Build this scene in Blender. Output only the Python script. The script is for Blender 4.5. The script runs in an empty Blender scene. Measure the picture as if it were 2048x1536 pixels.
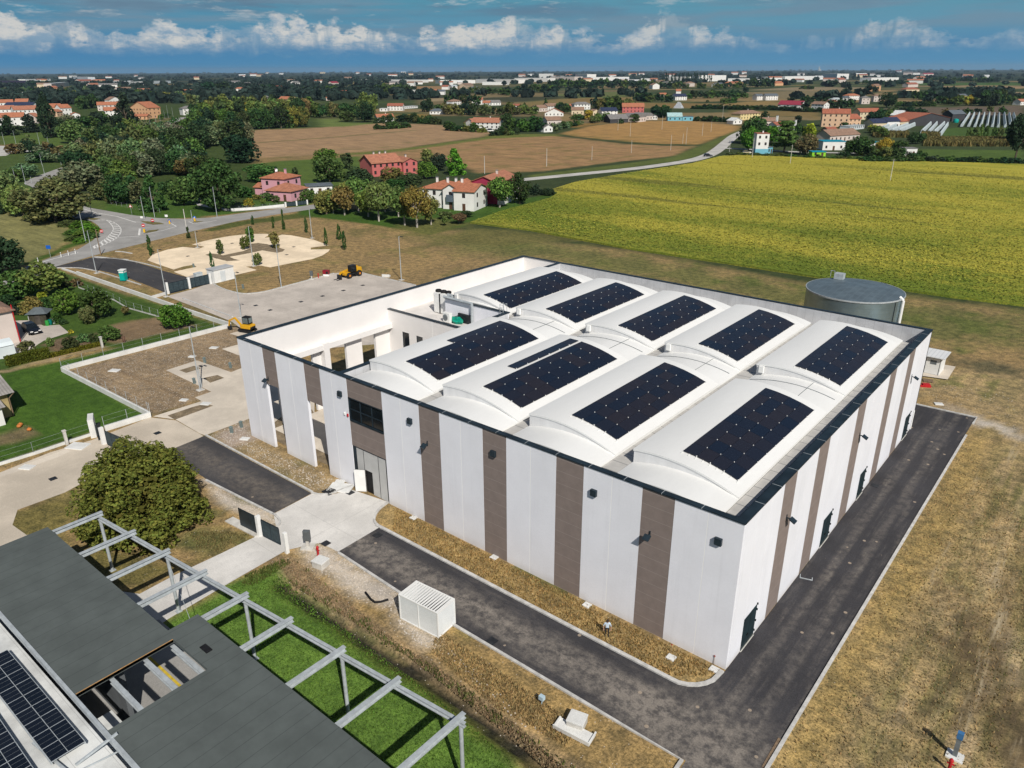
import bpy, bmesh, math, random
import numpy as np
from mathutils import Vector, Matrix, Euler
rnd = random.Random(7)
S = bpy.context.scene
COL = S.collection
# ------------------------------------------------------------------ camera
FPX = 1509.98734                       # focal length in pixels of a 2048 px wide frame
CAM = (14.75381, -41.26408, 38.94859)
ROT = (1.17666, 0.00395, 0.68893)
cd = bpy.data.cameras.new('camera'); cam = bpy.data.objects.new('camera', cd); COL.objects.link(cam)
cam.location = CAM; cam.rotation_euler = ROT
cd.sensor_width = 36.0; cd.lens = FPX/2048*36.0; cd.clip_start = 0.5; cd.clip_end = 60000
S.camera = cam
# ------------------------------------------------------------------ light
SUN_EL = math.radians(42); SUN_DIR = (0.859, -0.512)          # towards the sun, seen from above
sd = bpy.data.lights.new('sun', 'SUN'); sun = bpy.data.objects.new('sun', sd); COL.objects.link(sun)
sd.energy = 4.6; sd.angle = math.radians(0.53); sd.color = (1.0, 0.95, 0.87)
sv = Vector((SUN_DIR[0]*math.cos(SUN_EL), SUN_DIR[1]*math.cos(SUN_EL), math.sin(SUN_EL)))
sun.rotation_euler = sv.to_track_quat('Z', 'Y').to_euler(); sun.location = (40, -40, 80)
S.view_settings.view_transform = 'Standard'; S.view_settings.look = 'None'
S.view_settings.exposure = 0.0; S.view_settings.gamma = 1.0
S.cycles.max_bounces = 5; S.cycles.diffuse_bounces = 2; S.cycles.glossy_bounces = 2
S.cycles.transmission_bounces = 2; S.cycles.transparent_max_bounces = 6
# world: Nishita daylight; towards the horizon the deep blue haze and the cloud banks of the day
W = bpy.data.worlds.new('World'); S.world = W; W.use_nodes = True
nt = W.node_tree; nt.nodes.clear()
class NT:
    def __init__(s, nt): s.nt = nt
    def n(s, t, ins=None, **kw):
        nd = s.nt.nodes.new(t)
        for k, v in kw.items(): setattr(nd, k, v)
        if ins:
            for k, v in ins.items():
                sk = nd.inputs[k]
                if hasattr(v, 'bl_idname') and not isinstance(v, bpy.types.NodeSocket): v = v.outputs[0]
                if isinstance(v, bpy.types.NodeSocket): s.nt.links.new(v, sk)
                else: sk.default_value = v
        return nd
    def m(s, op, a, b=0.0, c=0.0, clamp=False):
        nd = s.n('ShaderNodeMath', operation=op, use_clamp=clamp)
        for i, v in enumerate((a, b, c)):
            if isinstance(v, bpy.types.NodeSocket): s.nt.links.new(v, nd.inputs[i])
            else: nd.inputs[i].default_value = v
        return nd.outputs[0]
    def ss(s, v, a, b, ta=0.0, tb=1.0):
        nd = s.n('ShaderNodeMapRange', {0: v, 1: a, 2: b, 3: ta, 4: tb}, interpolation_type='SMOOTHSTEP'); return nd.outputs[0]
    def mix(s, f, a, b, mode='MIX'):
        nd = s.n('ShaderNodeMix', data_type='RGBA', blend_type=mode)
        for k, v in ((0, f), (6, a), (7, b)):
            if isinstance(v, bpy.types.NodeSocket): s.nt.links.new(v, nd.inputs[k])
            elif k == 0: nd.inputs[0].default_value = v
            else: nd.inputs[k].default_value = (*v[:3], 1.0)
        return nd.outputs[2]
    def noise(s, vec, scale, detail=3.0, rough=0.55, dist=0.0):
        nd = s.n('ShaderNodeTexNoise', {'Scale': scale, 'Detail': detail, 'Roughness': rough, 'Distortion': dist})
        if vec is not None: s.nt.links.new(vec, nd.inputs['Vector'])
        return nd.outputs['Fac']
w = NT(nt)
tc = w.n('ShaderNodeTexCoord').outputs['Generated']
sp = w.n('ShaderNodeSeparateXYZ', {0: tc})
X, Y, Z = sp.outputs
az = w.m('ARCTAN2', Y, X)
def dvec(kx, kz, off=0.0):
    return w.n('ShaderNodeCombineXYZ', {0: w.m('MULTIPLY', az, kx), 1: w.m('MULTIPLY', Z, kz), 2: off}).outputs[0]
sky = w.n('ShaderNodeTexSky', sky_type='NISHITA', sun_disc=False, sun_elevation=SUN_EL,
          sun_rotation=math.atan2(SUN_DIR[0], SUN_DIR[1]), altitude=50.0, air_density=1.0, dust_density=0.6)
bg1 = w.n('ShaderNodeBackground', {'Color': sky.outputs[0], 'Strength': 0.05})
ramp = w.n('ShaderNodeValToRGB', {0: w.m('MULTIPLY', Z, 8.0)})
cr = ramp.color_ramp
cr.elements[0].position = 0.0; cr.elements[0].color = (0.115, 0.330, 0.525, 1)
cr.elements[1].position = 1.0; cr.elements[1].color = (0.09, 0.27, 0.46, 1)
for p_, c_ in ((0.06, (0.080, 0.275, 0.475, 1)), (0.20, (0.085, 0.245, 0.42, 1)), (0.40, (0.120, 0.300, 0.42, 1)), (0.62, (0.105, 0.30, 0.40, 1))):
    e = cr.elements.new(p_); e.color = c_
base = ramp.outputs[0]
# left (azimuth 2.86) deeper blue than right (azimuth 1.66)
base = w.mix(w.ss(az, 1.9, 2.9, 0.0, 0.55), base, w.mix(1.0, base, (0.45, 0.78, 0.95), 'MULTIPLY'))
# thin grey layer streaks
st = w.noise(dvec(5.0, 60.0, 3.0), 1.0, 4.0, 0.5)
stm = w.m('MULTIPLY', w.ss(st, 0.44, 0.62), w.ss(Z, 0.022, 0.05))
base = w.mix(w.m('MULTIPLY', stm, 0.75), base, (0.17, 0.27, 0.36))
st2 = w.noise(dvec(3.0, 45.0, 9.0), 1.0, 4.0, 0.55)
base = w.mix(w.m('MULTIPLY', w.m('MULTIPLY', w.ss(st2, 0.5, 0.66), w.ss(Z, 0.05, 0.075)), 0.8), base, (0.11, 0.20, 0.30))
# cumulus bank: bumpy tops, hazy feet, joined on the left and broken up on the right
leftf = w.ss(az, 1.75, 2.35)
big = w.noise(dvec(9.0, 0.0, 1.0), 1.0, 3.0, 0.55)
n1 = w.noise(dvec(30.0, 58.0, 0.0), 1.0, 8.0, 0.66)
n2 = w.noise(dvec(26.0, 60.0, 5.0), 1.0, 5.0, 0.6)
top = w.m('ADD', w.m('ADD', 0.033, w.m('MULTIPLY', leftf, 0.014)), w.m('MULTIPLY', w.m('SUBTRACT', big, 0.5), 0.105))
h = w.m('ADD', Z, w.m('MULTIPLY', w.m('SUBTRACT', n1, 0.5), 0.070))
foot = w.ss(w.m('ADD', Z, w.m('MULTIPLY', w.m('SUBTRACT', n2, 0.5), 0.030)), 0.014, 0.034)
cov = w.m('MULTIPLY', w.ss(w.m('SUBTRACT', top, h), -0.003, 0.007), foot)
gap = w.ss(w.noise(dvec(24.0, 6.0, 4.0), 1.0, 4.0, 0.6), 0.40, 0.54)
cov = w.m('MULTIPLY', cov, w.m('ADD', gap, w.m('MULTIPLY', leftf, 0.45), 0.0, True))
cov = w.m('MULTIPLY', cov, w.m('ADD', 0.52, w.m('MULTIPLY', leftf, 0.44)))
n3 = w.noise(dvec(30.0, 58.0, 0.4), 1.0, 8.0, 0.66)
lit = w.ss(w.m('ADD', w.m('MULTIPLY', w.m('SUBTRACT', n1, n3), 1.8), w.m('MULTIPLY', w.m('SUBTRACT', Z, 0.034), 10.0)), -0.26, 0.24)
ccol = w.mix(lit, (0.24, 0.36, 0.48), (0.64, 0.635, 0.61))
base = w.mix(cov, base, ccol)
# upper left: bright ragged shreds and a darker broken layer
sh = w.m('MULTIPLY', w.ss(w.noise(dvec(11.0, 60.0, 7.0), 1.0, 7.0, 0.65), 0.54, 0.66), w.m('MULTIPLY', leftf, w.ss(Z, 0.045, 0.065)))
base = w.mix(w.m('MULTIPLY', sh, 0.65), base, (0.60, 0.60, 0.59))
dk = w.m('MULTIPLY', w.ss(w.noise(dvec(6.0, 42.0, 12.0), 1.0, 5.0, 0.6), 0.46, 0.62), w.ss(Z, 0.045, 0.075))
base = w.mix(w.m('MULTIPLY', dk, w.m('ADD', 0.25, w.m('MULTIPLY', leftf, 0.55))), base, (0.12, 0.20, 0.285))
bg2 = w.n('ShaderNodeBackground', {'Color': base, 'Strength': 1.0})
f_ = w.ss(Z, 0.10, 0.30)
mx = w.n('ShaderNodeMixShader', {0: f_, 1: bg2.outputs[0], 2: bg1.outputs[0]})
w.n('ShaderNodeOutputWorld', {0: mx.outputs[0]})
# ------------------------------------------------------------------ from a picture point to a ground point
_M = Euler(ROT, 'XYZ').to_matrix(); _C = Vector(CAM)
VIEW = {'': (0, 0, 1), 'A': (0, 380, 3.938), 'B': (100, 420, 2.695), 'C': (0, 640, 3.657), 'D': (0, 120, 2.926), 'E': (640, 120, 2.926),
        'F': (1340, 120, 2.893), '1': (460, 500, 3.413), '3': (460, 640, 4.518), '4': (400, 840, 3.338), '5': (0, 1000, 2.866), '6': (560, 1050, 3.16),
        '7': (1060, 900, 3.07), '8': (1400, 900, 2.415), 'G': (1448, 520, 3.413), 'N1': (0, 130, 5.12), 'N2': (380, 130, 5.12), 'N3': (740, 130, 5.12),
        'N4': (1100, 130, 5.12), 'N5': (1460, 130, 6.4), 'N6': (1728, 130, 6.4), 'P': (0, 330, 6.4), 'Q': (300, 330, 5.689), 'R': (640, 290, 4.452),
        'S': (0, 480, 6.4), 'T': (0, 700, 7.68), 'U': (440, 520, 6.827), 'V': (1050, 1380, 9.845), 'X': (1700, 620, 5.908)}
def px(v, x, y):
    ox, oy, s = VIEW[v]; return ox + x/s, oy + y/s
def at(v, x, y, z=0.0):
    x, y = px(v, x, y)
    d = _M @ Vector(((x-1024)/FPX, (768-y)/FPX, -1.0))
    dz = min(d.z, -0.0022)
    t = (z - _C.z)/dz
    return Vector((_C.x + t*d.x, _C.y + t*d.y, z))
def dist(p): return math.hypot(p[0]-CAM[0], p[1]-CAM[1])
def height_at(p, v, x, y):
    """height of the point above ground point p that is seen at picture row y"""
    x, y = px(v, x, y); lo, hi = 0.0, 90.0
    MT = _M.transposed()
    for _ in range(40):
        m = (lo+hi)/2; q = MT @ (Vector((p[0], p[1], m)) - _C)
        if 768 - FPX*q.y/-q.z > y: lo = m
        else: hi = m
    return lo
def PL(v, *pts): return [at(v, a, b) for a, b in pts]
# ------------------------------------------------------------------ objects
def link(o, parent=None):
    COL.objects.link(o)
    if parent is not None: o.parent = parent
    return o
def tag(o, label=None, cat=None, group=None, kind=None):
    if label: o['label'] = label
    if cat: o['category'] = cat
    if group: o['group'] = group
    if kind: o['kind'] = kind
    return o
def empty(name, loc, label, cat, group=None, rz=0.0):
    o = bpy.data.objects.new(name, None); link(o); o.location = loc; o.rotation_euler = (0, 0, rz); o.empty_display_size = 0.5
    return tag(o, label, cat, group)
class MB:
    """collects faces, builds one mesh"""
    def __init__(s): s.v = []; s.f = []; s.mi = []; s.k = 0
    def add(s, vs, fs, k=None):
        b = len(s.v); s.v.extend([tuple(p) for p in vs]); k = s.k if k is None else k
        for f in fs: s.f.append([b+i for i in f]); s.mi.append(k)
        return s
    def box(s, x0, x1, y0, y1, z0, z1, k=None, M=None):
        vs = [(x, y, z) for z in (z0, z1) for y in (y0, y1) for x in (x0, x1)]
        if M is not None: vs = [M @ Vector(p) for p in vs]
        return s.add(vs, [(0, 2, 3, 1), (4, 5, 7, 6), (0, 1, 5, 4), (1, 3, 7, 5), (3, 2, 6, 7), (2, 0, 4, 6)], k)
    def quad(s, a, b, c, d, k=None): return s.add((a, b, c, d), [(0, 1, 2, 3)], k)
    def prism(s, poly, z0, z1, k=None, M=None):
        n = len(poly); vs = [(p[0], p[1], z0) for p in poly] + [(p[0], p[1], z1) for p in poly]
        if M is not None: vs = [M @ Vector(p) for p in vs]
        return s.add(vs, [tuple(range(n-1, -1, -1)), tuple(range(n, 2*n))] + [(i, (i+1) % n, n+(i+1) % n, n+i) for i in range(n)], k)
    def tube(s, p0, p1, r0, r1=None, n=8, k=None, caps=True):
        p0 = Vector(p0); p1 = Vector(p1); r1 = r0 if r1 is None else r1
        d = (p1-p0).normalized(); a = d.orthogonal().normalized(); b = d.cross(a)
        vs = []
        for p, r in ((p0, r0), (p1, r1)):
            for i in range(n):
                t = 2*math.pi*i/n; vs.append(p + a*(r*math.cos(t)) + b*(r*math.sin(t)))
        fs = [(i, (i+1) % n, n+(i+1) % n, n+i) for i in range(n)]
        if caps: fs += [tuple(range(n-1, -1, -1)), tuple(range(n, 2*n))]
        return s.add(vs, fs, k)
    def path(s, pts, r, n=6, k=None):
        for a, b in zip(pts[:-1], pts[1:]): s.tube(a, b, r, r, n, k)
        return s
    def bar(s, p0, p1, w, h, k=None, z_top=False):
        p0 = Vector(p0); p1 = Vector(p1); d = (p1-p0); L = d.length; d.normalize()
        up = Vector((0, 0, 1)) if abs(d.z) < 0.95 else Vector((0, 1, 0))
        sd_ = d.cross(up).normalized(); u = sd_.cross(d)
        M = Matrix(((d.x, sd_.x, u.x, p0.x), (d.y, sd_.y, u.y, p0.y), (d.z, sd_.z, u.z, p0.z), (0, 0, 0, 1)))
        return s.box(0, L, -w/2, w/2, -h if z_top else -h/2, 0 if z_top else h/2, k, M)
    def lathe(s, prof, n=24, k=None, M=None):
        vs = [(r*math.cos(2*math.pi*i/n), r*math.sin(2*math.pi*i/n), z) for r, z in prof for i in range(n)]
        if M is not None: vs = [M @ Vector(p) for p in vs]
        return s.add(vs, [(a*n+i, a*n+(i+1) % n, (a+1)*n+(i+1) % n, (a+1)*n+i) for a in range(len(prof)-1) for i in range(n)], k)
    def blob(s, c, r, n=8, m=5, k=None, jit=0.0):
        vs = []; rx, ry, rz = r if hasattr(r, '__len__') else (r, r, r)
        for j in range(m+1):
            ph = math.pi*j/m - math.pi/2
            for i in range(n):
                q = 1 + (rnd.random()-0.5)*jit
                vs.append((c[0]+rx*q*math.cos(ph)*math.cos(2*math.pi*i/n), c[1]+ry*q*math.cos(ph)*math.sin(2*math.pi*i/n), c[2]+rz*q*math.sin(ph)))
        return s.add(vs, [(j*n+i, j*n+(i+1) % n, (j+1)*n+(i+1) % n, (j+1)*n+i) for j in range(m) for i in range(n)], k)
    def mesh(s, name, mats, smooth=False):
        me = bpy.data.meshes.new(name); me.from_pydata(s.v, [], s.f)
        mats = mats if isinstance(mats, (list, tuple)) else [mats]
        for m_ in mats: me.materials.append(m_)
        if len(mats) > 1: me.polygons.foreach_set('material_index', s.mi)
        if smooth: me.polygons.foreach_set('use_smooth', [True]*len(s.f))
        me.update(); return me
    def build(s, name, mats, parent=None, smooth=False, bevel=0.0):
        o = bpy.data.objects.new(name, s.mesh(name, mats, smooth)); link(o, parent)
        if bevel:
            md = o.modifiers.new('bevel', 'BEVEL'); md.width = bevel; md.segments = 2; md.limit_method = 'ANGLE'
        return o
def copy_tree(src, parent=None, loc=None, rz=None):
    c = src.copy(); COL.objects.link(c); c.parent = parent
    if loc is not None: c.location = loc
    if rz is not None: c.rotation_euler = (0, 0, rz)
    for ch in list(src.children): copy_tree(ch, c)
    return c
def sheet(name, pts, z, m, kind='structure'):
    """a flat sheet on the ground"""
    bm = bmesh.new(); vs = [bm.verts.new((p[0], p[1], z)) for p in pts]
    f = bm.faces.new(vs); f.normal_update()
    if f.normal.z < 0: f.normal_flip()
    bmesh.ops.triangulate(bm, faces=bm.faces[:])
    me = bpy.data.meshes.new(name); bm.to_mesh(me); bm.free(); me.materials.append(m)
    o = bpy.data.objects.new(name, me); link(o)
    if kind: o['kind'] = kind
    return o
def offset_line(pts, w):
    """closed strip polygon of width w around an open polyline"""
    L = []; R = []
    for i, p in enumerate(pts):
        a = Vector(pts[max(i-1, 0)][:2]); b = Vector(pts[min(i+1, len(pts)-1)][:2]); d = (b-a).normalized(); n = Vector((-d.y, d.x))
        L.append(Vector(p[:2])+n*w/2); R.append(Vector(p[:2])-n*w/2)
    return L + R[::-1]
def spline(pts, n=8):
    """smooth polyline through points"""
    P_ = [Vector((p[0], p[1])) for p in pts]; out = []
    for i in range(len(P_)-1):
        p0 = P_[max(i-1, 0)]; p1 = P_[i]; p2 = P_[i+1]; p3 = P_[min(i+2, len(P_)-1)]
        for k in range(n):
            t = k/n
            out.append(0.5*((2*p1)+(p2-p0)*t+(2*p0-5*p1+4*p2-p3)*t*t+(3*p1-p0-3*p2+p3)*t**3))
    out.append(P_[-1]); return out
# ------------------------------------------------------------------ materials
MC = {}
def mat(name, col, rough=0.75, var=0.18, scale=1.5, bump=0.0, metal=0.0, spec=0.3, streak=None, fine=0.0, coord='Object', tint2=None, wall=False):
    if name in MC: return MC[name]
    m = bpy.data.materials.new(name); m.use_nodes = True; t = NT(m.node_tree); m.node_tree.nodes.clear()
    c = t.n('ShaderNodeTexCoord').outputs[coord]
    if streak: c = t.n('ShaderNodeMapping', {0: c, 3: streak}).outputs[0]
    n_ = t.noise(c, scale, 4.0, 0.6)
    col_ = t.mix(t.ss(n_, 0.3, 0.72), [v*(1-var) for v in col], [min(1, v*(1+var)) for v in (tint2 or col)])
    if fine:
        g = t.noise(c, scale*17, 2.0, 0.7)
        col_ = t.mix(fine, col_, t.mix(t.ss(g, 0.35, 0.65), (0.35, 0.35, 0.35), (1.6, 1.6, 1.6)), 'MULTIPLY')
    if wall:                                     # slight tone of each panel, rain streaks, splashed base
        rn = t.n('ShaderNodeMapRange', {0: t.n('ShaderNodeObjectInfo').outputs['Random'], 3: 0.965, 4: 1.02}).outputs[0]
        sn = t.noise(t.n('ShaderNodeMapping', {0: c, 3: (2.2, 2.2, 0.10)}).outputs[0], 1.0, 3.0, 0.6); z_ = t.n('ShaderNodeSeparateXYZ', {0: c}).outputs[2]
        d_ = t.m('MULTIPLY', t.ss(t.m('ADD', z_, t.m('MULTIPLY', n_, 0.9)), 1.3, 0.3), 0.30)
        k_ = t.m('MULTIPLY', rn, t.m('SUBTRACT', 1.0, t.m('MULTIPLY', t.ss(sn, 0.52, 0.75), 0.045)))
        col_ = t.mix(d_, t.mix(1.0, col_, t.n('ShaderNodeCombineColor', {0: k_, 1: k_, 2: k_}).outputs[0], 'MULTIPLY'), (0.42, 0.36, 0.29))
    b = t.n('ShaderNodeBsdfPrincipled', {'Base Color': col_, 'Roughness': rough, 'Metallic': metal, 'Specular IOR Level': spec})
    if bump:
        bn = t.n('ShaderNodeBump', {'Height': t.noise(c, scale*6, 3.0), 'Strength': 0.6, 'Distance': bump}); t.nt.links.new(bn.outputs[0], b.inputs['Normal'])
    t.n('ShaderNodeOutputMaterial', {0: b.outputs[0]})
    MC[name] = m; return m
def ribbed(name, col, axis, pitch, depth=0.5, rough=0.7, metal=0.0, var=0.15, col2=None, duty=0.5, scale=0.6, spec=0.3):
    """colour lines across an axis: roof tiles, seams, ribs"""
    if name in MC: return MC[name]
    m = bpy.data.materials.new(name); m.use_nodes = True; t = NT(m.node_tree); m.node_tree.nodes.clear()
    c = t.n('ShaderNodeTexCoord').outputs['Object']; s_ = t.n('ShaderNodeSeparateXYZ', {0: c}).outputs[axis]
    fr = t.m('FRACT', t.m('DIVIDE', s_, pitch)); line = t.m('LESS_THAN', fr, duty)
    n_ = t.noise(c, scale, 4.0, 0.65)
    base_ = t.mix(t.ss(n_, 0.3, 0.7), [v*(1-var) for v in col], [min(1, v*(1+var)) for v in col])
    base_ = t.mix(t.m('MULTIPLY', line, depth), base_, col2 or [v*0.5 for v in col])
    b = t.n('ShaderNodeBsdfPrincipled', {'Base Color': base_, 'Roughness': rough, 'Metallic': metal, 'Specular IOR Level': spec})
    t.n('ShaderNodeOutputMaterial', {0: b.outputs[0]})
    MC[name] = m; return m
def glassy(name, col=(0.01, 0.014, 0.018)):
    return mat(name, col, 0.08, 0.3, 0.4, spec=0.6)
M_white = mat('white_panel', (0.83, 0.835, 0.88), 0.6, 0.03, 0.35, fine=0.02, wall=True)
M_joint = mat('white_sealant', (0.92, 0.91, 0.88), 0.6, 0.02, 1)
M_taupe = ribbed('taupe_panel', (0.235, 0.190, 0.170), 2, 1.07, 0.55, 0.75, var=0.07, col2=(0.42, 0.37, 0.34), duty=0.025, scale=1.2)
M_cap = mat('anthracite_metal', (0.022, 0.036, 0.048), 0.4, 0.3, 0.8, metal=0.3)
M_shell = mat('white_roof_membrane', (0.755, 0.755, 0.74), 0.55, 0.03, 0.25, fine=0.015, streak=(1, 0.25, 1))
M_inner = mat('white_render', (0.80, 0.775, 0.755), 0.7, 0.03, 0.4)
M_gutter = ribbed('grey_gutter_sheet', (0.47, 0.455, 0.43), 1, 1.5, 0.8, 0.6, var=0.1, col2=(0.20, 0.20, 0.20), duty=0.06)
M_clad = ribbed('parapet_cladding_y', (0.62, 0.63, 0.65), 1, 1.0, 0.5, 0.45, metal=0.2, var=0.08, duty=0.03)
M_cladx = ribbed('parapet_cladding_x', (0.62, 0.63, 0.65), 0, 1.0, 0.5, 0.45, metal=0.2, var=0.10, duty=0.03)
M_dark = mat('dark_metal', (0.02, 0.022, 0.026), 0.45, 0.3, 2)
M_door = mat('dark_green_steel', (0.012, 0.028, 0.034), 0.4, 0.25, 1)
M_glass = glassy('dark_glass')
M_conc = mat('concrete_block', (0.55, 0.53, 0.49), 0.85, 0.15, 1.2, fine=0.15)
M_kerb = mat('kerb_stone', (0.50, 0.49, 0.47), 0.85, 0.18, 2.0, fine=0.12)
M_wallw = mat('pale_concrete_wall', (0.66, 0.66, 0.64), 0.85, 0.10, 0.7, fine=0.10)
M_galv = mat('galvanised_steel', (0.42, 0.455, 0.475), 0.45, 0.14, 2.5, metal=0.12)
M_black = mat('black_rubber', (0.010, 0.010, 0.011), 0.7, 0.3, 4)
M_yellow = mat('yellow_paint', (0.62, 0.33, 0.015), 0.4, 0.12, 2)
M_orange = mat('orange_rim', (0.60, 0.22, 0.03), 0.5, 0.2, 4)
M_red = mat('red_paint', (0.45, 0.02, 0.025), 0.4, 0.15, 3)
M_whitep = mat('white_paint', (0.78, 0.78, 0.76), 0.5, 0.05, 1)
M_grey = mat('grey_plastic', (0.16, 0.18, 0.19), 0.5, 0.2, 2)
M_wood = mat('weathered_wood', (0.20, 0.14, 0.09), 0.8, 0.3, 5, streak=(1, 1, 0.1))
M_bark = mat('bark', (0.11, 0.085, 0.06), 0.9, 0.35, 6, streak=(1, 1, 0.2))
M_barkp = mat('pale_bark', (0.42, 0.38, 0.33), 0.9, 0.25, 6, streak=(1, 1, 0.3))
def leafmat(name, tr=0.32, lo=0.45, hi=1.55):
    m = bpy.data.materials.new(name); m.use_nodes = True; t = NT(m.node_tree); m.node_tree.nodes.clear()
    oc = t.n('ShaderNodeObjectInfo').outputs['Color']; r = t.n('ShaderNodeNewGeometry').outputs['Random Per Island']
    r2 = t.m('FRACT', t.m('MULTIPLY', r, 13.7))
    k = t.n('ShaderNodeMapRange', {0: r, 3: lo, 4: hi}).outputs[0]
    kc = t.n('ShaderNodeCombineColor', {0: t.m('MULTIPLY', k, t.n('ShaderNodeMapRange', {0: r2, 3: 0.88, 4: 1.16}).outputs[0]), 1: k, 2: t.m('MULTIPLY', k, 0.95)}).outputs[0]
    c = t.mix(1.0, oc, kc, 'MULTIPLY')
    d = t.n('ShaderNodeBsdfDiffuse', {0: c}); tl = t.n('ShaderNodeBsdfTranslucent', {0: c})
    mx_ = t.n('ShaderNodeMixShader', {0: tr, 1: d.outputs[0], 2: tl.outputs[0]})
    t.n('ShaderNodeOutputMaterial', {0: mx_.outputs[0]}); return m
M_leaf = leafmat('leaves')
# ================================================================== GROUND
def axis(segs):
    out = []
    for a, b, s in segs:
        n = max(1, round((b-a)/s)); out += [a+(b-a)*i/n for i in range(n)]
    out.append(segs[-1][1]); return np.array(out)
gx = axis([(-2600, -1500, 90), (-1500, -800, 30), (-800, -420, 8), (-420, -200, 2.4), (-200, -60, 0.9), (-60, 24, 0.55), (24, 60, 3), (60, 240, 20), (240, 600, 60)])
gy = axis([(-140, -60, 8), (-60, -32, 2), (-32, 4, 0.5), (4, 110, 0.9), (110, 260, 2.2), (260, 480, 5), (480, 900, 12), (900, 1800, 45), (1800, 3000, 120)])
GX, GY = np.meshgrid(gx, gy)
gvx = GX.ravel(); gvy = GY.ravel(); NV = gvx.size
def nz(x, y, s, seed, oct=3):
    r = np.random.default_rng(seed); v = np.zeros_like(x); a = 1.0; tot = 0
    for o in range(oct):
        for _ in range(5):
            th = r.uniform(0, 6.283); f = (2**o)/s*r.uniform(0.6, 1.5); v += a*np.sin((x*np.cos(th)+y*np.sin(th))*f*6.283+r.uniform(0, 6.283))
        tot += a*2.2; a *= 0.55
    return v/tot
tint = np.zeros((NV, 3)); kk = np.zeros((NV, 3))
def sd_poly(x, y, poly):
    P_ = np.array([(p[0], p[1]) for p in poly]); d = np.full(x.shape, 1e9); ins = np.zeros(x.shape, bool)
    for i in range(len(P_)):
        ax, ay = P_[i]; bx, by = P_[(i+1) % len(P_)]
        ex, ey = bx-ax, by-ay; t = np.clip(((x-ax)*ex+(y-ay)*ey)/(ex*ex+ey*ey+1e-9), 0, 1)
        d = np.minimum(d, np.hypot(x-ax-t*ex, y-ay-t*ey))
        c = ((ay > y) != (by > y)) & (x < (bx-ax)*(y-ay)/(by-ay+1e-12)+ax); ins ^= c
    return np.where(ins, d, -d)
def sd_line(x, y, pts, w):
    d = np.full(x.shape, 1e9)
    for a, b in zip(pts[:-1], pts[1:]):
        ex, ey = b[0]-a[0], b[1]-a[1]; t = np.clip(((x-a[0])*ex+(y-a[1])*ey)/(ex*ex+ey*ey+1e-9), 0, 1)
        d = np.minimum(d, np.hypot(x-a[0]-t*ex, y-a[1]-t*ey))
    return w/2-d
E1 = nz(gvx, gvy, 9.0, 3); E2 = nz(gvx, gvy, 2.5, 4, 2)
def paint(shape, col, soft=0.5, k=(0.0, 0.5, 0.0), edge=0.4, line=None, amt=1.0):
    xs = [p[0] for p in shape]; ys = [p[1] for p in shape]; m = 6+soft*4+(line or 0)
    sel = (gvx > min(xs)-m) & (gvx < max(xs)+m) & (gvy > min(ys)-m) & (gvy < max(ys)+m)
    if not sel.any(): return
    x = gvx[sel]; y = gvy[sel]
    d = sd_line(x, y, shape, line) if line else sd_poly(x, y, shape)
    d = d + (E1[sel]+0.6*E2[sel])*edge
    a = (np.clip(d/soft*0.5+0.5, 0, 1)*amt)[:, None]
    tint[sel] = tint[sel]*(1-a)+np.array(col)*a; kk[sel] = kk[sel]*(1-a)+np.array(k)*a
DRY = (0.285, 0.200, 0.098); DRYO = (0.325, 0.242, 0.132); LAWN = (0.105, 0.185, 0.036); GRN = (0.085, 0.115, 0.030); GOLD = (0.30, 0.215, 0.100)
EARTH = (0.27, 0.20, 0.13); GRAV = (0.50, 0.44, 0.375); TAN = (0.33, 0.215, 0.125); ORA = (0.36, 0.215, 0.085); FARG = (0.045, 0.062, 0.026); MEAD = (0.085, 0.13, 0.03)
tint[:] = FARG; kk[:, 1] = 0.5
# broad mosaic of far fields
cellx = np.floor((gvx*0.8+gvy*0.6+60*nz(gvx, gvy, 700, 21, 2))/170); celly = np.floor((gvy*0.8-gvx*0.6+30*nz(gvx, gvy, 500, 22, 2))/70)
hsh = np.abs(np.sin(cellx*12.9898+celly*78.233)*43758.5453) % 1.0
pal = np.array([FARG, (0.05, 0.07, 0.03), (0.21, 0.16, 0.08), (0.09, 0.10, 0.04), FARG, (0.16, 0.125, 0.065), (0.055, 0.08, 0.028), (0.24, 0.17, 0.08)])
far = np.hypot(gvx, gvy) > 330
tint[far] = pal[(hsh[far]*8).astype(int) % 8]
# ---- middle distance fields
paint(PL('', (480, 261), (620, 252), (780, 246), (880, 250), (990, 266), (965, 274), (800, 297), (640, 310), (513, 316), (500, 290)), TAN, 3, (0, 0.3, 1), 1)
paint(PL('N2', (680, 798), (1400, 745), (2048, 690), (2300, 670)), (0.07, 0.10, 0.03), 1.0, line=2.6, edge=0.3)
paint(PL('N2', (1210, 640), (1230, 560), (1550, 548), (1560, 590), (1900, 600), (1600, 630)), (0.13, 0.17, 0.05), 2)
paint(PL('', (495, 330), (560, 322), (640, 318), (720, 312), (740, 340), (700, 372), (600, 372), (500, 360)), MEAD, 2)
paint(PL('', (640, 312), (800, 298), (965, 275), (985, 268), (1110, 268), (1130, 276), (960, 284), (860, 296), (740, 308)), (0.13, 0.15, 0.04), 2)
paint(PL('', (740, 312), (850, 296), (985, 277), (1110, 272), (1250, 288), (1340, 292), (1390, 292), (1350, 312), (1230, 324), (1080, 343), (960, 346), (880, 318)), (0.315, 0.195, 0.10), 2, (0, 0.3, 1), 1)
paint(PL('', (1120, 268), (1180, 252), (1260, 244), (1380, 240), (1482, 253), (1474, 262), (1430, 276), (1400, 289), (1300, 287), (1180, 276)), ORA, 2, (0, 0.4, 1), 1)
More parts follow.
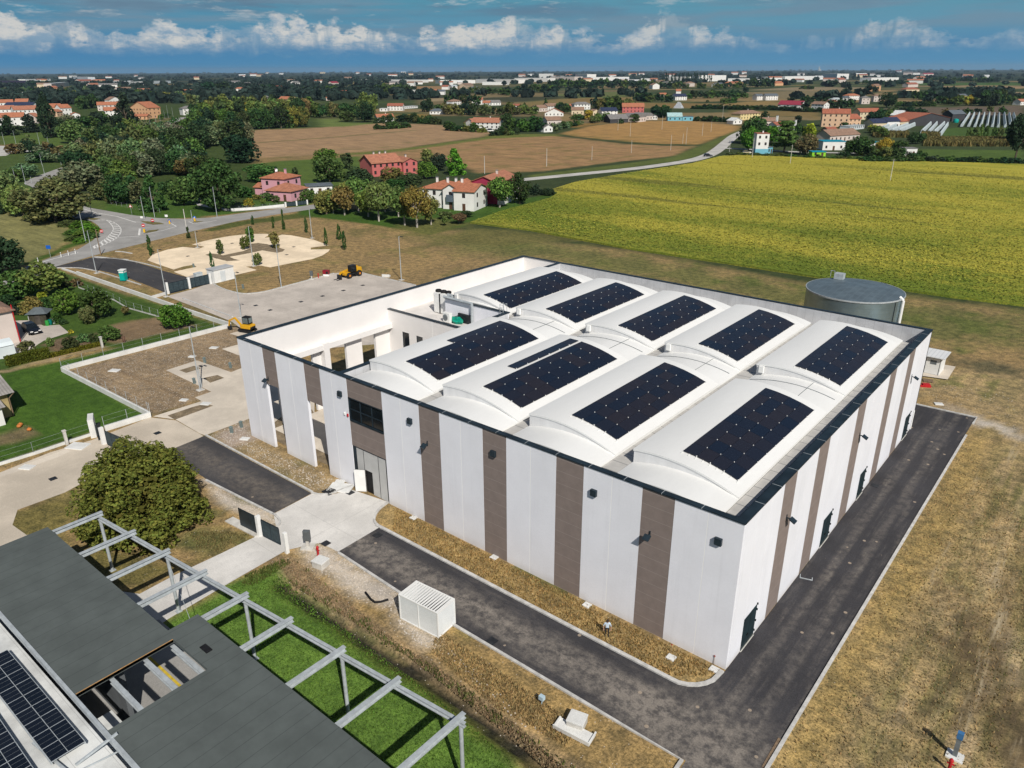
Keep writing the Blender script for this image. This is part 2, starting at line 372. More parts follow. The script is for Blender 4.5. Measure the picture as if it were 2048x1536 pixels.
paint(PL('', (1060, 350), (1230, 330), (1340, 315), (1410, 288), (1480, 258), (1478, 266), (1425, 300), (1380, 318), (1250, 337), (1060, 356)), (0.10, 0.125, 0.035), 1.5)
paint(PL('N4', (1640, 870), (1840, 745), (1700, 830), (1600, 930)), (0.11, 0.09, 0.06), 1.5)
paint(PL('N5', (0, 580), (1150, 600), (1150, 700), (900, 660), (0, 650)), (0.20, 0.145, 0.06), 3, (0, 0.3, 1))
paint(PL('N5', (0, 480), (600, 455), (650, 500), (0, 525)), (0.26, 0.18, 0.075), 4, (0, 0.3, 1))
paint(PL('N5', (100, 350), (900, 330), (1480, 330), (1430, 400), (850, 455), (650, 440), (350, 400)), (0.20, 0.16, 0.09), 5, (0, 0.3, 1))
paint(PL('N5', (220, 320), (900, 280), (1750, 290), (1750, 310), (900, 330)), (0.24, 0.19, 0.12), 6, (0, 0.3, 1))
paint(PL('N4', (0, 350), (900, 330), (860, 390), (1250, 390), (1900, 400), (1500, 440), (900, 440), (100, 415)), (0.21, 0.145, 0.06), 6, (0, 0.3, 1))
paint(PL('N4', (0, 300), (900, 262), (900, 330), (0, 345)), (0.12, 0.14, 0.05), 8, (0, 0.3, 1))
paint(PL('N4', (200, 640), (330, 600), (560, 590), (300, 640)), (0.24, 0.15, 0.05), 3)
paint(PL('N6', (200, 560), (900, 540), (2048, 520), (2048, 640), (900, 690), (560, 640)), (0.135, 0.105, 0.08), 4, (0, 0.3, 1))
paint(PL('N6', (700, 262), (2048, 270), (2048, 300), (760, 280)), (0.30, 0.21, 0.12), 6)
paint(PL('N6', (1060, 335), (2048, 350), (2048, 385), (1100, 370)), (0.30, 0.22, 0.14), 5)
paint(PL('N6', (640, 225), (2048, 230), (2048, 262), (640, 255)), (0.06, 0.11, 0.03), 8)
paint(PL('N6', (1000, 810), (1850, 790), (2048, 800), (2048, 960), (960, 940)), (0.06, 0.105, 0.025), 2)
paint(PL('N6', (700, 1080), (2048, 1090), (2048, 1250), (750, 1210), (640, 1150)), (0.075, 0.12, 0.028), 2)
paint(PL('N3', (60, 310), (800, 305), (900, 330), (300, 360), (60, 350)), (0.045, 0.05, 0.03), 8)
paint(PL('N3', (1100, 330), (2048, 318), (2048, 340), (1400, 385), (1100, 350)), (0.05, 0.055, 0.03), 8)
paint(PL('N3', (500, 350), (1200, 322), (1250, 330), (620, 375)), (0.30, 0.23, 0.14), 6)
paint(PL('N3', (320, 220), (950, 215), (950, 250), (340, 245)), (0.28, 0.17, 0.08), 9)
paint(PL('N3', (260, 510), (560, 500), (580, 540), (260, 550)), (0.22, 0.16, 0.04), 3)
paint(PL('N3', (1500, 390), (2048, 340), (2048, 400), (1560, 440)), (0.20, 0.15, 0.06), 6)
paint(PL('N1', (0, 720), (350, 690), (480, 680), (700, 740), (760, 830), (450, 880), (420, 830), (0, 820)), MEAD, 2)
paint(PL('N1', (1400, 640), (1540, 610), (1700, 560), (1830, 540), (1560, 640), (1480, 680)), MEAD, 2)
paint(PL('N1', (1660, 690), (1880, 560), (1920, 620), (1700, 720)), (0.16, 0.15, 0.06), 2)
paint(PL('N1', (600, 900), (1000, 700), (1250, 640), (1600, 690), (2000, 700), (2500, 820), (2600, 1000), (3000, 1400), (2300, 1500), (1300, 1300), (700, 1150)), (0.05, 0.075, 0.022), 3, (0, 0.6, 0), 2)
paint(PL('N1', (-300, 500), (400, 420), (1200, 400), (1900, 420), (2500, 400), (3200, 480), (3300, 640), (2000, 690), (1900, 560), (1700, 540), (1000, 700), (480, 680), (0, 720), (-300, 760)), (0.05, 0.075, 0.022), 3, (0, 0.6, 0), 2)
paint(PL('N1', (-300, 880), (640, 885), (700, 960), (500, 1300), (-300, 1400)), (0.065, 0.10, 0.028), 2, (0, 0.6, 0), 1)
# ---- near zone: dry mown grass everywhere round the site
near = (gvx > -330) & (gvx < 260) & (gvy > -140) & (gvy < 400)
paint(PL('', (-900, 470), (0, 425), (120, 455), (280, 430), (660, 400), (960, 470), (1250, 500), (1650, 575), (2200, 640), (2700, 900), (2700, 2600), (-1200, 2600)), DRY, 2, (0.15, 0.9, 0))
paint(PL('', (1560, 720), (1900, 735), (2600, 760), (2600, 2400), (1600, 2400), (1430, 1540), (1960, 860), (1900, 800)), DRYO, 3, (0.05, 1.0, 0.0), 2)
paint(PL('', (820, 470), (960, 460), (1250, 510), (1650, 580), (2100, 640), (2100, 690), (1900, 690), (1500, 600), (1100, 520), (950, 510)), (0.150, 0.145, 0.055), 5, (0.05, 0.9, 0), 3)
gp = nz(gvx, gvy, 17, 31, 3); gq = nz(gvx, gvy, 6, 33, 3)
msk = near & (tint[:, 0] > 0.14) & (gvy > -35)
a = np.clip((gp+0.5*gq-0.25)*2.2, 0, 1)*0.75*msk
rightf = (gvx > 5.5); a = np.where(rightf, np.clip((gp*0.8+gq-0.12)*2.0, 0, 1)*0.5*msk, a*np.where(gvx > -60, 0.8, 0.5))
a = np.where(rightf, a*0.4, a); tint = tint*(1-a[:, None])+np.array(GRN)*a[:, None]
paint(PL('', (757, 1056), (1160, 1268), (1385, 1380), (1420, 1376), (1455, 1345), (1100, 1180), (776, 1003), (750, 1035)), GOLD, 0.4, (0.1, 1.0, 0), 0.1)
paint(PL('', (640, 1085), (690, 1110), (900, 1250), (1390, 1540), (1300, 1700), (1000, 1540), (560, 1140)), (0.31, 0.215, 0.095), 0.7, (0.2, 1.0, 0), 0.3)
paint([(5.5, 52), (5.5, -20), (8.5, -20), (8.0, 10), (8.8, 30), (8, 52)], (0.31, 0.225, 0.095), 1.2, (0.1, 1.0, 0), 0.5)
# white gravel round the apron and the container
paint(PL('4', (690, 850), (800, 830), (920, 895), (1330, 1140), (1330, 1320), (1480, 1400), (1580, 1500), (1500, 1520), (1250, 1260), (1050, 1200), (860, 1050), (720, 960)), GRAV, 0.8, (1.0, 0.3, 0), 0.4)
paint(PL('4', (30, 400), (490, 640), (530, 690), (500, 710), (330, 640), (120, 560)), GRAV, 0.5, (0.9, 0.3, 0), 0.3)
paint(PL('4', (70, 95), (320, 0), (345, 120), (640, 270), (930, 400), (1020, 440), (900, 490), (760, 470), (420, 290)), (0.30, 0.225, 0.13), 0.8, (0.8, 0.6, 0), 0.4)
paint(PL('C', (1530, 850), (1790, 735), (1850, 760), (1850, 870), (1700, 930)), (0.36, 0.29, 0.24), 0.8, (0.9, 0.3, 0), 0.4)
paint(PL('X', (1400, 1230), (1536, 1260), (1800, 1350), (2050, 1500), (1950, 1530), (1700, 1400), (1400, 1380)), GRAV, 0.8, (0.8, 0.4, 0), 0.6)
paint(PL('X', (1050, 1080), (1250, 1120), (1480, 1250), (1100, 1190)), (0.33, 0.27, 0.20), 1.0, (0.8, 0.4, 0), 0.6)
paint(PL('X', (1200, 560), (1700, 620), (2050, 720), (2050, 800), (1500, 700), (1200, 620)), (0.12, 0.105, 0.06), 1.5, (0, 0.9, 0), 1)
# dry weed bank, ditch, lawn under the steel frame
paint(PL('6', (-60, 200), (100, 210), (450, 480), (760, 740), (1000, 880), (1500, 1250), (1900, 1560), (1800, 1640), (1500, 1390), (1100, 1090), (800, 870), (350, 600), (100, 430), (-60, 330)), (0.28, 0.205, 0.13), 0.6, (0.3, 1.0, 0), 0.3)
paint(PL('', (300, 1290), (345, 1235), (470, 1165), (550, 1130), (580, 1170), (700, 1250), (820, 1340), (960, 1450), (1120, 1600), (600, 1800), (-200, 1800)), LAWN, 0.5, (0, 0.85, 0), 0.3)
paint(PL('6', (-40, 330), (100, 430), (350, 600), (800, 870), (1100, 1100), (1520, 1400), (1900, 1700), (1700, 1600), (1300, 1380), (1000, 1180), (600, 860), (200, 560), (-40, 400)), (0.11, 0.13, 0.03), 0.6, (0, 0.8, 0), 0.3)
DITCH = PL('6', (0, 360), (90, 430), (230, 530), (380, 610), (520, 715), (700, 830), (880, 930), (1130, 1110), (1350, 1290), (1520, 1400), (1700, 1540), (1900, 1680))
paint(DITCH, (0.03, 0.028, 0.022), 0.25, (0.2, 1.0, 0), 0.2, line=0.8)
paint(PL('5', (40, 80), (260, 20), (420, 0), (420, 260), (1000, 360), (1260, 310), (1000, 400), (800, 530), (600, 480), (160, 200), (60, 150)), (0.16, 0.135, 0.05), 0.8, (0.1, 1, 0), 0.5)
paint(PL('5', (980, 260), (1080, 170), (1250, 170), (1440, 200), (1250, 310), (1100, 320)), (0.13, 0.13, 0.05), 0.8, (0.2, 1, 0), 0.5)
# earth west of the hall
paint(PL('C', (500, 372), (1690, 42), (1900, 60), (1900, 500), (1440, 590), (1110, 700), (1085, 690)), EARTH, 0.6, (0.65, 0.6, 0), 0.2)
paint(PL('C', (860, 372), (1000, 425), (1180, 500), (1330, 575)), (0.12, 0.08, 0.05), 0.4, (0.3, 0.5, 0), 0.1, line=0.5)
paint(PL('C', (860, 385), (1000, 440), (1180, 515), (1330, 590)), (0.30, 0.22, 0.14), 0.5, (0.5, 0.5, 0), 0.1, line=0.7)
# left lawn and the garden
paint(PL('C', (-900, 500), (-300, 440), (20, 385), (450, 300), (1690, 20), (1500, -20), (1500, 0), (1690, 30), (460, 365), (1090, 690), (950, 730), (750, 795), (650, 840), (0, 1050), (-900, 1300)), (0.055, 0.112, 0.018), 0.4, (0, 0.6, 0), 0.15)
paint(PL('S', (-600, 500), (250, 350), (700, 360), (800, 400), (1664, 690), (2300, 900), (2900, 1120), (2700, 1150), (1664, 1420), (1300, 1370), (600, 1536), (-300, 1800)), (0.055, 0.10, 0.02), 0.8, (0, 0.6, 0), 0.3)
paint(PL('S', (1430, 1090), (1664, 1040), (2100, 980), (2500, 1100), (1664, 1290), (1500, 1330), (1300, 1290), (1240, 1200)), (0.215, 0.15, 0.09), 0.6, (0.3, 0.4, 0), 0.3)
paint(PL('S', (540, 1340), (780, 1250), (1250, 1200), (1300, 1330), (860, 1420), (640, 1430)), (0.17, 0.12, 0.075), 0.5, (0.2, 0.5, 0), 0.3)
paint(PL('S', (810, 400), (1010, 470), (1664, 720), (1664, 700), (1000, 430)), (0.24, 0.17, 0.09), 0.5, (0.1, 0.8, 0), line=None)
paint(PL('S', (600, 1536), (950, 1455), (1330, 1375), (1300, 1350), (600, 1500)), (0.33, 0.25, 0.15), 0.4, (0.2, 0.4, 0), 0.1)
paint(PL('T', (-100, 350), (120, 345), (500, 225), (998, 130), (998, 90), (500, 190), (120, 305), (-100, 330)), (0.33, 0.25, 0.15), 0.3, (0.2, 0.4, 0), 0.05)
paint(PL('T', (-100, 1330), (220, 1230), (420, 1170), (620, 1290), (180, 1440), (-100, 1500)), (0.16, 0.13, 0.07), 0.3, (0.2, 0.6, 0), 0.1)
paint(PL('A', (1370, 855), (1480, 840), (1830, 1000), (1780, 1050), (1440, 930)), (0.18, 0.145, 0.07), 0.5, (0.1, 0.9, 0), 0.2)
# meadow by the junction, verges
paint(PL('P', (-900, 640), (0, 590), (300, 640), (700, 740), (920, 800), (860, 900), (880, 980), (620, 1130), (280, 1270), (-900, 1500)), (0.21, 0.20, 0.085), 1.0, (0, 0.5, 1.0), 0.5)
paint(PL('P', (820, 880), (1000, 720), (1180, 740), (1290, 850), (1180, 970), (900, 1060), (640, 1180), (300, 1290), (280, 1270), (620, 1130), (880, 1000)), (0.060, 0.105, 0.02), 0.7, (0, 0.7, 0), 0.4)
paint(PL('P', (980, 480), (1100, 420), (1500, 490), (2048, 600), (2600, 640), (2600, 680), (2048, 680), (1700, 640), (1150, 545)), (0.085, 0.12, 0.03), 0.8, (0, 0.7, 0), 0.3)
paint(PL('Q', (-500, 300), (100, 200), (500, 180), (620, 430), (900, 480), (1500, 440), (1520, 470), (900, 560), (300, 610), (-500, 590)), (0.06, 0.115, 0.022), 1.0, (0, 0.6, 0), 0.5)
paint(PL('Q', (1000, 480), (1100, 400), (1900, 430), (1750, 470)), (0.06, 0.115, 0.022), 0.6, (0, 0.6, 0), 0.3)
paint(PL('Q', (560, 750), (900, 660), (1400, 590), (1960, 505), (2200, 490), (2200, 560), (1700, 610), (1100, 680), (700, 760)), (0.085, 0.10, 0.03), 0.8, (0, 0.9, 0), 0.6)
paint(PL('R', (-200, 560), (100, 560), (700, 600), (1200, 520), (1800, 480), (2300, 400), (2000, 480), (1340, 690), (1300, 720), (980, 800), (500, 715), (-200, 620)), (0.052, 0.105, 0.018), 0.8, (0, 0.6, 0), 0.4)
paint(PL('R', (900, 640), (1350, 700), (1000, 810), (1500, 740), (2100, 800), (2400, 846), (1500, 900), (600, 760)), (0.15, 0.135, 0.05), 2.0, (0, 0.9, 0), 1.5, amt=0.7)
# bare soil showing through in long patches, then the vehicle tracks of the right-hand field
fm_ = (gvx > 9) & (gvx < 60) & (gvy > -40) & (gvy < 56); e_ = nz(gvx*1.3, gvy*0.32, 5.0, 51, 3); f_ = np.clip((gvx-9)/7, 0, 1)*fm_
for s_, c_ in ((e_-0.22, (0.385, 0.30, 0.195)), (-e_-0.20, (0.155, 0.125, 0.062))):
    a = (np.clip(s_*4, 0, 1)*0.75*f_)[:, None]; tint[:] = tint*(1-a)+np.array(c_)*a
for pts in (PL('8', (1150, 640), (1250, 800), (1330, 1000), (1360, 1160), (1430, 1340), (1530, 1560)), PL('8', (1470, 640), (1480, 900), (1440, 1100), (1500, 1300), (1620, 1560)), PL('8', (1100, 880), (1300, 1000), (1600, 1100)), PL('8', (1050, 1300), (1180, 1160), (1280, 1000), (1300, 800))):
    for of in (0.0, 1.7):
        paint([Vector((p[0]+of, p[1], 0)) for p in spline(pts, 6)], (0.10, 0.074, 0.045), 0.3, (0, 0.3, 0), 0.12, line=0.5, amt=0.85)
me = bpy.data.meshes.new('ground'); nx, ny = len(gx), len(gy)
idx = np.arange(NV).reshape(ny, nx)
fq = np.stack([idx[:-1, :-1], idx[:-1, 1:], idx[1:, 1:], idx[1:, :-1]], -1).reshape(-1, 4)
me.vertices.add(NV); gz = np.zeros(NV)
dd = np.clip(sd_line(gvx, gvy, DITCH, 1.8), 0, 0.6)*(gvx > -40)*(gvx < 20)
gz -= dd*0.9
me.vertices.foreach_set('co', np.stack([gvx, gvy, gz], 1).astype(np.float32).ravel())
me.loops.add(fq.size); me.loops.foreach_set('vertex_index', fq.ravel().astype(np.int32))
me.polygons.add(len(fq)); me.polygons.foreach_set('loop_start', np.arange(0, fq.size, 4, dtype=np.int32))
me.update(calc_edges=True)
for nm, arr in (('tint', tint), ('kk', kk)):
    at_ = me.attributes.new(nm, 'FLOAT_COLOR', 'POINT')
    at_.data.foreach_set('color', np.concatenate([np.clip(arr, 0, 1), np.ones((NV, 1))], 1).astype(np.float32).ravel())
m = bpy.data.materials.new('ground'); m.use_nodes = True; t = NT(m.node_tree); m.node_tree.nodes.clear()
ca = t.n('ShaderNodeAttribute', attribute_name='tint').outputs['Color']
ka = t.n('ShaderNodeSeparateColor', {0: t.n('ShaderNodeAttribute', attribute_name='kk').outputs['Color']}).outputs
pos = t.n('ShaderNodeNewGeometry').outputs['Position']
nl = t.noise(pos, 0.11, 5.0, 0.65); nm_ = t.noise(pos, 0.9, 5.0, 0.7); nf = t.noise(pos, 5.0, 3.0, 0.75); ns = t.noise(pos, 3.3, 2.0, 0.5)
c1 = t.mix(0.6, ca, t.mix(t.ss(nl, 0.3, 0.7), (0.72, 0.74, 0.78), (1.25, 1.22, 1.15)), 'MULTIPLY')
f1 = t.m('MULTIPLY', ka[1], 0.85)
c1 = t.mix(f1, c1, t.mix(t.ss(nm_, 0.32, 0.68), (0.52, 0.56, 0.60), (1.45, 1.40, 1.30)), 'MULTIPLY')
c1 = t.mix(t.m('MULTIPLY', ka[1], 0.8), c1, t.mix(t.ss(nf, 0.35, 0.65), (0.55, 0.58, 0.55), (1.45, 1.42, 1.4)), 'MULTIPLY')
vo = t.n('ShaderNodeTexVoronoi', {'Scale': 4.6}); t.nt.links.new(pos, vo.inputs['Vector'])
stone = t.m('MULTIPLY', t.m('LESS_THAN', vo.outputs['Distance'], t.m('ADD', 0.12, t.m('MULTIPLY', ka[0], 0.22))), t.m('LESS_THAN', t.n('ShaderNodeSeparateColor', {0: vo.outputs['Color']}).outputs[0], t.m('MULTIPLY', ka[0], 0.75)))
c1 = t.mix(t.m('MULTIPLY', stone, 0.7), c1, (0.66, 0.60, 0.54))
ry_ = t.noise(t.n('ShaderNodeMapping', {0: pos, 2: (0, 0, 0.06), 3: (0.55, 0.05, 1)}).outputs[0], 1.0, 5.0, 0.68)
rm_ = t.m('MULTIPLY', t.ss(t.n('ShaderNodeSeparateXYZ', {0: pos}).outputs[0], 6.5, 11.0), t.ss(t.n('ShaderNodeSeparateXYZ', {0: pos}).outputs[1], 62.0, 50.0))
c1 = t.mix(t.m('MULTIPLY', rm_, t.ss(ry_, 0.44, 0.66)), c1, t.mix(1.0, c1, (0.56, 0.64, 0.52), 'MULTIPLY')); c1 = t.mix(t.m('MULTIPLY', rm_, t.ss(ry_, 0.44, 0.30)), c1, (0.42, 0.345, 0.225))
rows = t.n('ShaderNodeMapping', {0: pos, 2: (0, 0, 0.35), 3: (0.05, 0.6, 1)}).outputs[0]
c1 = t.mix(t.m('MULTIPLY', ka[2], 0.6), c1, t.mix(t.ss(t.noise(rows, 1.0, 3.0, 0.6), 0.35, 0.65), (0.72, 0.74, 0.70), (1.2, 1.18, 1.15)), 'MULTIPLY')
b = t.n('ShaderNodeBsdfPrincipled', {'Base Color': c1, 'Roughness': 0.95, 'Specular IOR Level': 0.1})
hgt = t.m('ADD', t.m('MULTIPLY', nm_, 0.6), t.m('MULTIPLY', nf, 0.4))
bn = t.n('ShaderNodeBump', {'Height': hgt, 'Strength': 0.55, 'Distance': 0.35}); t.nt.links.new(bn.outputs[0], b.inputs['Normal'])
t.n('ShaderNodeOutputMaterial', {0: b.outputs[0]})
me.materials.append(m); ground = bpy.data.objects.new('ground', me); link(ground); ground['kind'] = 'structure'
# the plain beyond, as far as the horizon
m = bpy.data.materials.new('plain'); m.use_nodes = True; t = NT(m.node_tree); m.node_tree.nodes.clear()
pos = t.n('ShaderNodeNewGeometry').outputs['Position']
mp = t.n('ShaderNodeMapping', {0: pos, 2: (0, 0, 0.6), 3: (0.0035, 0.007, 1)}).outputs[0]
vo = t.n('ShaderNodeTexVoronoi', {'Scale': 1.0}); t.nt.links.new(mp, vo.inputs['Vector'])
vr = t.n('ShaderNodeSeparateColor', {0: vo.outputs['Color']}).outputs
c1 = t.mix(t.ss(vr[0], 0.6, 0.75), (0.030, 0.050, 0.038), (0.085, 0.085, 0.05))
c1 = t.mix(t.ss(t.noise(pos, 0.004, 5.0, 0.7), 0.45, 0.6), c1, (0.020, 0.036, 0.030))
b = t.n('ShaderNodeBsdfPrincipled', {'Base Color': c1, 'Roughness': 1.0, 'Specular IOR Level': 0.0}); t.n('ShaderNodeOutputMaterial', {0: b.outputs[0]})
mb = MB(); ring = [(22000*math.cos(i*math.pi/24), 22000*math.sin(i*math.pi/24)) for i in range(48)]
mb.add([(x, y, -0.8) for x, y in ring], [tuple(range(48))]); tag(mb.build('plain', m), kind='structure')
# ------------------------------------------------------------------ roads and paved yards
def paved(name, col, dust, rough=0.9, seam=0.0, tracks=0.0, fine=0.35):
    m = bpy.data.materials.new(name); m.use_nodes = True; t = NT(m.node_tree); m.node_tree.nodes.clear()
    pos = t.n('ShaderNodeNewGeometry').outputs['Position']; sx = t.n('ShaderNodeSeparateXYZ', {0: pos}).outputs
    n1 = t.noise(pos, 0.16, 5.0, 0.65); n2 = t.noise(pos, 1.3, 4.0, 0.7); n3 = t.noise(pos, 9.0, 2.0, 0.7)
    c = t.mix(t.ss(n1, 0.35, 0.7), [v*0.85 for v in col], [v*1.12 for v in col])
    if tracks:
        ax_ = t.noise(t.n('ShaderNodeMapping', {0: pos, 3: (0.12, 1.1, 1)}).outputs[0], 1.0, 4.0, 0.65)
        ay_ = t.noise(t.n('ShaderNodeMapping', {0: pos, 3: (1.1, 0.09, 1)}).outputs[0], 1.0, 4.0, 0.65)
        isr = t.ss(sx[0], -3.0, 1.0)
        tr = t.mix(isr, t.n('ShaderNodeCombineColor', {0: ax_, 1: ax_, 2: ax_}).outputs[0], t.n('ShaderNodeCombineColor', {0: ay_, 1: ay_, 2: ay_}).outputs[0])
        tr = t.n('ShaderNodeSeparateColor', {0: tr}).outputs[0]
        rr = t.m('SQRT', t.m('ADD', t.m('POWER', t.m('MULTIPLY', t.m('SUBTRACT', sx[0], 2.0), 0.75), 2.0), t.m('POWER', t.m('ADD', sx[1], 8.0), 2.0)))
        band = t.ss(t.m('ABSOLUTE', t.m('ADD', sx[1], 6.3)), 2.3, 0.3); band2 = t.m('MULTIPLY', t.ss(t.m('ABSOLUTE', t.m('SUBTRACT', t.m('ABSOLUTE', t.m('SUBTRACT', sx[0], 2.7)), 0.9)), 0.6, 0.1), 0.35)
        corner = t.m('ADD', t.ss(rr, 7.5, 1.0), t.m('ADD', t.m('MULTIPLY', band, t.m('SUBTRACT', 1.0, isr)), t.m('MULTIPLY', band2, isr)))
        k_ = t.m('ADD', t.m('ADD', t.m('MULTIPLY', t.ss(tr, 0.46, 0.72), 0.30), 0.02), t.m('MULTIPLY', corner, 0.62))
        k_ = t.m('MULTIPLY', k_, t.m('ADD', 0.25, t.m('MULTIPLY', t.ss(n2, 0.32, 0.68), 1.2)), 0, True)
        c = t.mix(t.m('MULTIPLY', k_, tracks), c, dust)
    else:
        c = t.mix(t.m('MULTIPLY', t.ss(n2, 0.5, 0.75), 0.35), c, dust)
    c = t.mix(fine, c, t.mix(t.ss(n3, 0.3, 0.7), (0.55, 0.55, 0.55), (1.45, 1.45, 1.45)), 'MULTIPLY')
    if tracks:
        vo = t.n('ShaderNodeTexVoronoi', {'Scale': 1.1}); t.nt.links.new(pos, vo.inputs['Vector'])
        sp_ = t.m('MULTIPLY', t.m('LESS_THAN', vo.outputs['Distance'], 0.16), t.m('LESS_THAN', t.n('ShaderNodeSeparateColor', {0: vo.outputs['Color']}).outputs[0], 0.10))
        c = t.mix(t.m('MULTIPLY', sp_, 0.6), c, (0.45, 0.36, 0.27))
    if seam:
        s1 = t.m('LESS_THAN', t.m('FRACT', t.m('DIVIDE', sx[0], seam)), 0.012); s2 = t.m('LESS_THAN', t.m('FRACT', t.m('DIVIDE', sx[1], seam)), 0.012)
        c = t.mix(t.m('MULTIPLY', t.m('MAXIMUM', s1, s2), 0.25), c, [v*0.4 for v in col])
    b = t.n('ShaderNodeBsdfPrincipled', {'Base Color': c, 'Roughness': rough, 'Specular IOR Level': 0.2})
    bn = t.n('ShaderNodeBump', {'Height': n3, 'Strength': 0.3, 'Distance': 0.03}); t.nt.links.new(bn.outputs[0], b.inputs['Normal'])
    t.n('ShaderNodeOutputMaterial', {0: b.outputs[0]}); return m
M_asph = paved('new_asphalt', (0.044, 0.043, 0.048), (0.22, 0.195, 0.17), tracks=1.0)
M_asph2 = paved('dusty_asphalt', (0.055, 0.054, 0.058), (0.20, 0.17, 0.14), tracks=0.6)
M_road = paved('old_asphalt', (0.33, 0.32, 0.305), (0.42, 0.40, 0.37), fine=0.2)
M_apron = paved('apron_concrete', (0.64, 0.62, 0.59), (0.40, 0.395, 0.385), seam=6.0, fine=0.15)
M_drive = paved('drive_concrete', (0.55, 0.48, 0.39), (0.58, 0.52, 0.43), fine=0.18)
M_yard = paved('yard_concrete', (0.52, 0.465, 0.41), (0.25, 0.22, 0.20), fine=0.2)
M_pad = paved('pad_concrete', (0.62, 0.55, 0.46), (0.44, 0.39, 0.33), fine=0.12)
M_gravel = paved('parking_gravel', (0.84, 0.69, 0.50), (0.58, 0.45, 0.31), fine=0.10)
M_lane = paved('far_lane', (0.50, 0.48, 0.45), (0.42, 0.40, 0.37), fine=0.1)
M_soil = mat('soil_patch', (0.215, 0.165, 0.105), 0.95, 0.3, 0.8, fine=0.5)
M_mark = mat('road_paint', (0.70, 0.69, 0.66), 0.8, 0.12, 0.8)
arc = [(-2.6+2.6*math.sin(a), -0.75-2.6*math.cos(a)) for a in (0, .25, .5, .75, 1.0, 1.25, 1.45)]
IN = [(-33.0, -3.45), (-10.0, -3.40)] + [(-2.6, -3.35)] + arc[1:] + [(0.02, -0.3)]
sheet('service_road', [(-32.4, -8.22), (-24, -8.56), (-6.3, -8.62), (1.4, -8.62), (2.4, -40), (9, -40), (5.33, -6.1), (5.33, 57.8), (-1.5, 57.5), (-0.2, 50.2), (0.02, 50.2), (0.02, 0)] + IN[::-1][1:-1] + [(-32.49, -3.48)], 0.016, M_asph)
kb = MB()
def kerb_line(mb, pts, w=0.22, h=0.13):
    L = offset_line(pts, w); n = len(pts)
    for i in range(n-1):
        q = [L[i], L[i+1], L[2*n-2-i], L[2*n-1-i]]; mb.prism(q[::-1], -0.05, h)
kerb_line(kb, [(x, y+0.12) for x, y in IN[:2]] + [(-2.6, -3.24)] + [(x*0.96-0.1, y+0.05) for x, y in arc[1:-1]] + [(-0.12, -0.3)], 0.3, 0.14)
kerb_line(kb, [(-32.2, -8.34), (-24, -8.7), (-6.3, -8.76), (1.2, -8.76), (2.2, -40)])
kerb_line(kb, [(9.1, -40), (5.45, -6.1), (5.45, 51.8)])
kerb_line(kb, [(5.45, 55.6), (5.45, 57.9), (-1.6, 57.6)])
s2 = PL('', (331, 904), (409, 872), (623, 987), (547, 1027), (412, 958))
sheet('parking_bay', s2, 0.02, M_asph2)
kerb_line(kb, PL('', (412, 871), (500, 918), (625, 985))); kerb_line(kb, PL('', (412, 961), (547, 1029)))
kerb_line(kb, spline(PL('4', (745, 488), (800, 500), (880, 492), (960, 462), (1020, 440)), 5)); kerb_line(kb, spline(PL('4', (1262, 548), (1195, 600), (1165, 655), (1172, 690), (1215, 728)), 5))
kerb_line(kb, spline(PL('4', (490, 628), (525, 660), (535, 690), (515, 712)), 5))
ap = PL('', (547, 1028), (623, 988), (660, 990), (705, 980), (777, 1004), (757, 1022), (749, 1038), (752, 1050), (758, 1057), (681, 1106), (640, 1086), (600, 1094), (572, 1101), (481, 1153), (433, 1181), (335, 1239), (250, 1300), (150, 1250), (244, 1183), (279, 1188), (350, 1150), (440, 1108), (508, 1075), (552, 1052))
sheet('entrance_drive', ap, 0.012, M_apron)
sheet('left_drive', PL('', (-300, 1020), (0, 945), (100, 905), (185, 880), (230, 862), (300, 835), (352, 841), (407, 872), (340, 905), (240, 925), (130, 985), (35, 1020), (25, 1050), (60, 1075), (-200, 1230)), 0.012, M_drive)
sheet('yard_pavement', PL('B', (645, 460), (640, 470), (800, 530), (980, 602), (1030, 640), (1130, 655), (1300, 760), (2050, 700), (2100, 440), (1970, 405), (1700, 345), (1660, 333), (1530, 340), (1400, 375), (1250, 415), (1150, 440), (1040, 450), (930, 425), (870, 392), (760, 430)), 0.012, M_yard)
sheet('side_pavement', PL('C', (1120, 706), (1475, 594), (1425, 567), (1545, 525), (1215, 368), (1440, 296), (1690, 382), (1770, 350), (2300, 330), (2300, 900), (1830, 720), (1500, 845), (1460, 830), (1285, 728)), 0.016, M_pad)
sheet('small_pad', PL('C', (1622, 212), (1740, 180), (1900, 200), (1900, 290), (1755, 262)), 0.016, M_pad)
sheet('excavator_pad', PL('C', (1680, 100), (1735, 85), (1860, 100), (1840, 150)), 0.016, M_pad)
for q in (((1310, 368), (1420, 336), (1472, 354), (1362, 388)), ((1488, 425), (1590, 403), (1640, 424), (1538, 460)), ((1225, 700), (1400, 640), (1500, 612), (1560, 628), (1280, 730))):
    sheet('soil_bed', PL('C', *q), 0.024, M_soil)
sheet('soil_patch', PL('1', (250, 1270), (470, 1380), (690, 1480), (680, 1300), (560, 1090), (400, 1100), (300, 1180)), 0.026, M_soil)
sheet('driveway_concrete_strip', PL('C', (0, 1118), (230, 1040), (480, 945), (520, 960), (420, 1005), (200, 1085), (0, 1150)), 0.02, M_pad)
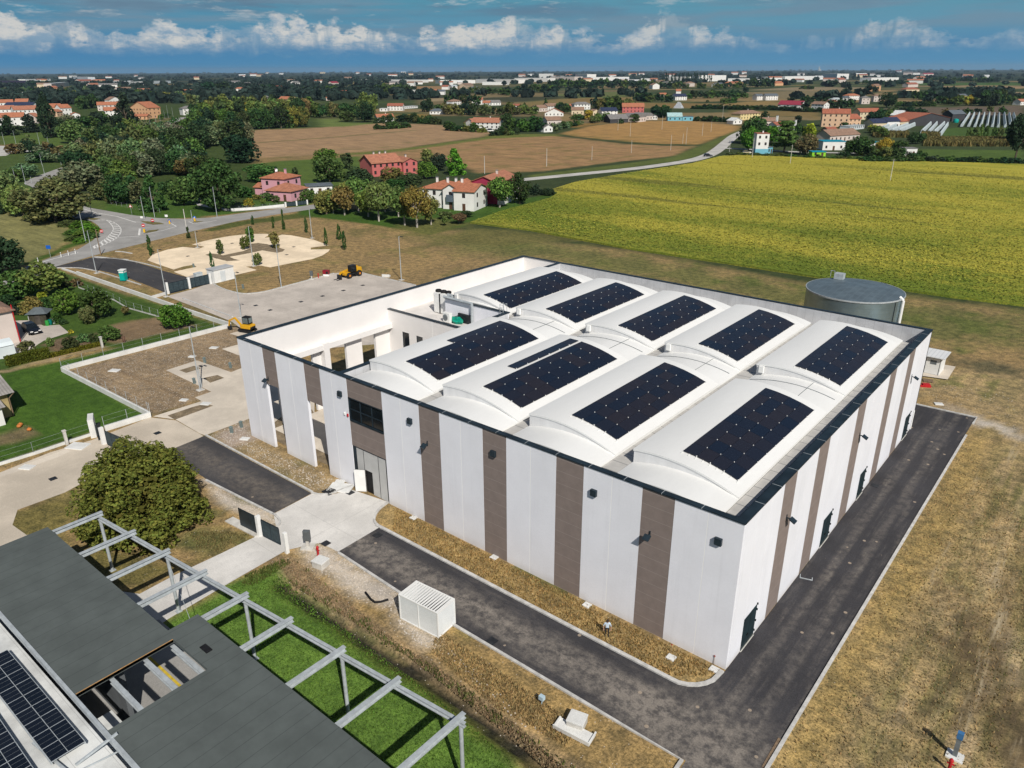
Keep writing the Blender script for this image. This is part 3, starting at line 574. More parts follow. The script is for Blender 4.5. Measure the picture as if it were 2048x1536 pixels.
# public roads
sheet('road_junction', PL('', (-500, 700), (30, 556), (53, 533), (100, 516), (156, 499), (187, 480), (203, 461), (195, 450), (183, 442), (160, 437), (140, 436), (118, 425), (135, 408), (150, 406), (176, 415), (262, 430), (312, 436), (370, 438), (423, 435), (511, 423), (599, 413), (660, 405), (668, 412), (546, 430), (476, 442), (405, 458), (370, 466), (300, 483), (203, 507), (109, 534), (40, 572), (-500, 760)), 0.02, M_road)
r2 = spline(PL('', (655, 409), (740, 396), (840, 383), (930, 371), (1060, 358), (1150, 349), (1260, 338), (1330, 329), (1385, 320), (1420, 309), (1440, 296), (1455, 283), (1470, 271), (1490, 262)), 6)
sheet('country_road', offset_line(r2, 6.5), 0.03, M_lane)
sheet('hamlet_lane', offset_line(spline(PL('', (1440, 296), (1500, 299), (1600, 304), (1720, 306), (1830, 306)), 4), 5), 0.04, M_lane)
sheet('west_road', offset_line(spline(PL('', (150, 424), (110, 392), (85, 372), (72, 362), (130, 338), (160, 330)), 6), 7), 0.024, M_road)
sheet('town_road', offset_line(spline(PL('N1', (1590, 690), (1700, 620), (1800, 565), (1900, 538), (2000, 530)), 5), 9), 0.03, M_road)
sheet('roundabout_road', PL('N1', (-600, 830), (0, 828), (280, 824), (450, 830), (320, 845), (200, 868), (440, 872), (640, 872), (640, 885), (450, 890), (150, 890), (60, 930), (-600, 960)), 0.03, M_lane)
sheet('access_road', PL('', (105, 535), (192, 513), (213, 516), (250, 519), (290, 530), (320, 540), (345, 547), (390, 559), (400, 572), (340, 588), (330, 586), (318, 580), (280, 565), (240, 550), (200, 541), (140, 536)), 0.028, M_asph2)
sheet('gate_forecourt', PL('B', (640, 400), (770, 350), (870, 375), (868, 395), (648, 452)), 0.022, M_yard)
gp_ = PL('Q', (-30, 1085), (-5, 1060), (30, 1018), (190, 965), (370, 932), (560, 950), (620, 930), (480, 905), (620, 865), (760, 835), (900, 810), (1080, 790), (1250, 783), (1370, 785), (1305, 828), (1440, 815), (1500, 792), (1600, 800), (1700, 818), (1860, 850), (2010, 905), (2035, 915), (1830, 940), (1830, 962), (2048, 958), (2030, 985), (1960, 1030), (1850, 1070), (1600, 1118), (1370, 1165), (1260, 1145), (1090, 1157), (1215, 1195), (960, 1255), (860, 1290), (700, 1290), (420, 1275), (270, 1215), (430, 1180), (530, 1160), (500, 1135), (380, 1155), (270, 1190), (120, 1140))
sheet('gravel_parking', gp_, 0.014, M_gravel)
sheet('parking_island', PL('Q', (630, 1022), (680, 1005), (760, 1012), (830, 1028), (1060, 980), (1150, 945), (1000, 915), (1100, 900), (1230, 888), (1330, 900), (1450, 935), (1535, 962), (1510, 985), (1450, 1000), (1280, 972), (1100, 1010), (905, 1045), (960, 1070), (1025, 1085), (880, 1095), (740, 1062)), 0.022, M_soil)
kerb_line(kb, spline(PL('P', (1640, 1215), (1245, 1178), (1245, 1190), (1450, 1195), (1620, 1220), (1850, 1265), (2048, 1320)), 3), 0.3)
kerb_line(kb, PL('P', (1480, 1108), (1560, 1112), (1690, 1135)), 0.4)
kerb_line(kb, spline(PL('P', (640, 1322), (860, 1318), (1050, 1325), (1250, 1365), (1500, 1440), (1800, 1536)), 4), 0.3)
kerb_line(kb, spline(PL('B', (870, 392), (930, 425), (1040, 452), (1150, 442), (1250, 417), (1400, 377), (1530, 342)), 4), 0.3)
kerb_line(kb, PL('B', (1660, 333), (1700, 345), (1970, 407)), 0.3); kerb_line(kb, PL('A', (1440, 855), (1830, 1000)), 0.3)
tag(kb.build('kerb', M_kerb), kind='structure')
# markings of the junction
mk = MB()
def mark(pts, w, z=0.026):
    L = offset_line(pts, w); n = len(pts)
    for i in range(n-1): mk.add([(p[0], p[1], z) for p in (L[2*n-1-i], L[2*n-2-i], L[i+1], L[i])], [(0, 1, 2, 3)])
inner = spline(PL('P', (1215, 715), (1350, 705), (1430, 770), (1450, 830), (1400, 900), (1330, 960), (1200, 1040)), 6)
outer = spline(PL('P', (1260, 705), (1400, 712), (1510, 770), (1550, 840), (1500, 930), (1380, 1000), (1220, 1070)), 6)
for a, b in list(zip(inner, outer))[8::2]: mark([a, b], 0.5)
mark(inner, 0.25); mark(outer, 0.25)
mark(PL('P', (1000, 545), (1250, 615), (1500, 660), (1740, 735)), 0.3); mark(PL('P', (1790, 815), (1780, 900)), 0.5)
mark(PL('P', (1500, 930), (1640, 920), (1780, 912)), 0.3); mark(PL('Q', (-20, 780), (150, 745), (300, 700), (240, 665)), 0.25); mark(PL('Q', (440, 645), (490, 665), (650, 650), (760, 630)), 0.25)
mark(PL('P', (360, 1295), (640, 1215), (1000, 1120)), 0.3)
tag(mk.build('road_marking', M_mark), kind='structure')
M_verge = mat('island_grass', (0.15, 0.13, 0.05), 0.95, 0.3, 0.6, fine=0.5)
sheet('traffic_island', PL('P', (1070, 690), (1130, 668), (1290, 690), (1200, 706)), 0.06, M_verge)
sheet('traffic_island', PL('P', (1790, 715), (2048, 738), (2110, 758), (1960, 766), (1880, 752)), 0.06, M_verge)
sheet('traffic_island', PL('P', (1835, 878), (1900, 838), (2040, 826), (2000, 850)), 0.06, M_verge)
sheet('traffic_island', PL('Q', (480, 655), (500, 642), (615, 640), (540, 655)), 0.06, M_verge)
sheet('house_path', PL('Q', (520, 430), (640, 455), (900, 505), (1300, 485), (1540, 470), (1540, 490), (1200, 510), (950, 530), (860, 520), (540, 460)), 0.014, M_lane)
sheet('garden_drive', PL('S', (-100, 1050), (270, 1030), (420, 1030), (560, 1100), (760, 1085), (880, 1185), (560, 1290), (480, 1340), (330, 1450), (200, 1536), (-200, 1500)), 0.012, M_yard)
# ================================================================== THE NEW HALL
WX = 58.48; LY = 50.26; HH = 11.98; RD = 10.95
hall = empty('factory_hall', (0, 0, 0), 'large new white and taupe striped factory hall with arched white roof bays', 'building')
FR = [(0, -2.5, 'w'), (-2.5, -5, 'w'), (-5, -7.5, 'g'), (-7.5, -10, 'w'), (-10, -12.5, 'w'), (-12.5, -15, 'g'), (-15, -17.5, 'w'), (-17.5, -20, 'w'), (-20, -22.5, 'g'),
      (-22.5, -25, 'w'), (-25, -27.5, 'w'), (-27.5, -30, 'g'), (-30, -32.4, 'w'), (-32.4, -34.9, 'w'), (-39.85, -42.2, 'w'), (-42.2, -44.03, 'w'),
      (-46.54, -49.0, 'w'), (-49.0, -51.5, 'w'), (-53.75, -56.1, 'w'), (-56.1, -WX, 'w')]
g_ = 0.022
for a, b_, k in FR:
    m_ = MB(); m_.box(b_+(g_ if k == 'w' else 0), a-(g_ if k == 'w' else 0), 0.0 if k == 'w' else 0.012, 0.30, -0.15, HH)
    o = m_.build('wall_panel', M_white if k == 'w' else M_taupe, hall)
for x in (-2.5, -10, -17.5, -25, -32.4, -42.2, -49.0, -56.1): MB().box(x-g_, x+g_, 0.006, 0.2, -0.14, HH-0.01).build('panel_joint', M_joint, hall)
for x0, x1, z0, z1 in ((-53.75, -51.5, 7.78, HH), (-46.54, -44.03, 7.78, HH), (-39.85, -34.9, 4.82, 7.5), (-39.85, -34.9, 10.0, HH)):
    MB().box(x0, x1, 0.012, 0.30, z0, z1).build('wall_panel', M_taupe, hall)
RT = [(0.3, 2.3, 'w'), (2.3, 4.6, 'w'), (4.6, 6.9, 'w'), (6.9, 9.35, 'g'), (9.35, 11.7, 'w'), (11.7, 14.0, 'w'), (14.0, 16.5, 'g'), (16.5, 18.9, 'w'), (18.9, 21.3, 'w'), (21.3, 23.7, 'w'),
      (23.7, 26.2, 'g'), (26.2, 28.6, 'w'), (28.6, 31.1, 'w'), (31.1, 33.6, 'w'), (33.6, 36.0, 'g'), (36.0, 38.4, 'w'), (38.4, 40.8, 'w'), (40.8, 43.2, 'g'), (43.2, 45.6, 'w'), (45.6, 48.0, 'w'), (48.0, LY, 'w')]
pv = None
for a, b_, k in RT:
    s_ = 0.012 if k == 'w' else 0
    MB().box(-0.30, 0.0 if k == 'w' else -0.012, a+s_, b_-s_, -0.15, HH).build('wall_panel', M_white if k == 'w' else M_taupe, hall)
    if pv == 'w' and k == 'w': MB().box(-0.2, -0.006, a-0.012, a+0.012, -0.14, HH-0.01).build('panel_joint', M_joint, hall)
    pv = k
# left wall with the openings of the open court, back wall
lw = MB(); ys = [0.30, 1.8, 4.2, 6.8, 9.2, 11.8, 14.3, 16.8, 19.1, LY-0.3]
for i in range(0, len(ys), 2): lw.box(-WX, -58.1, ys[i], ys[i+1], -0.15, HH)
for i in range(1, len(ys)-1, 2): lw.box(-WX, -58.1, ys[i], ys[i+1], 7.72, HH)
lw.build('wall', M_inner, hall)
MB().box(-WX, 0.0, LY-0.3, LY, -0.15, HH).build('wall', M_inner, hall)
MB().box(-58.1, -57.35, 0.32, 10.4, 7.78, 8.45).box(-58.1, -57.35, 11.2, 21.48, 7.78, 8.45).build('beam', M_inner, hall)
MB().box(-58.1, -57.3, 10.4, 11.2, -0.15, 8.6).build('column', M_inner, hall)
MB().box(-41.30, -41.0, 0.30, 25.4, -0.15, HH).build('wall', M_white, hall)
MB().box(-51.4, -41.0, 25.4, 25.7, 9.0, HH).box(-51.4, -51.1, 25.7, LY-0.3, 9.0, HH).build('wall', M_white, hall)
cw = MB()
xs = [-58.1, -55.6, -54.3, -53.0, -51.8, -41.3]
for i in (0, 2, 4): cw.box(xs[i], xs[i+1], 21.5, 21.8, -0.15, 10.2)
for i in (1, 3): cw.box(xs[i], xs[i+1], 21.5, 21.8, -0.15, 4.4).box(xs[i], xs[i+1], 21.5, 21.8, 7.65, 10.2)
cw.build('court_wall', M_inner, hall)
for x0, x1 in ((-55.6, -54.3), (-53.0, -51.8)):
    f = MB().box(x0, x0+0.08, 21.56, 21.66, 4.4, 7.65).box(x1-0.08, x1, 21.56, 21.66, 4.4, 7.65).box(x0+.08, x1-.08, 21.56, 21.66, 7.55, 7.65).box(x0+.08, x1-.08, 21.56, 21.66, 4.4, 4.5).build('window', M_cap, hall)
    MB().box(x0+.08, x1-.08, 21.60, 21.63, 4.5, 7.55).build('pane', M_glass, f)
for x in (-50.0, -46.0, -43.7): MB().box(x, x+0.04, 21.485, 21.5, 0, 10.15).build('panel_joint', M_joint, hall)
sheet('court_floor', [(-58, 2.6), (-41.4, 2.6), (-41.4, 21.4), (-58, 21.4)], 0.03, M_pad)
MB().box(-58.1, -51.4, 21.8, LY-0.3, 9.2, 9.4).box(-51.4, -41.3, 21.8, 25.4, 9.2, 9.4).build('office_roof', mat('office_roof_membrane', (0.66, 0.63, 0.60), 0.7, 0.1, 0.5), hall)
MB().box(-41.0, -0.3, 0.30, 46.02, RD-0.2, RD).box(-51.1, -41.0, 25.7, 46.02, RD-0.2, RD).box(-51.1, -0.3, 46.02, LY-0.3, 9.8, 10.0).build('roof_deck', M_gutter, hall)
# inside of the parapets
MB().box(-41.0, -40.92, 0.30, 25.4, RD, HH-0.02).box(-51.1, -51.02, 25.7, LY-0.38, RD, HH-0.02).build('parapet_cladding', M_clad, hall)
MB().box(-51.1, -0.3, LY-0.38, LY-0.30, 10.0, HH-0.02).build('parapet_cladding', M_cladx, hall)
MB().box(-0.38, -0.3, 0.30, LY-0.38, RD, HH-0.02).build('parapet_cladding', M_cap, hall)
# caps
def cap(x0, x1, y0, y1, z=HH, h=0.09): MB().box(x0, x1, y0, y1, z, z+h).build('parapet_cap', M_cap, hall)
cap(-WX-0.06, 0.06, -0.07, 0.42); cap(-0.62, 0.06, 0.42, LY-0.4); cap(-WX-0.06, 0.06, LY-0.4, LY+0.06); cap(-WX-0.06, -57.98, 0.42, LY-0.4)
cap(-41.42, -40.9, 0.42, 25.3); cap(-51.5, -40.9, 25.3, 25.8); cap(-51.5, -50.98, 25.8, LY-0.4); cap(-58.09, -41.43, 21.42, 21.9, 10.2)
for i in range(1, 20): MB().box(-i*3.0-0.02, -i*3.0+0.02, -0.073, 0.423, HH-0.002, HH+0.094).build('cap_joint', M_galv, hall)
for i in range(1, 17): MB().box(-0.623, 0.063, i*3.0-0.02, i*3.0+0.02, HH-0.002, HH+0.094).build('cap_joint', M_galv, hall)

# roof bays
STR = [(-50.7, 9.7), (-40.45, 9.45), (-30.4, 9.4), (-20.4, 9.0), (-10.4, 9.0)]
def zr(u): return 12.62+1.55*u-2.8*u*u
def zl(u): return 11.50+2.7*u-2.85*u*u
M_lun = mat('shell_end_panel', (0.70, 0.70, 0.70), 0.6, 0.07, 0.4, streak=(3, 3, 0.4))
def shell(x0, w, y0, y1, fn, name, base, m, over=0.0, th=0.16, dz=0.0, par=None):
    N = 28; b = MB(); top = []; bot = []
    for i in range(N+1):
        u = i/N*0.94; x = x0+w*u; top.append((x, fn(u)+dz)); bot.append((x, fn(u)+dz-th))
    vs = []
    for yy in (y0, y1): vs += [(x, yy, z) for x, z in top] + [(x, yy, z) for x, z in bot]
    n = N+1; fs = []
    for i in range(N):
        fs += [(i, i+1, 2*n+i+1, 2*n+i), (n+i, 3*n+i, 3*n+i+1, n+i+1), (i, n+i, n+i+1, i+1), (2*n+i, 2*n+i+1, 3*n+i+1, 3*n+i)]
    fs += [(0, 2*n, 3*n, n), (N, n+N, 3*n+N, 2*n+N)]
    b.add(vs, fs); o = b.build(name, m, par or hall, smooth=False)
    md = o.modifiers.new('edge', 'EDGE_SPLIT'); md.split_angle = math.radians(30)
    o.data.polygons.foreach_set('use_smooth', [True]*len(o.data.polygons))
    e = MB()
    we = w*0.94; poly = [(x0+0.05, base)]+[(x0+0.05+(we-0.1)*i/N, fn((0.05+(we-0.1)*i/N)/w)+dz-th+0.004) for i in range(N+1)]+[(x0+we-0.05, base)]
    vs = [(x, y0+over, z) for x, z in poly]+[(x, y1-over, z) for x, z in poly]; k = len(poly)
    e.add(vs, [tuple(range(k-1, -1, -1)), tuple(range(k, 2*k))]+[(i, (i+1) % k, k+(i+1) % k, k+i) for i in range(k)])
    e.build('shell_wall', M_lun, o); return o
for s_, (x0, w_) in enumerate(STR):
    shell(x0, w_, 0.44 if s_ else 25.85, 46.0, zl, 'low_roof_shell', RD, M_shell, 0.02)
    if s_: shell(x0, w_+0.02, 3.45, 21.5, zr, 'raised_roof_shell', RD+0.1, M_shell, 0.05, dz=0.02)
    shell(x0, w_+0.02, 26.3, 44.0, zr, 'raised_roof_shell', RD+0.1, M_shell, 0.05, dz=0.02)
    wr = [(x0+w_*u, 24.6, zl(u)+0.05) for u in np.linspace(0.02, 0.90, 20)] if s_ else []
    if wr:
        b = MB(); b.path(wr, 0.022, 5); b.path([(x0+w_*0.62, y, zl(0.62)+0.05) for y in (21.6, 24.6, 26.2)], 0.022, 5)
        b.build('lightning_wire', M_grey, hall)
    b = MB().box(x0+0.35, x0+0.85, 26.02, 26.3, 11.9, 12.6).build('roof_vent', M_whitep, hall, bevel=0.04)
    gx0 = x0+w_*0.94+0.03; gx1 = STR[s_+1][0]-0.02 if s_ < 4 else -1.05
    if s_: MB().box(gx0, gx1, 0.45, 46.0, RD, RD+0.42).build('gutter', M_gutter, hall)
    elif True: MB().box(gx0, gx1, 25.9, 46.0, RD, RD+0.42).build('gutter', M_gutter, hall)
# window band over the gate
f = MB()
x0, x1, z0, z1 = -39.85, -34.9, 7.5, 10.0
f.box(x0, x0+0.12, 0.0, 0.2, z0, z1).box(x1-0.12, x1, 0.0, 0.2, z0, z1).box(x0+.12, x1-.12, 0.0, 0.2, z1-0.12, z1).box(x0+.12, x1-.12, -0.04, 0.2, z0, z0+0.14)
f.box(x0+.12, x1-.12, 0.06, 0.18, 8.68, 8.80)
for i in (1, 2): f.box(x0+i*1.65-0.06, x0+i*1.65+0.06, 0.065, 0.175, z0+.14, 8.68).box(x0+i*1.65-0.06, x0+i*1.65+0.06, 0.065, 0.175, 8.80, z1-.12)
f = f.build('window', M_cap, hall); MB().box(x0+.1, x1-.1, 0.10, 0.13, z0+.1, z1-.1).build('pane', M_glass, f)
# folding gate, one leaf pushed open
gt = MB().box(-39.85, -39.4, 0.05, 0.2, 0, 4.82).box(-39.4, -34.9, 0.05, 0.2, 4.7, 4.82).box(-34.98, -34.9, 0.05, 0.2, 0, 4.7).build('gate_frame', M_cap, hall)
M_leafp = mat('gate_leaf_panel', (0.50, 0.50, 0.49), 0.5, 0.06, 1)
for a, b_ in ((-39.38, -38.33), (-36.15, -35.07), (-37.23, -36.17), (-38.31, -37.25)):
    z0 = 2.55 if a in (-38.31,) else 0.05
    l_ = MB().box(a, b_, 0.09, 0.15, z0 if a != -39.38 else 0.05, 4.68).build('gate_leaf', M_leafp, gt)
    MB().box(b_-0.02, b_+0.02, 0.07, 0.12, z0, 4.68).build('gate_hinge', M_black, l_) if a != -38.31 else None
MB().box(-38.32, -37.24, 0.20, 0.3, 0, 2.55).build('doorway', M_black, gt)
lf = MB(); Ml = Matrix.Translation((-38.32, 0.06, 0)) @ Matrix.Rotation(math.radians(-148), 4, 'Z')
lf.box(0, 1.12, -0.03, 0.03, 0.05, 2.5, M=Ml); lo = lf.build('wicket_door', M_whitep, gt)
fr = MB()
for q in ((0, 1.12, .05, .10), (0, 1.12, 2.46, 2.5), (0, .05, .1, 2.46), (1.07, 1.12, .1, 2.46), (0.05, 1.07, 1.22, 1.27)): fr.box(q[0]-.003, q[1]+.003, -0.028, 0.028, q[2], q[3], M=Ml)
fr.build('door_edge', M_black, lo)
# steel doors of the right facade
for y0, y1 in ((2.35, 4.6), (18.9, 21.1), (29.2, 31.1), (45.7, 47.8)):
    d_ = MB().box(-0.05, 0.03, y0, y1, 0.02, 2.85).build('door', M_door, hall)
    MB().box(0.03, 0.036, (y0+y1)/2-0.015, (y0+y1)/2+0.015, 0.05, 2.8).box(0.03, 0.10, y0+0.75, y0+1.0, 1.0, 1.06).build('door_handle', M_black, d_)
    hb = MB()
    for z in (0.4, 1.3, 2.3, 2.8): hb.box(0.0, 0.09, y1, y1+0.07, z, z+0.16)
    hb.build('hinge', M_black, d_)
    MB().box(0.0, 0.10, y0-0.05, y1+0.05, -0.02, 0.035).build('sill', M_conc, d_)
# lamps
lb = None
for x in (-1.59, -11.47, -21.28, -31.12, -40.92):
    b = MB(); b.box(-0.26, 0.26, -0.24, 0.0, -0.26, 0.28); o = b.build('wall_box', M_cap, hall, bevel=0.03); o.location = (x, -0.002, 10.05)
def flood(loc, rz):
    b = MB(); b.box(-0.05, 0.05, -0.36, 0.0, -0.03, 0.03); b.box(-0.04, 0.04, -0.05, 0.0, -0.25, 0.25)
    M_ = Matrix.Translation((0, -0.50, -0.06)) @ Matrix.Rotation(0.5, 4, 'X'); b.box(-0.25, 0.25, -0.25, 0.25, -0.05, 0.06, M=M_)
    o = b.build('flood_light', M_cap, hall); o.location = loc; o.rotation_euler = (0, 0, rz)
for x in (-6.67, -29.08, -53.28): flood((x, 0.0, 8.45), 0)
for y in (8.3, 25.8, 43.9): flood((0.0, y, 8.4), math.pi/2)
MB().box(-40.62, -40.42, -0.12, 0, 7.9, 8.2).build('alarm_box', M_whitep, hall, bevel=0.03); MB().box(-40.15, -39.95, -0.12, 0, 7.85, 8.15).build('alarm_bell', M_red, hall, bevel=0.03)
MB().tube((0.06, 49.6, 0), (0.06, 49.6, 2.4), 0.06).build('downpipe', M_whitep, hall)
# ladder at the step in the parapet
b = MB()
for dx in (0, 0.5):
    b.path([(-42.0+dx, 25.2, 9.4), (-42.0+dx, 25.2, 13.0), (-42.0+dx, 25.9, 13.0), (-42.0+dx, 25.9, 12.0)], 0.03)
for i in range(12): b.tube((-42.0, 25.2, 9.6+i*0.3), (-41.5, 25.2, 9.6+i*0.3), 0.02)
b.build('roof_ladder', M_galv, hall)
# ------------------------------------------------------------------ solar arrays on the bays
def solar_mat(name, c1, c2, rough=0.16):
    m = bpy.data.materials.new(name); m.use_nodes = True; t = NT(m.node_tree); m.node_tree.nodes.clear()
    oi = t.n('ShaderNodeObjectInfo').outputs['Random']
    c = t.mix(oi, c1, c2); n_ = t.noise(t.n('ShaderNodeTexCoord').outputs['Object'], 6.0, 2.0)
    c = t.mix(0.4, c, t.mix(n_, (0.6, 0.6, 0.6), (1.4, 1.4, 1.4)), 'MULTIPLY')
    b = t.n('ShaderNodeBsdfPrincipled', {'Base Color': c, 'Roughness': rough, 'Specular IOR Level': 0.5})
    t.n('ShaderNodeOutputMaterial', {0: b.outputs[0]}); return m
M_sol = solar_mat('solar_black', (0.008, 0.014, 0.028), (0.021, 0.019, 0.025))  # navy tint in the base colour stands for reflected sky
CP, RP = 1.10, 1.71
pm = MB().box(-CP/2+0.012, CP/2-0.012, -RP/2+0.014, RP/2-0.014, -0.02, 0.02).mesh('solar_panel', M_sol)
ORD = ['leftmost', 'second from left', 'third from left', 'fourth from left', 'rightmost']
def solar_array(x0, w, u1, y0, cols, rows, label, fn=zr, dz=0.10, extra=None):
    xr = x0+w*u1; root = empty('solar_array', (xr-cols*CP/2, y0+rows*RP/2, fn(u1-cols*CP/2/w)), label, 'solar panels', 'solar arrays on the hall roof'); cl = MB()
    spots = [(c, r, 0.0) for c in range(cols) for r in range(rows)]
    if extra: spots += [(cols, r, extra[1]) for r in range(rows-extra[0], rows)]
    for c, r, gp__ in spots:
        x = xr-CP*(c+0.5)-gp__; u = (x-x0)/w; sl = (fn(u+0.01)-fn(u-0.01))/(0.02*w)
        o = bpy.data.objects.new('solar_panel', pm); link(o, root); o.location = Vector((x, y0+RP*(r+0.5), fn(u)+dz)) - root.location
        o.rotation_euler = (0, -math.atan(sl), 0); o.scale = (math.sqrt(1+sl*sl), 1, 1)
        for dy in ((-RP/2, RP/2) if r == rows-1 else (-RP/2,)):
            ex = x+CP/2; ue = (ex-x0)/w
            cl.box(ex-0.028, ex+0.028, y0+RP*(r+0.5)+dy-0.028, y0+RP*(r+0.5)+dy+0.028, fn(ue)+dz-0.05, fn(ue)+dz+0.075)
    for c in range(cols*2+1):
        x = xr-CP*c/2; ue = (x-x0)/w; cl.box(x-0.03, x+0.03, y0-0.28, y0+0.0, fn(ue)+0.04, fn(ue)+0.08)
    o = cl.build('mounting_clip', M_whitep, root); o.location = -Vector(root.location)
for s_ in range(1, 5):
    x0, w_ = STR[s_]
    lab = ['', 'long black solar array with a short extra row, nearest the open court, front row', 'black solar array split by a narrow white gap, second in the front row',
           'plain black solar array, third in the front row of roof bays', 'black solar array on the front roof bay above the near corner'][s_]
    solar_array(x0, w_, 0.85 if s_ < 4 else 0.855, 5.0, 4, 9, lab, extra={1: (5, 0.0), 2: (6, 0.35)}.get(s_))
for s_ in range(5):
    x0, w_ = STR[s_]
    lab = ['black solar array on the rear bay beside the rooftop heat pumps', 'black solar array second from the left in the rear row of bays', 'black solar array in the middle of the rear row of bays',
           'black solar array second from the right in the rear row of bays', 'black solar array on the rear bay along the right facade, nearest the steel tank'][s_]
    solar_array(x0, w_, 0.855 if s_ else 0.88, 27.4, 4, 9, lab)
# ------------------------------------------------------------------ plant on the office roof
hp = empty('heat_pump', (-53.0, 26.7, 9.4), 'tall white rooftop heat pump with two black fans on top', 'heat pump')
MB().box(-1.2, -0.2, -0.6, 0.6, 0.1, 2.75).box(0.0, 1.2, -0.6, 0.6, 0.1, 2.75).build('casing', M_whitep, hp, bevel=0.03)
for x in (-0.85, 0.0, 0.8): MB().lathe([(0, 2.78), (0.38, 2.78), (0.42, 2.95), (0.36, 3.05), (0, 3.0)], 14, M=Matrix.Translation((x, 0.1*(x+1), 0))).build('fan', M_black, hp)
MB().box(-0.2, 0.0, -0.62, 0.4, 0.1, 2.7).build('grille', M_dark, hp)
dc = MB().path([(-51.1, 26.4, 9.5), (-51.1, 26.4, 12.1), (-51.9, 26.4, 12.1)], 0.24, 10).path([(-51.3, 25.1, 12.3), (-46.5, 25.1, 12.25), (-46.5, 25.1, 9.4)], 0.18, 8).build('air_duct', M_galv)
tag(dc, 'grey rooftop air duct running along the low parapet to the heat pump', 'duct')
ac = empty('air_conditioner', (-49.8, 24.1, 9.4), 'white outdoor air conditioning unit beside the green tarpaulin', 'air conditioner')
MB().box(-0.6, 0.6, -0.25, 0.25, 0.05, 1.3).build('casing', M_whitep, ac, bevel=0.03); MB().tube((-0.15, -0.25, 0.68), (-0.15, -0.28, 0.68), 0.42, n=16).build('fan_grille', M_grey, ac)
b = MB(); b.blob((-48.7, 24.6, 9.75), (0.95, 0.5, 0.5), 14, 8, jit=0.5); tag(b.build('tarpaulin', mat('green_tarpaulin', (0.0, 0.25, 0.17), 0.5, 0.3, 3)), 'crumpled green tarpaulin on the office roof', 'tarpaulin')
b = MB().box(-48.9, -46.9, 25.05, 25.32, 9.45, 10.6).build('equipment_box', M_dark, None, bevel=0.04); tag(b, 'black equipment box standing behind the green tarpaulin', 'box')
# ================================================================== STEEL TANK, PUMP HUT
tank = empty('storage_tank', (-16.4, 79.5, 0), 'round galvanised steel storage tank with shallow conical lid', 'tank')
M_corr = ribbed('corrugated_tank', (0.27, 0.36, 0.40), 2, 0.8, 0.22, 0.34, metal=0.75, var=0.16, duty=0.06, scale=0.35)
M_lid = ribbed('tank_lid', (0.17, 0.22, 0.25), 0, 0.9, 0.4, 0.5, metal=0.5, var=0.15, col2=(0.24, 0.30, 0.33), duty=0.12)
MB().lathe([(7.0, 0), (7.0, 7.4)], 64).build('shell', M_corr, tank, smooth=True)
MB().lathe([(7.08, 7.3), (7.08, 7.5), (6.9, 7.5), (0.0, 8.05)], 64).build('lid', M_lid, tank)
MB().lathe([(7.02, 7.30), (7.12, 7.30), (7.12, 7.52), (7.02, 7.52)], 64).build('rim', M_galv, tank)
MB().box(-4.6, -3.2, 4.2, 5.4, 7.6, 8.5).build('hatch', M_galv, tank)
b = MB()
for dx in (0, 0.6): b.tube((-5.3+dx, 4.7, 7.5), (-5.3+dx, 4.7, 8.8), 0.04)
b.tube((-5.3, 4.7, 8.75), (-4.7, 4.7, 8.75), 0.04).build('handrail', M_galv, tank)
b = MB(); b.path([(7.2, -0.8, 0), (7.2, -0.8, 7.2), (6.6, -0.8, 7.7)], 0.22, 8); b.build('pipe', M_whitep, tank); b = MB(); b.path([(6.6, -2.5, 0), (6.6, -2.5, 7.3)], 0.05); b.build('gauge_pipe', M_dark, tank)
hut = empty('pump_hut', (-3.1, 71.0, 0.16), 'small white hut with ribbed roof and double doors on a concrete slab', 'hut')
MB().box(-1.9, 1.9, -1.5, 1.5, 0, 2.5).build('wall', M_whitep, hut)
M_ribx = ribbed('white_ribbed_sheet', (0.72, 0.73, 0.73), 0, 0.5, 0.45, 0.5, var=0.06, col2=(0.45, 0.46, 0.47), duty=0.2)
MB().box(-2.2, 2.3, -1.95, 1.8, 2.5, 2.62).build('roof', M_ribx, hut)
d_ = MB().box(-1.75, 0.0, -1.53, -1.5, 0.08, 2.3).box(0.04, 1.75, -1.53, -1.5, 0.08, 2.3).build('door', M_whitep, hut)
b = MB()
for x in (-1.78, 0.0, 1.75): b.box(x, x+0.05, -1.545, -1.5, 0.05, 2.35)
b.box(-1.73, 0.0, -1.545, -1.5, 2.3, 2.35).box(.05, 1.75, -1.545, -1.5, 2.3, 2.35).build('door_frame', M_dark, hut)
MB().box(0.55, 1.35, -1.54, -1.53, 1.45, 2.05).build('window', M_grey, hut)
MB().box(-1.9, -0.6, -0.9, 0.3, 2.63, 2.75).build('roof_felt', M_black, hut)
tag(sheet('hut_slab', PL('G', (1330, 795), (1525, 822), (1580, 735), (1330, 690)), 0.16, M_pad, None), 'pale concrete slab under the white pump hut', 'slab')
plt = MB()
for i in range(7): plt.box(-0.6, 0.6, -0.55+i*0.17, -0.45+i*0.17, 0.12, 0.15)
for x in (-0.5, 0, 0.5): plt.box(x-0.05, x+0.05, -0.55, 0.57, 0.0, 0.12)
p_ = plt.build('pallet', M_wood); p_.location = at('G', 1392, 828); p_.rotation_euler = (0, 0, 0.3); tag(p_, 'wooden pallet lying on grass beside the hut slab', 'pallet')
b = MB().box(-0.7, 0.7, -0.4, 0.4, 0, 0.25).box(-0.3, 0.6, -0.3, 0.3, 0.25, 0.4).build('pallet_stack', M_red); b.location = at('G', 1368, 862); b.rotation_euler = (0, 0, 0.5); tag(b, 'low red stack of boards by the corner of the hall', 'stack')
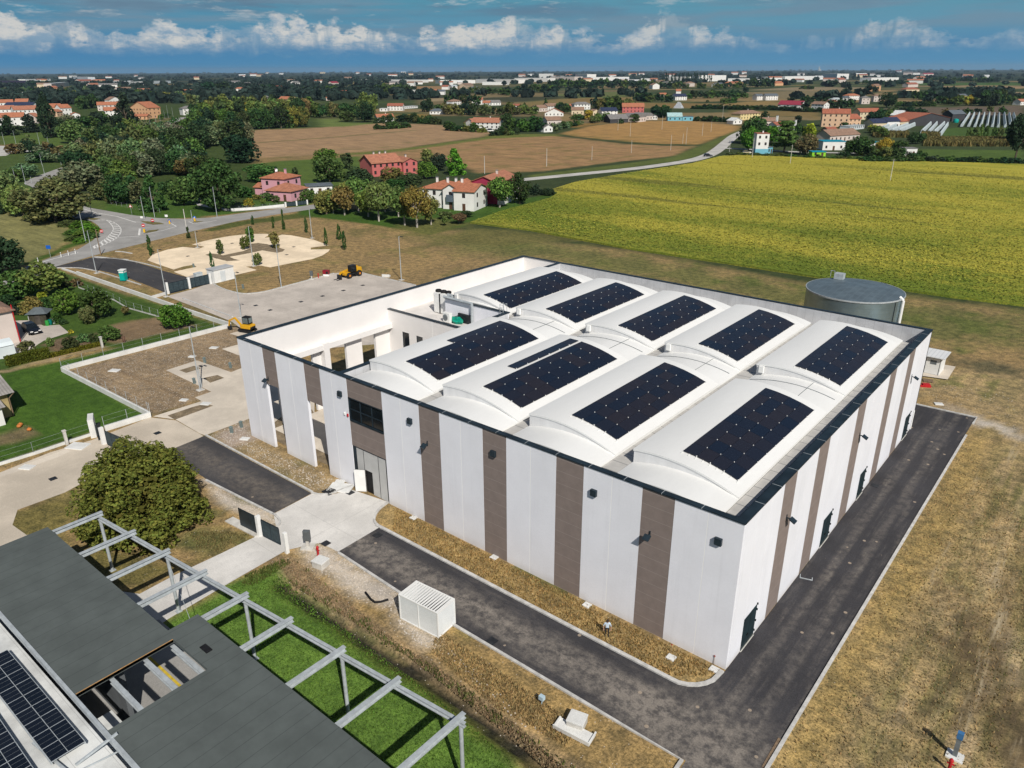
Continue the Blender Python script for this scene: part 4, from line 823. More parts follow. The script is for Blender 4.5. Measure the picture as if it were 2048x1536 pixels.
# ================================================================== NEIGHBOUR BUILDING WITH STEEL FRAME
nb = empty('grey_roof_building', (-26, -28, 0), 'foreground building with dark grey felt roof and bare steel frame', 'building')
NBO = Vector((26, 28, 0))
def nbp(mb, name, m, par=None, **k):
    o = mb.build(name, m, par or nb, **k)
    if par is None: o.location = NBO
    return o
M_felt = ribbed('grey_roof_felt', (0.092, 0.106, 0.102), 0, 1.03, 0.5, 0.8, var=0.13, col2=(0.040, 0.047, 0.047), duty=0.045, scale=0.35)
M_lowr = ribbed('low_roof_slab', (0.60, 0.61, 0.60), 1, 1.6, 0.4, 0.7, var=0.22, col2=(0.28, 0.29, 0.29), duty=0.025, scale=0.35)
ZR = 5.75
rf = MB().box(-45.95, -27.06, -31.65, -25.5, ZR-0.25, ZR).box(-27.06, -26.0, -31.65, -25.7, ZR-0.25, ZR).box(-27.06, -21.95, -25.7, -23.45, ZR-0.25, ZR).box(-21.95, 6.0, -31.65, -23.45, ZR-0.25, ZR)
nbp(rf, 'roof', M_felt)
nbp(MB().box(-46.0, 6.05, -31.82, -31.65, ZR-0.35, ZR+0.06), 'roof_edge', M_galv)
nbp(MB().box(-26.06, -26.0, -31.6, -25.72, ZR-0.2, ZR+0.015), 'wood_edge', mat('timber_edge', (0.42, 0.24, 0.10), 0.8, 0.2, 3))
nbp(MB().box(-46.0, 6.0, -60, -31.84, 4.6, 4.9).box(-46, 6, -60, -31.9, 0, 4.6), 'low_roof', M_lowr)
nbp(MB().box(-44.0, -27.0, -28.9, -28.6, 0, ZR-.26).box(-20.5, 5.5, -28.9, -28.6, 0, ZR-.26), 'wall', mat('shade_painted_wall', (0.12, 0.13, 0.14), 0.8, 0.1, 1))  # dark grey stands for the shadow under the roof, painted into the walls
def ibeam(mb, p0, p1, w=0.30, h=0.34):
    p0 = Vector(p0); p1 = Vector(p1); up = Vector((0, 0, 1))
    mb.bar(p0, p1, w, 0.05); mb.bar(p0+up*h, p1+up*h, w, 0.05); mb.bar(p0+up*(h/2), p1+up*(h/2), 0.03, h-0.06)
def ly(x): return -21.9+(x+45.34)*0.0902
BX = [-45.1, -40.3, -35.75, -31.2, -26.6, -22.05, -17.2, -12.6, -7.8]
for i, x in enumerate(BX):
    b = MB(); ibeam(b, (x-0.1, -24.5 if x > -27 else -26.5, 5.33), (x, ly(x)+0.2, 5.36), 0.30, 0.30); nbp(b, 'beam', M_galv)
b = MB(); ibeam(b, (BX[0]-0.3, ly(BX[0]-.3)-0.1, 4.98), (BX[-1]+0.3, ly(BX[-1]+.3)-0.1, 4.98), 0.22, 0.28); nbp(b, 'edge_beam', M_galv)
for i in range(0, 9, 2):
    x = BX[i]; c_ = nbp(MB().tube((x, ly(x)-0.1, 0), (x, ly(x)-0.1, 4.96), 0.125, n=14), 'column', M_galv)
    MB().box(x-0.22, x+0.22, ly(x)-0.32, ly(x)+0.12, 0, 0.04).build('base_plate', M_galv, c_)
for a, c in ((2, 3), (4, 3)):
    pass
nbp(MB().tube((BX[2], ly(BX[2])-.1, 4.9), (BX[5]-1.5, -24.5, 0.2), 0.02, n=5), 'cable', M_galv)
for y in (-27.55, -29.6):
    b = MB(); ibeam(b, (-26.1, y, 5.1), (-21.8, y, 5.1), 0.26, 0.28); nbp(b, 'beam', M_galv)
b = MB(); ibeam(b, (-26.0, -25.86, 5.1), (-21.9, -25.86, 5.1), 0.26, 0.28); nbp(b, 'beam', M_galv)
sheet('yard_floor', [(-46, -31.9), (6, -31.9), (6, -24.6), (-20, -24), (-21, -22.4), (-36, -22.6), (-38, -25.6), (-46, -26.6)], 0.02, M_road)
sheet('yellow_line', [(-34, -25.15), (-20, -25.15), (-20, -24.97), (-34, -24.97)], 0.03, mat('yellow_road_paint', (0.55, 0.40, 0.04), 0.8, 0.2, 2))
nbp(MB().box(-26.2, -21.2, -31.8, -30.0, 3.0, 3.15), 'canopy', M_lowr)
nbp(MB().path([(-22.9, -31.6, 3.6), (-22.9, -30.1, 3.6), (-22.6, -29.9, 3.3)], 0.12, 8), 'vent_pipe', M_galv)
nbp(MB().bar((-21.8, -33.5, 5.0), (-21.2, -31.4, 5.9), 0.12, 0.12).bar((-21.4, -34.2, 5.0), (-20.6, -31.8, 5.3), 0.06, 0.06).bar((-25, -34.4, 5.1), (-21, -33.9, 5.1), 0.12, 0.1), 'cable_tray', M_galv)
MB_s = MB().box(-24.0, -23.2, -25.05, -24.65, ZR, ZR+0.08); nbp(MB_s, 'roof_patch', M_black)
# solar arrays on its low roof
M_sol2 = solar_mat('solar_blue_black', (0.006, 0.009, 0.016), (0.009, 0.012, 0.020), 0.25)
def low_array(pa, pb, pc, nx_, ny_, label):
    """pa right top corner, pb right bottom corner, pc left bottom corner (points on the low roof)"""
    a = at('5', *pa, 5.2); b_ = at('5', *pb, 5.2); c = at('5', *pc, 5.2); root = empty('solar_array', tuple(a), label, 'solar panels', 'solar arrays on the low roof')
    ex = (c-b_)/nx_; ey = (b_-a)/ny_; pn = Vector((-ey.y, ey.x, 0)).normalized(); ex = pn*ex.dot(pn); L1 = ex.length; L2 = ey.length; u = ex.normalized(); v = ey.normalized()
    b = MB().box(0.02, L1-0.02, 0.02, L2-0.02, 0, 0.04, 0)
    k = int(L1/0.16)
    for r in (1, 2): b.box(0.03, L1-0.03, L2*r/3-0.006, L2*r/3+0.006, 0.0405, 0.043, 1)
    me_ = b.mesh('solar_panel', [M_sol2, M_grey]); rail = MB()
    for i in range(nx_):
        for j in range(ny_):
            o = bpy.data.objects.new('solar_panel', me_); link(o, root); p = ex*i+ey*j+Vector((0, 0, 0.1))
            o.matrix_local = Matrix(((u.x, v.x, 0, p.x), (u.y, v.y, 0, p.y), (0, 0, 1, p.z), (0, 0, 0, 1)))
    for j in range(ny_+1): p = ey*j; rail.bar(p+Vector((0, 0, .13)), p+ex*nx_+Vector((0, 0, .13)), 0.035, 0.03)
    rail.bar(ex*1+Vector((0, 0, .13)), ex*1+ey*ny_+Vector((0, 0, .13)), 0.03, 0.03)
    for f_ in (0.0, 1.0): rail.bar(ex*nx_*f_+Vector((0, 0, .03)), ex*nx_*f_+ey*ny_+Vector((0, 0, .03)), 0.06, 0.16)
    rail.build('rail', M_galv, root)
low_array((45, 868), (490, 1395), (310, 1530), 2, 9, 'long dark solar array of two columns on the low roof, near the felt roof edge')
low_array((-150, 1045), (330, 1748), (150, 1880), 2, 11, 'dark solar array at the bottom left corner of the low roof')
# ================================================================== WALLS, FENCES, GATES
def wall_run(name, label, pts, h, w=0.25, fence=None, m=None, cat='wall'):
    p0 = pts[0]; root = empty(name, (p0[0], p0[1], 0), label, cat); O = -Vector((p0[0], p0[1], 0))
    b = MB(); L = offset_line(pts, w); n = len(pts)
    for i in range(n-1): b.prism([L[i], L[i+1], L[2*n-2-i], L[2*n-1-i]][::-1], -0.2, h)
    o = b.build('wall_body', m or M_wallw, root); o.location = O
    if fence:
        fh, sp = fence; pm_ = MB().tube((0, 0, 0), (0, 0, fh), 0.03, n=6).mesh('fence_post', M_galv); wr = MB()
        for a, c in zip(pts[:-1], pts[1:]):
            a = Vector((a[0], a[1], h)); c = Vector((c[0], c[1], h)); k = max(1, int((c-a).length/sp))
            for i in range(k+1):
                q = bpy.data.objects.new('fence_post', pm_); link(q, root); q.location = O + a.lerp(c, i/k)
            for z in (0.1, fh*0.5, fh-0.03): wr.tube(a+Vector((0, 0, z)), c+Vector((0, 0, z)), 0.007, n=4)
        o = wr.build('fence_wire', M_galv, root); o.location = O
    return root
wall_run('retaining_wall', 'long low white concrete wall with wire fence between lawn and bare earth', PL('C', (457, 372), (1690, 52)), 0.65, 0.28, (1.25, 2.6))
wall_run('retaining_wall', 'low white concrete wall along the right edge of the bright lawn', PL('C', (457, 376), (1092, 704)), 0.65, 0.28, (1.25, 2.6))
wall_run('retaining_wall', 'short low white wall between the lawn and the gravel strip by the sliding gate', PL('C', (1104, 708), (770, 812)), 0.65, 0.28, (1.25, 2.6))
wall_run('retaining_wall', 'low kerb wall with fence posts along the bottom of the lawn beside the concrete drive', PL('C', (690, 838), (500, 900), (250, 985), (0, 1062), (-400, 1190)), 0.3, 0.22, (1.25, 2.8))
wall_run('retaining_wall', 'long low white wall between garden and new access road, running to the excavator', PL('A', (1818, 1080), (1440, 955), (1300, 905), (610, 668)), 0.75, 0.28)
wall_run('retaining_wall', 'low stepped wall end by the junction kerb', PL('A', (608, 664), (540, 640), (490, 625)), 0.3, 0.3)
wall_run('retaining_wall', 'short white wall from the gate pillar to the garden wall', PL('A', (1335, 815), (1200, 855)), 0.5, 0.3)
wall_run('garden_fence', 'wire garden fence on low kerb along the edge of the garden lawn', PL('A', (620, 770), (700, 800), (900, 870), (1000, 930), (1250, 1000)), 0.15, 0.15, (1.2, 2.4), M_kerb, 'fence')
wall_run('house_fence', 'white low wall with railings in front of the pink house', PL('Q', (925, 522), (1200, 505), (1530, 470)), 0.7, 0.2, (0.6, 2.2), M_wallw, 'fence')
wall_run('hedge_fence', 'line of thin stakes along the dark trees by the road', PL('P', (1360, 490), (1700, 560), (2048, 610)), 0.02, 0.05, (1.2, 3), M_wood, 'fence')
def gate(name, label, A_, B_, h, panels, pil=True, sp=None):
    A_ = Vector(A_); B_ = Vector(B_); d = B_-A_; L = d.length; root = empty(name, tuple(A_), label, 'gate', rz=math.atan2(d.y, d.x))
    n = panels; w = L/n
    for i in range(n):
        b = MB(); x0 = i*w+0.25; x1 = (i+1)*w-0.05
        b.box(x0, x1, -0.03, 0.03, 0.12, 0.22).box(x0, x1, -0.03, 0.03, h-0.1, h)
        k = max(2, int((x1-x0)/0.95))
        for j in range(k+1):
            xx = x0+(x1-x0)*j/k; b.box(xx-0.035, xx+0.035, -0.031, 0.031, 0.22, h-0.1)
        g = b.build('gate_leaf', M_cap, root)
        MB().box(x0+0.03, x1-0.03, -0.008, 0.008, 0.2, h-0.08).build('mesh_infill', M_meshgrid, g)
    if pil:
        for i in range(n+1): MB().box(i*w-0.2, i*w+0.2, -0.22, 0.22, 0, h+0.2).build('gate_pillar', M_whitep, root)
    return root
M_meshgrid = mat('perforated_infill', (0.035, 0.055, 0.065), 0.6, 0.3, 3)
gate('sliding_gate', 'dark double sliding gate with white pillars at the end of the new asphalt road', at('B', 636, 452), at('B', 866, 398), 2.0, 2)
g2 = gate('sliding_gate', 'dark sliding gate across the beige drive beside the big round bush', at('C', 780, 915), at('C', 1000, 1010), 1.9, 1, False)
MB().box(-0.6, -0.3, -0.22, 0.22, 0, 2.1).build('gate_pillar', M_whitep, g2)
gp2 = empty('gate_pier', at('C', 690, 838), 'white concrete gate pier with letter box beside the beige drive', 'gate pier', rz=math.atan2(-1, 2.2)); MB().box(-1.0, 1.0, -0.3, 0.3, 0, 2.3).build('pier', M_wallw, gp2); MB().box(-0.35, -0.05, -0.33, -0.3, 1.1, 1.5).build('letter_box', M_galv, gp2)
dp = MB().box(-0.45, 0.45, -0.03, 0.03, 0.1, 1.95).build('pedestrian_gate', M_cap); dp.location = at('C', 738, 872); dp.rotation_euler = (0, 0, -0.9); tag(dp, 'narrow dark pedestrian gate between the white piers of the beige drive', 'gate')
g3 = gate('sliding_gate', 'dark sliding gate half open across the entrance drive by the steel frame', at('4', 412, 776), at('4', 542, 842), 1.9, 1, False)
MB().box(-0.35, -0.05, -0.2, 0.2, 0, 2.1).build('gate_pillar', M_whitep, g3)
MB().box(-3.0, -0.4, -0.03, 0.03, 0.1, 1.95).build('gate_tail', M_cap, g3)
MB().box(-4.8, -0.4, -0.45, 0.45, -0.05, 0.10).build('gate_track', M_conc, g3)
gq = MB().box(-0.16, 0.16, -0.16, 0.16, 0, 2.1).build('gate_post', M_whitep, None, bevel=0.02); gq.location = at('4', 583, 888); tag(gq, 'white square gate post beside the grey control pillar', 'gate post')
op = MB().box(-0.14, 0.14, -0.14, 0.14, 0, 1.7).box(-0.2, 0.2, -0.2, 0.2, 1.7, 1.8).build('stone_post', M_conc); op.location = at('C', 492, 912); tag(op, 'old pale stone gate post at the edge of the lawn', 'post')
op = MB().box(-0.14, 0.14, -0.14, 0.14, 0, 1.6).box(-0.2, 0.2, -0.2, 0.2, 1.6, 1.7).build('stone_post', M_conc); op.location = at('S', 1312, 1372); tag(op, 'white stone post at the end of the low yellow hedge', 'post')
hg = gate('driveway_gate', 'grey railing gate between white posts in front of the pink house', at('Q', 1545, 478), at('Q', 1790, 450), 1.3, 2)
# ================================================================== LAMP POSTS, POLES, SIGNS
def lamp(v, bx, by, tx, ty, label, base=True, head=0.9, hmax=11):
    p = at(v, bx, by); h = min(hmax, height_at(p, v, tx, ty)); r = empty('lamp_post', tuple(p), label, 'lamp post', 'grey lamp posts')
    MB().tube((0, 0, 0), (0, 0, h), 0.095, 0.055, 8).build('pole', M_galv, r)
    b = MB(); b.tube((0, 0, h-0.05), (head*0.45, 0.1, h+0.05), 0.035, n=6); b.build('arm', M_galv, r)
    MB().box(head*0.4, head*0.4+0.7, -0.02, 0.24, h, h+0.1).build('lamp_head', M_dark, r, bevel=0.02)
    if base: MB().box(-0.45, 0.45, -0.45, 0.45, -0.02, 0.06).build('footing', M_conc, r)
    return r
lamp('', 802.8, 560, 797, 473, 'grey lamp post on the grass behind the telehandler')
lamp('Q', 1495, 1395, 1435, 905, 'grey lamp post at the grass edge of the concrete yard')
lamp('Q', 1180, 1150, 1115, 700, 'grey lamp post rising from the small island of the gravel parking')
lamp('Q', 540, 938, 510, 755, 'grey lamp post at the left notch of the gravel parking')
lamp('Q', 1845, 832, 1808, 505, 'grey lamp post at the far edge of the gravel parking')
lamp('Q', 185, 1498, 95, 962, 'grey lamp post beside the left pillar of the double sliding gate')
lamp('B', 1030, 580, 990, 335, 'grey lamp post at the yard corner above the excavator')
lamp('C', 1465, 512, 1388, 48, 'grey lamp post on the bare earth beside the concrete beds')
lamp('P', 1235, 1385, 1108, 840, 'grey lamp post on a white footing by the teal toilet cabin')
lamp('P', 1100, 990, 1005, 592, 'thin lamp post in the green bank inside the junction curve', False)
lamp('P', 1185, 665, 1075, 358, 'thin lamp post on the grass tip near the big olive tree', False)
lamp('P', 1850, 690, 1798, 402, 'thin lamp post at the traffic island in front of the dark trees', False)
lamp('P', 1982, 672, 1905, 280, 'tall lamp post on the verge in front of the dark trees', False)
lamp('Q', 765, 595, 715, 250, 'tall lamp post on the verge in front of the big dark tree', False)
lamp('Q', 483, 640, 468, 515, 'short lamp post at the small triangle island of the junction', False)
for i, q in enumerate([(165, 810, 130, 670), (50, 820, 18, 690), (408, 820, 380, 690), (510, 865, 480, 740), (628, 1022, 600, 900), (430, 1022, 398, 912), (1490, 632, 1468, 545), (1545, 640, 1530, 545), (1600, 602, 1580, 522), (1645, 592, 1630, 515), (1690, 552, 1665, 465), (1725, 545, 1695, 405), (1775, 540, 1755, 435), (1275, 682, 1255, 575), (1190, 705, 1175, 632)]):
    place = ['standing in the left green', 'at the left edge of the green', 'on the green by the bushy round tree', 'at the right end of the green', 'above the dark hedge trees', 'above the round willow trees', 'first along the town road', 'second along the town road', 'third along the town road', 'fourth along the town road', 'fifth along the town road', 'tallest by the town road', 'last along the town road', 'in the shade before the dark wood', 'among the trees before the town road'][i]
    lamp('N1', *q, 'distant thin lamp post ' + place, False)
for i, q in enumerate([(210, 245, 163, 52), (332, 252, 265, 0), (408, 232, 383, 150), (576, 142, 538, -10)]):
    lamp('P', *q, 'thin lamp post beside the west road, ' + ['in front of the willow', 'tallest of the row', 'short one near the verge', 'in the gap between trees'][i], False)
lp = lamp('C', 1474, 492, 1488, 335, 'short rusty lamp post beside the tall one at the concrete beds', False, 0.6)
lp.children[0].data.materials.clear(); lp.children[0].data.materials.append(mat('rusty_steel', (0.16, 0.08, 0.06), 0.8, 0.3, 4))
def pole(v, bx, by, tx, ty, label, m=None, r=0.13, cross=False):
    p = at(v, bx, by); h = min(13, height_at(p, v, tx, ty)); o = empty('utility_pole', tuple(p), label, 'pole', 'utility poles')
    MB().tube((0, 0, 0), (0, 0, h), r, r*0.7, 7).build('pole', m or M_conc, o)
    if cross: MB().box(-0.7, 0.7, -0.05, 0.05, h-0.5, h-0.38).build('crossarm', M_grey, o)
    return o
pole('P', 1292, 1152, 1212, 822, 'brown wooden utility pole beside the junction kerb', M_wood)
pole('Q', 422, 762, 382, 500, 'pale utility pole at the right end of the junction', M_conc)
pole('N5', 282, 1195, 305, 935, 'pale utility pole at the soy field edge before the white tower', M_conc, cross=True)
pole('N5', 768, 1272, 798, 1020, 'pale utility pole with crossarm in front of the cedar', M_conc, cross=True)
pole('', 1780, 363, 1787, 318, 'leaning pale utility pole alone in the soy field', M_conc, cross=True)
pole('R', 1466, 256, 1462, 98, 'thin pole behind the barn of the white farmhouse', M_conc)
pole('R', 2018, 190, 2024, 30, 'thin pole in the tan field near the road bend', M_conc)
for i, q in enumerate([(820, 730, 824, 562), (1235, 872, 1240, 715), (1392, 812, 1406, 640), (1558, 725, 1568, 600), (1146, 660, 1152, 520), (428, 972, 432, 832), (832, 902, 838, 770), (1648, 684, 1654, 575), (1358, 808, 1362, 702), (1836, 890, 1844, 745), (695, 670, 700, 560), (1762, 585, 1766, 400)]):
    pole('N4', *q, 'pale field pole, ' + ['below the arched barns', 'thickest white one in the ochre field', 'beside the thin one at the ditch corner', 'right part of the ochre field', 'in front of the blue sheds', 'left in the tan field', 'middle of the tan field', 'far right of the ochre field', 'thin one at the ditch corner', 'by the road bend near the dark car', 'thin one before the arched barn', 'tall one at the hedge behind'][i], M_conc, 0.10)
def sign(v, bx, by, ty, label, shape, col, cat='road sign', inner=None, sz=0.45, box=None, rz=0.75):
    p = at(v, bx, by); h = min(3.4, max(1.0, height_at(p, v, bx, ty))); r = empty('road_sign', tuple(p), label, cat, rz=rz)
    MB().tube((0, 0, 0), (0, 0, h), 0.03, n=6).build('post', M_galv, r)
    mp_ = mat('sign_'+col, {'blue': (0.01, 0.10, 0.42), 'red': (0.50, 0.02, 0.03), 'white': (0.75, 0.75, 0.73), 'yellow': (0.7, 0.42, 0.02)}[col], 0.4, 0.05, 1)
    b = MB()
    if shape == 'disc': b.tube((0, -0.05, h-sz), (0, -0.03, h-sz), sz, n=20)
    elif shape == 'tri': b.prism([(-sz, 0), (sz, 0), (0, sz*1.7)], -0.05, -0.03, M=Matrix.Translation((0, 0, h-sz*1.7)) @ Matrix.Rotation(math.pi/2, 4, 'X') @ Matrix.Translation((0, 0, 0.0)))
    else: b.box(-sz, sz, -0.05, -0.03, h-sz*1.6, h)
    pl = b.build('sign_plate', mp_, r)
    if inner == 'bar': MB().box(-sz*0.7, sz*0.7, -0.06, -0.051, h-sz-0.09, h-sz+0.09).build('sign_symbol', M_whitep, pl)
    if inner == 'tri': MB().prism([(-sz*.62, .12), (sz*.62, .12), (0, sz*1.3)], 0.051, 0.058, M=Matrix.Translation((0, 0, h-sz*1.7)) @ Matrix.Rotation(math.pi/2, 4, 'X')).build('sign_symbol', M_whitep, pl)
    if inner == 'arrow': MB().prism([(-0.07, -.3), (0.07, -.3), (0.07, .05), (0.2, .05), (0, .3), (-0.2, .05), (-0.07, .05)], 0.051, 0.058, M=Matrix.Translation((0, 0, h-sz)) @ Matrix.Rotation(math.pi/2, 4, 'X') @ Matrix.Rotation(2.5, 4, 'Z')).build('sign_symbol', M_whitep, pl)
    if box: MB().box(-0.22, 0.22, -0.12, 0.12, 0, 0.9).build('marker_body', mat('sign_yellow', (0.7, 0.42, 0.02), 0.4, 0.05, 1), r)
    return r
sign('P', 1690, 640, 500, 'white warning triangle with red border on the verge of the junction', 'tri', 'red', inner='tri', sz=0.55)
sign('P', 650, 1185, 1028, 'blue square sign on a post at the meadow edge', 'rect', 'blue', sz=0.5)
sign('P', 1306, 880, 822, 'red no-entry disc at the inner side of the junction curve', 'disc', 'red', inner='bar')
sign('P', 1958, 740, 688, 'red no-entry disc on the long traffic island', 'disc', 'red', inner='bar')
sign('P', 1850, 862, 750, 'red no-entry disc over a yellow marker on the small traffic island', 'disc', 'red', inner='bar', box=True)
sign('Q', 226, 668, 620, 'blue arrow disc with yellow base at the tip of the long island', 'disc', 'blue', inner='arrow', box=True)
sign('Q', 512, 640, 580, 'blue arrow disc with yellow base on the triangle island', 'disc', 'blue', inner='arrow', box=True)
sign('Q', 190, 605, 565, 'small white direction board on the verge of the junction', 'rect', 'white', sz=0.4)
sign('P', 1820, 712, 655, 'greenish back of a road sign at the left tip of the long island', 'rect', 'white', sz=0.35)
bp = MB().tube((0, 0, 0), (0, 0, 1.1), 0.09, n=8, k=0).tube((0, 0, 0.75), (0, 0, 0.9), 0.095, n=8, k=1).mesh('delineator_post', [M_whitep, M_black])
for i, (x, y) in enumerate([(492, 1250), (786, 1180), (880, 1158), (968, 1135)]):
    o = bpy.data.objects.new('delineator_post', bp); link(o); o.location = at('P', x, y); tag(o, ['white roadside marker post, apart from the other three towards the hedge', 'white roadside marker post, first of the three together', 'white roadside marker post, middle of the three together', 'white roadside marker post, nearest the junction'][i], 'marker post', 'white marker posts')
# ================================================================== VEHICLES AND SITE OBJECTS
# telehandler
th = empty('telehandler', at('U', 1790, 225), 'yellow telehandler with black cab and orange wheel rims parked at the yard edge', 'telehandler')
ta = at('U', 1725, 245); tb = at('U', 1860, 208); th.location = (ta+tb)/2; th.rotation_euler = (0, 0, math.atan2((tb-ta).y, (tb-ta).x)); wb = (tb-ta).length/2
wb = max(1.3, min(1.7, wb))
wm = [MB().lathe([(0.25, -0.2), (0.52, -0.22), (0.62, -0.14), (0.62, 0.14), (0.52, 0.22), (0.25, 0.2)], 20).mesh('tyre', M_black, True), MB().lathe([(0, 0.17), (0.32, 0.16), (0.36, 0.21)], 16).lathe([(0, -0.17), (0.32, -0.16), (0.36, -0.21)], 16).mesh('rim', M_orange)]
def wheels(root, spots, sc=1.0):
    for x, y, z in spots:
        wq = bpy.data.objects.new('wheel', None); link(wq, root); wq.location = (x, y, z); wq.rotation_euler = (math.pi/2, 0, 0); wq.scale = (sc, sc, sc); wq.empty_display_size = 0.2
        for me_ in wm: link(bpy.data.objects.new(me_.name.split('.')[0], me_), wq)
wheels(th, [(sx*wb, sy*1.0, 0.62) for sx in (-1, 1) for sy in (-1, 1)])
MB().box(-1.9, 2.2, -0.55, 0.55, 0.6, 1.15).box(1.0, 2.3, -0.75, 0.75, 1.0, 1.75).build('chassis', M_yellow, th, bevel=0.06)
MB().box(0.2, 0.9, -1.0, -0.3, 0.5, 1.0).box(-0.6, 0.9, -1.05, -0.6, 0.7, 1.0).build('step', M_black, th)
cb = MB().box(-0.75, 0.75, -0.95, 0.05, 1.15, 2.4).build('cab', M_black, th, bevel=0.08); MB().box(-0.6, 0.6, -0.965, -0.952, 1.45, 2.25).build('window', M_glass, cb); MB().box(-0.7, 0.7, -0.9, 0.0, 2.4, 2.5).build('cab_roof', M_dark, cb)
MB().bar((2.1, 0.35, 1.75), (-2.5, 0.35, 1.25), 0.34, 0.36).bar((-2.4, 0.35, 1.25), (-3.0, 0.35, 0.6), 0.3, 0.3).build('boom', M_yellow, th)
b = MB().box(-3.15, -3.0, -0.6, 0.7, 0.15, 1.0)
for y in (-0.4, 0.45): b.box(-4.2, -3.15, y, y+0.12, 0.1, 0.17)
b.build('forks', M_dark, th)
MB().box(2.2, 2.4, -0.7, 0.7, 0.7, 1.6).build('counterweight', M_yellow, th, bevel=0.05)
# mini excavator
ex = empty('mini_excavator', at('U', 385, 975), 'orange mini excavator with black cab beside the low white wall', 'excavator', rz=3.45)
for s_ in (-1, 1):
    b = MB(); pr = [(-1.0, .05), (-1.15, .25), (-1.0, .45), (1.0, .45), (1.15, .25), (1.0, .05)]; b.prism(pr, -0.16, 0.16, M=Matrix.Translation((0, s_*0.75, 0)) @ Matrix.Rotation(math.pi/2, 4, 'X'))
    b.build('track', M_black, ex)
MB().box(-0.75, 0.55, -0.6, 0.6, 0.4, 0.62).build('undercarriage', M_dark, ex)
up = MB().box(-1.05, 0.9, -0.75, 0.75, 0.62, 1.25).build('body', M_yellow, ex, bevel=0.1)
MB().box(-1.12, -0.7, -0.6, 0.6, 0.6, 0.95).build('counterweight', M_black, ex, bevel=0.05)
cb = MB().box(-0.55, 0.75, -0.72, 0.25, 1.25, 2.45).build('cab', M_black, ex, bevel=0.07); MB().box(0.755, 0.765, -0.6, 0.15, 1.4, 2.3).box(-0.4, 0.6, 0.255, 0.265, 1.4, 2.3).box(-0.4, 0.6, -0.735, -0.725, 1.4, 2.3).box(-.565, -.555, -.6, .15, 1.5, 2.3).build('window', mat('cab_glass', (0.12, 0.16, 0.17), 0.15, 0.3, 1, spec=0.6), cb)
MB().bar((0.8, 0.4, 1.0), (2.0, 0.4, 2.2), 0.22, 0.28).bar((1.95, 0.4, 2.2), (3.2, 0.4, 1.6), 0.2, 0.26).bar((3.15, 0.4, 1.65), (3.4, 0.4, 0.7), 0.18, 0.22).build('boom', M_yellow, ex)
MB().prism([(0, 0), (0.55, 0.1), (0.6, 0.5), (0.1, 0.55)], -0.25, 0.25, M=Matrix.Translation((3.0, 0.4, 0.1)) @ Matrix.Rotation(math.pi/2, 4, 'X')).build('bucket', M_dark, ex)
MB().box(1.3, 1.4, -0.8, 0.8, 0.05, 0.42).box(0.9, 1.3, -0.5, -0.4, 0.2, 0.3).box(0.9, 1.3, 0.4, 0.5, 0.2, 0.3).build('blade', M_dark, ex)
# cars
def car(loc, rz, col, label, cat='car', h=1.45, L=4.3, wagon=False):
    r = empty('parked_car', loc, label, cat, rz=rz); m_ = mat('car_paint_'+col, {'black': (0.008, 0.009, 0.013), 'cream': (0.48, 0.42, 0.25), 'white': (0.72, 0.72, 0.7)}[col], 0.22, 0.1, 1, spec=0.6)
    side = [(-L/2, .35), (-L/2, .80), (-L/2+.2, .92), (L/2-1.3, .95), (L/2-.25, .78), (L/2, .6), (L/2, .35)]
    b = MB(); b.prism(side, -0.86, 0.86, M=Matrix.Rotation(math.pi/2, 4, 'X')); b.build('body', m_, r, bevel=0.08)
    top = [(-L/2+.12, .93), (-L/2+.45, h), (0.2, h), (1.05, .93)]
    vs = [(x, y*(0.86 if z < 1 else 0.66), z) for y in (-1, 1) for x, z in top]
    g = MB().add(vs, [(0, 1, 2, 3)[::1], (7, 6, 5, 4), (0, 4, 5, 1), (1, 5, 6, 2), (2, 6, 7, 3)]).build('glasshouse', M_glass, r)
    vs = [(x, y*0.64, h+dz) for dz in (0.005, 0.05) for y in (-1, 1) for x in (-L/2+.5, 0.15)]
    MB().add(vs, [(0, 1, 3, 2), (4, 6, 7, 5), (0, 4, 5, 1), (2, 3, 7, 6), (0, 2, 6, 4), (1, 5, 7, 3)]).build('roof', m_, r)
    for sx in (-L/2+.85, L/2-.85):
        for sy in (-0.8, 0.8):
            wq = MB().lathe([(0, -.1), (.2, -.11), (.32, -.1), (.32, .1), (.2, .11), (0, .1)], 16).build('wheel', M_black, r); wq.location = (sx, sy, 0.32); wq.rotation_euler = (math.pi/2, 0, 0)
            MB().lathe([(0, .12), (.19, .115)], 12).lathe([(0, -.12), (.19, -.115)], 12).build('rim', M_galv, wq)
    for sy in (-0.6, 0.6): MB().box(L/2-.12, L/2+.01, sy-.2, sy+.2, .62, .74).build('headlight', M_whitep, r)
    MB().box(L/2, L/2+.02, -.26, .26, .42, .53).build('number_plate', M_whitep, r)
    for sy in (-0.95, 0.9): MB().box(.75, .95, sy, sy+.06, .95, 1.08).build('mirror', m_, r)
    return r
ca = at('S', 330, 1130); cbp = at('S', 500, 1235)
car(tuple((ca+cbp)/2), math.atan2((cbp-ca).y, (cbp-ca).x), 'black', 'black hatchback parked on the paved yard beside the pale house')
car(tuple(at('N4', 1618, 938)), 0.55, 'black', 'black car driving along the country road at the bend')
car(tuple(at('Q', 622, 428)), 0.2, 'cream', 'cream coloured car on the drive under the big dark tree')
car(tuple(at('N3', 1240, 682)), 0.9, 'white', 'white van parked beside the terracotta roofed house', 'van', 2.1, 5.2)
car(tuple(at('N5', 215, 1135)), 0.6, 'cream', 'pale car parked beside the white tower')
car(tuple(at('Q', 1880, 385)), 0.5, 'white', 'white car beside the pink house annex')
car(tuple(at('N5', 1165, 1000)), 0.5, 'white', 'white car parked behind the turquoise roofed kiosk')
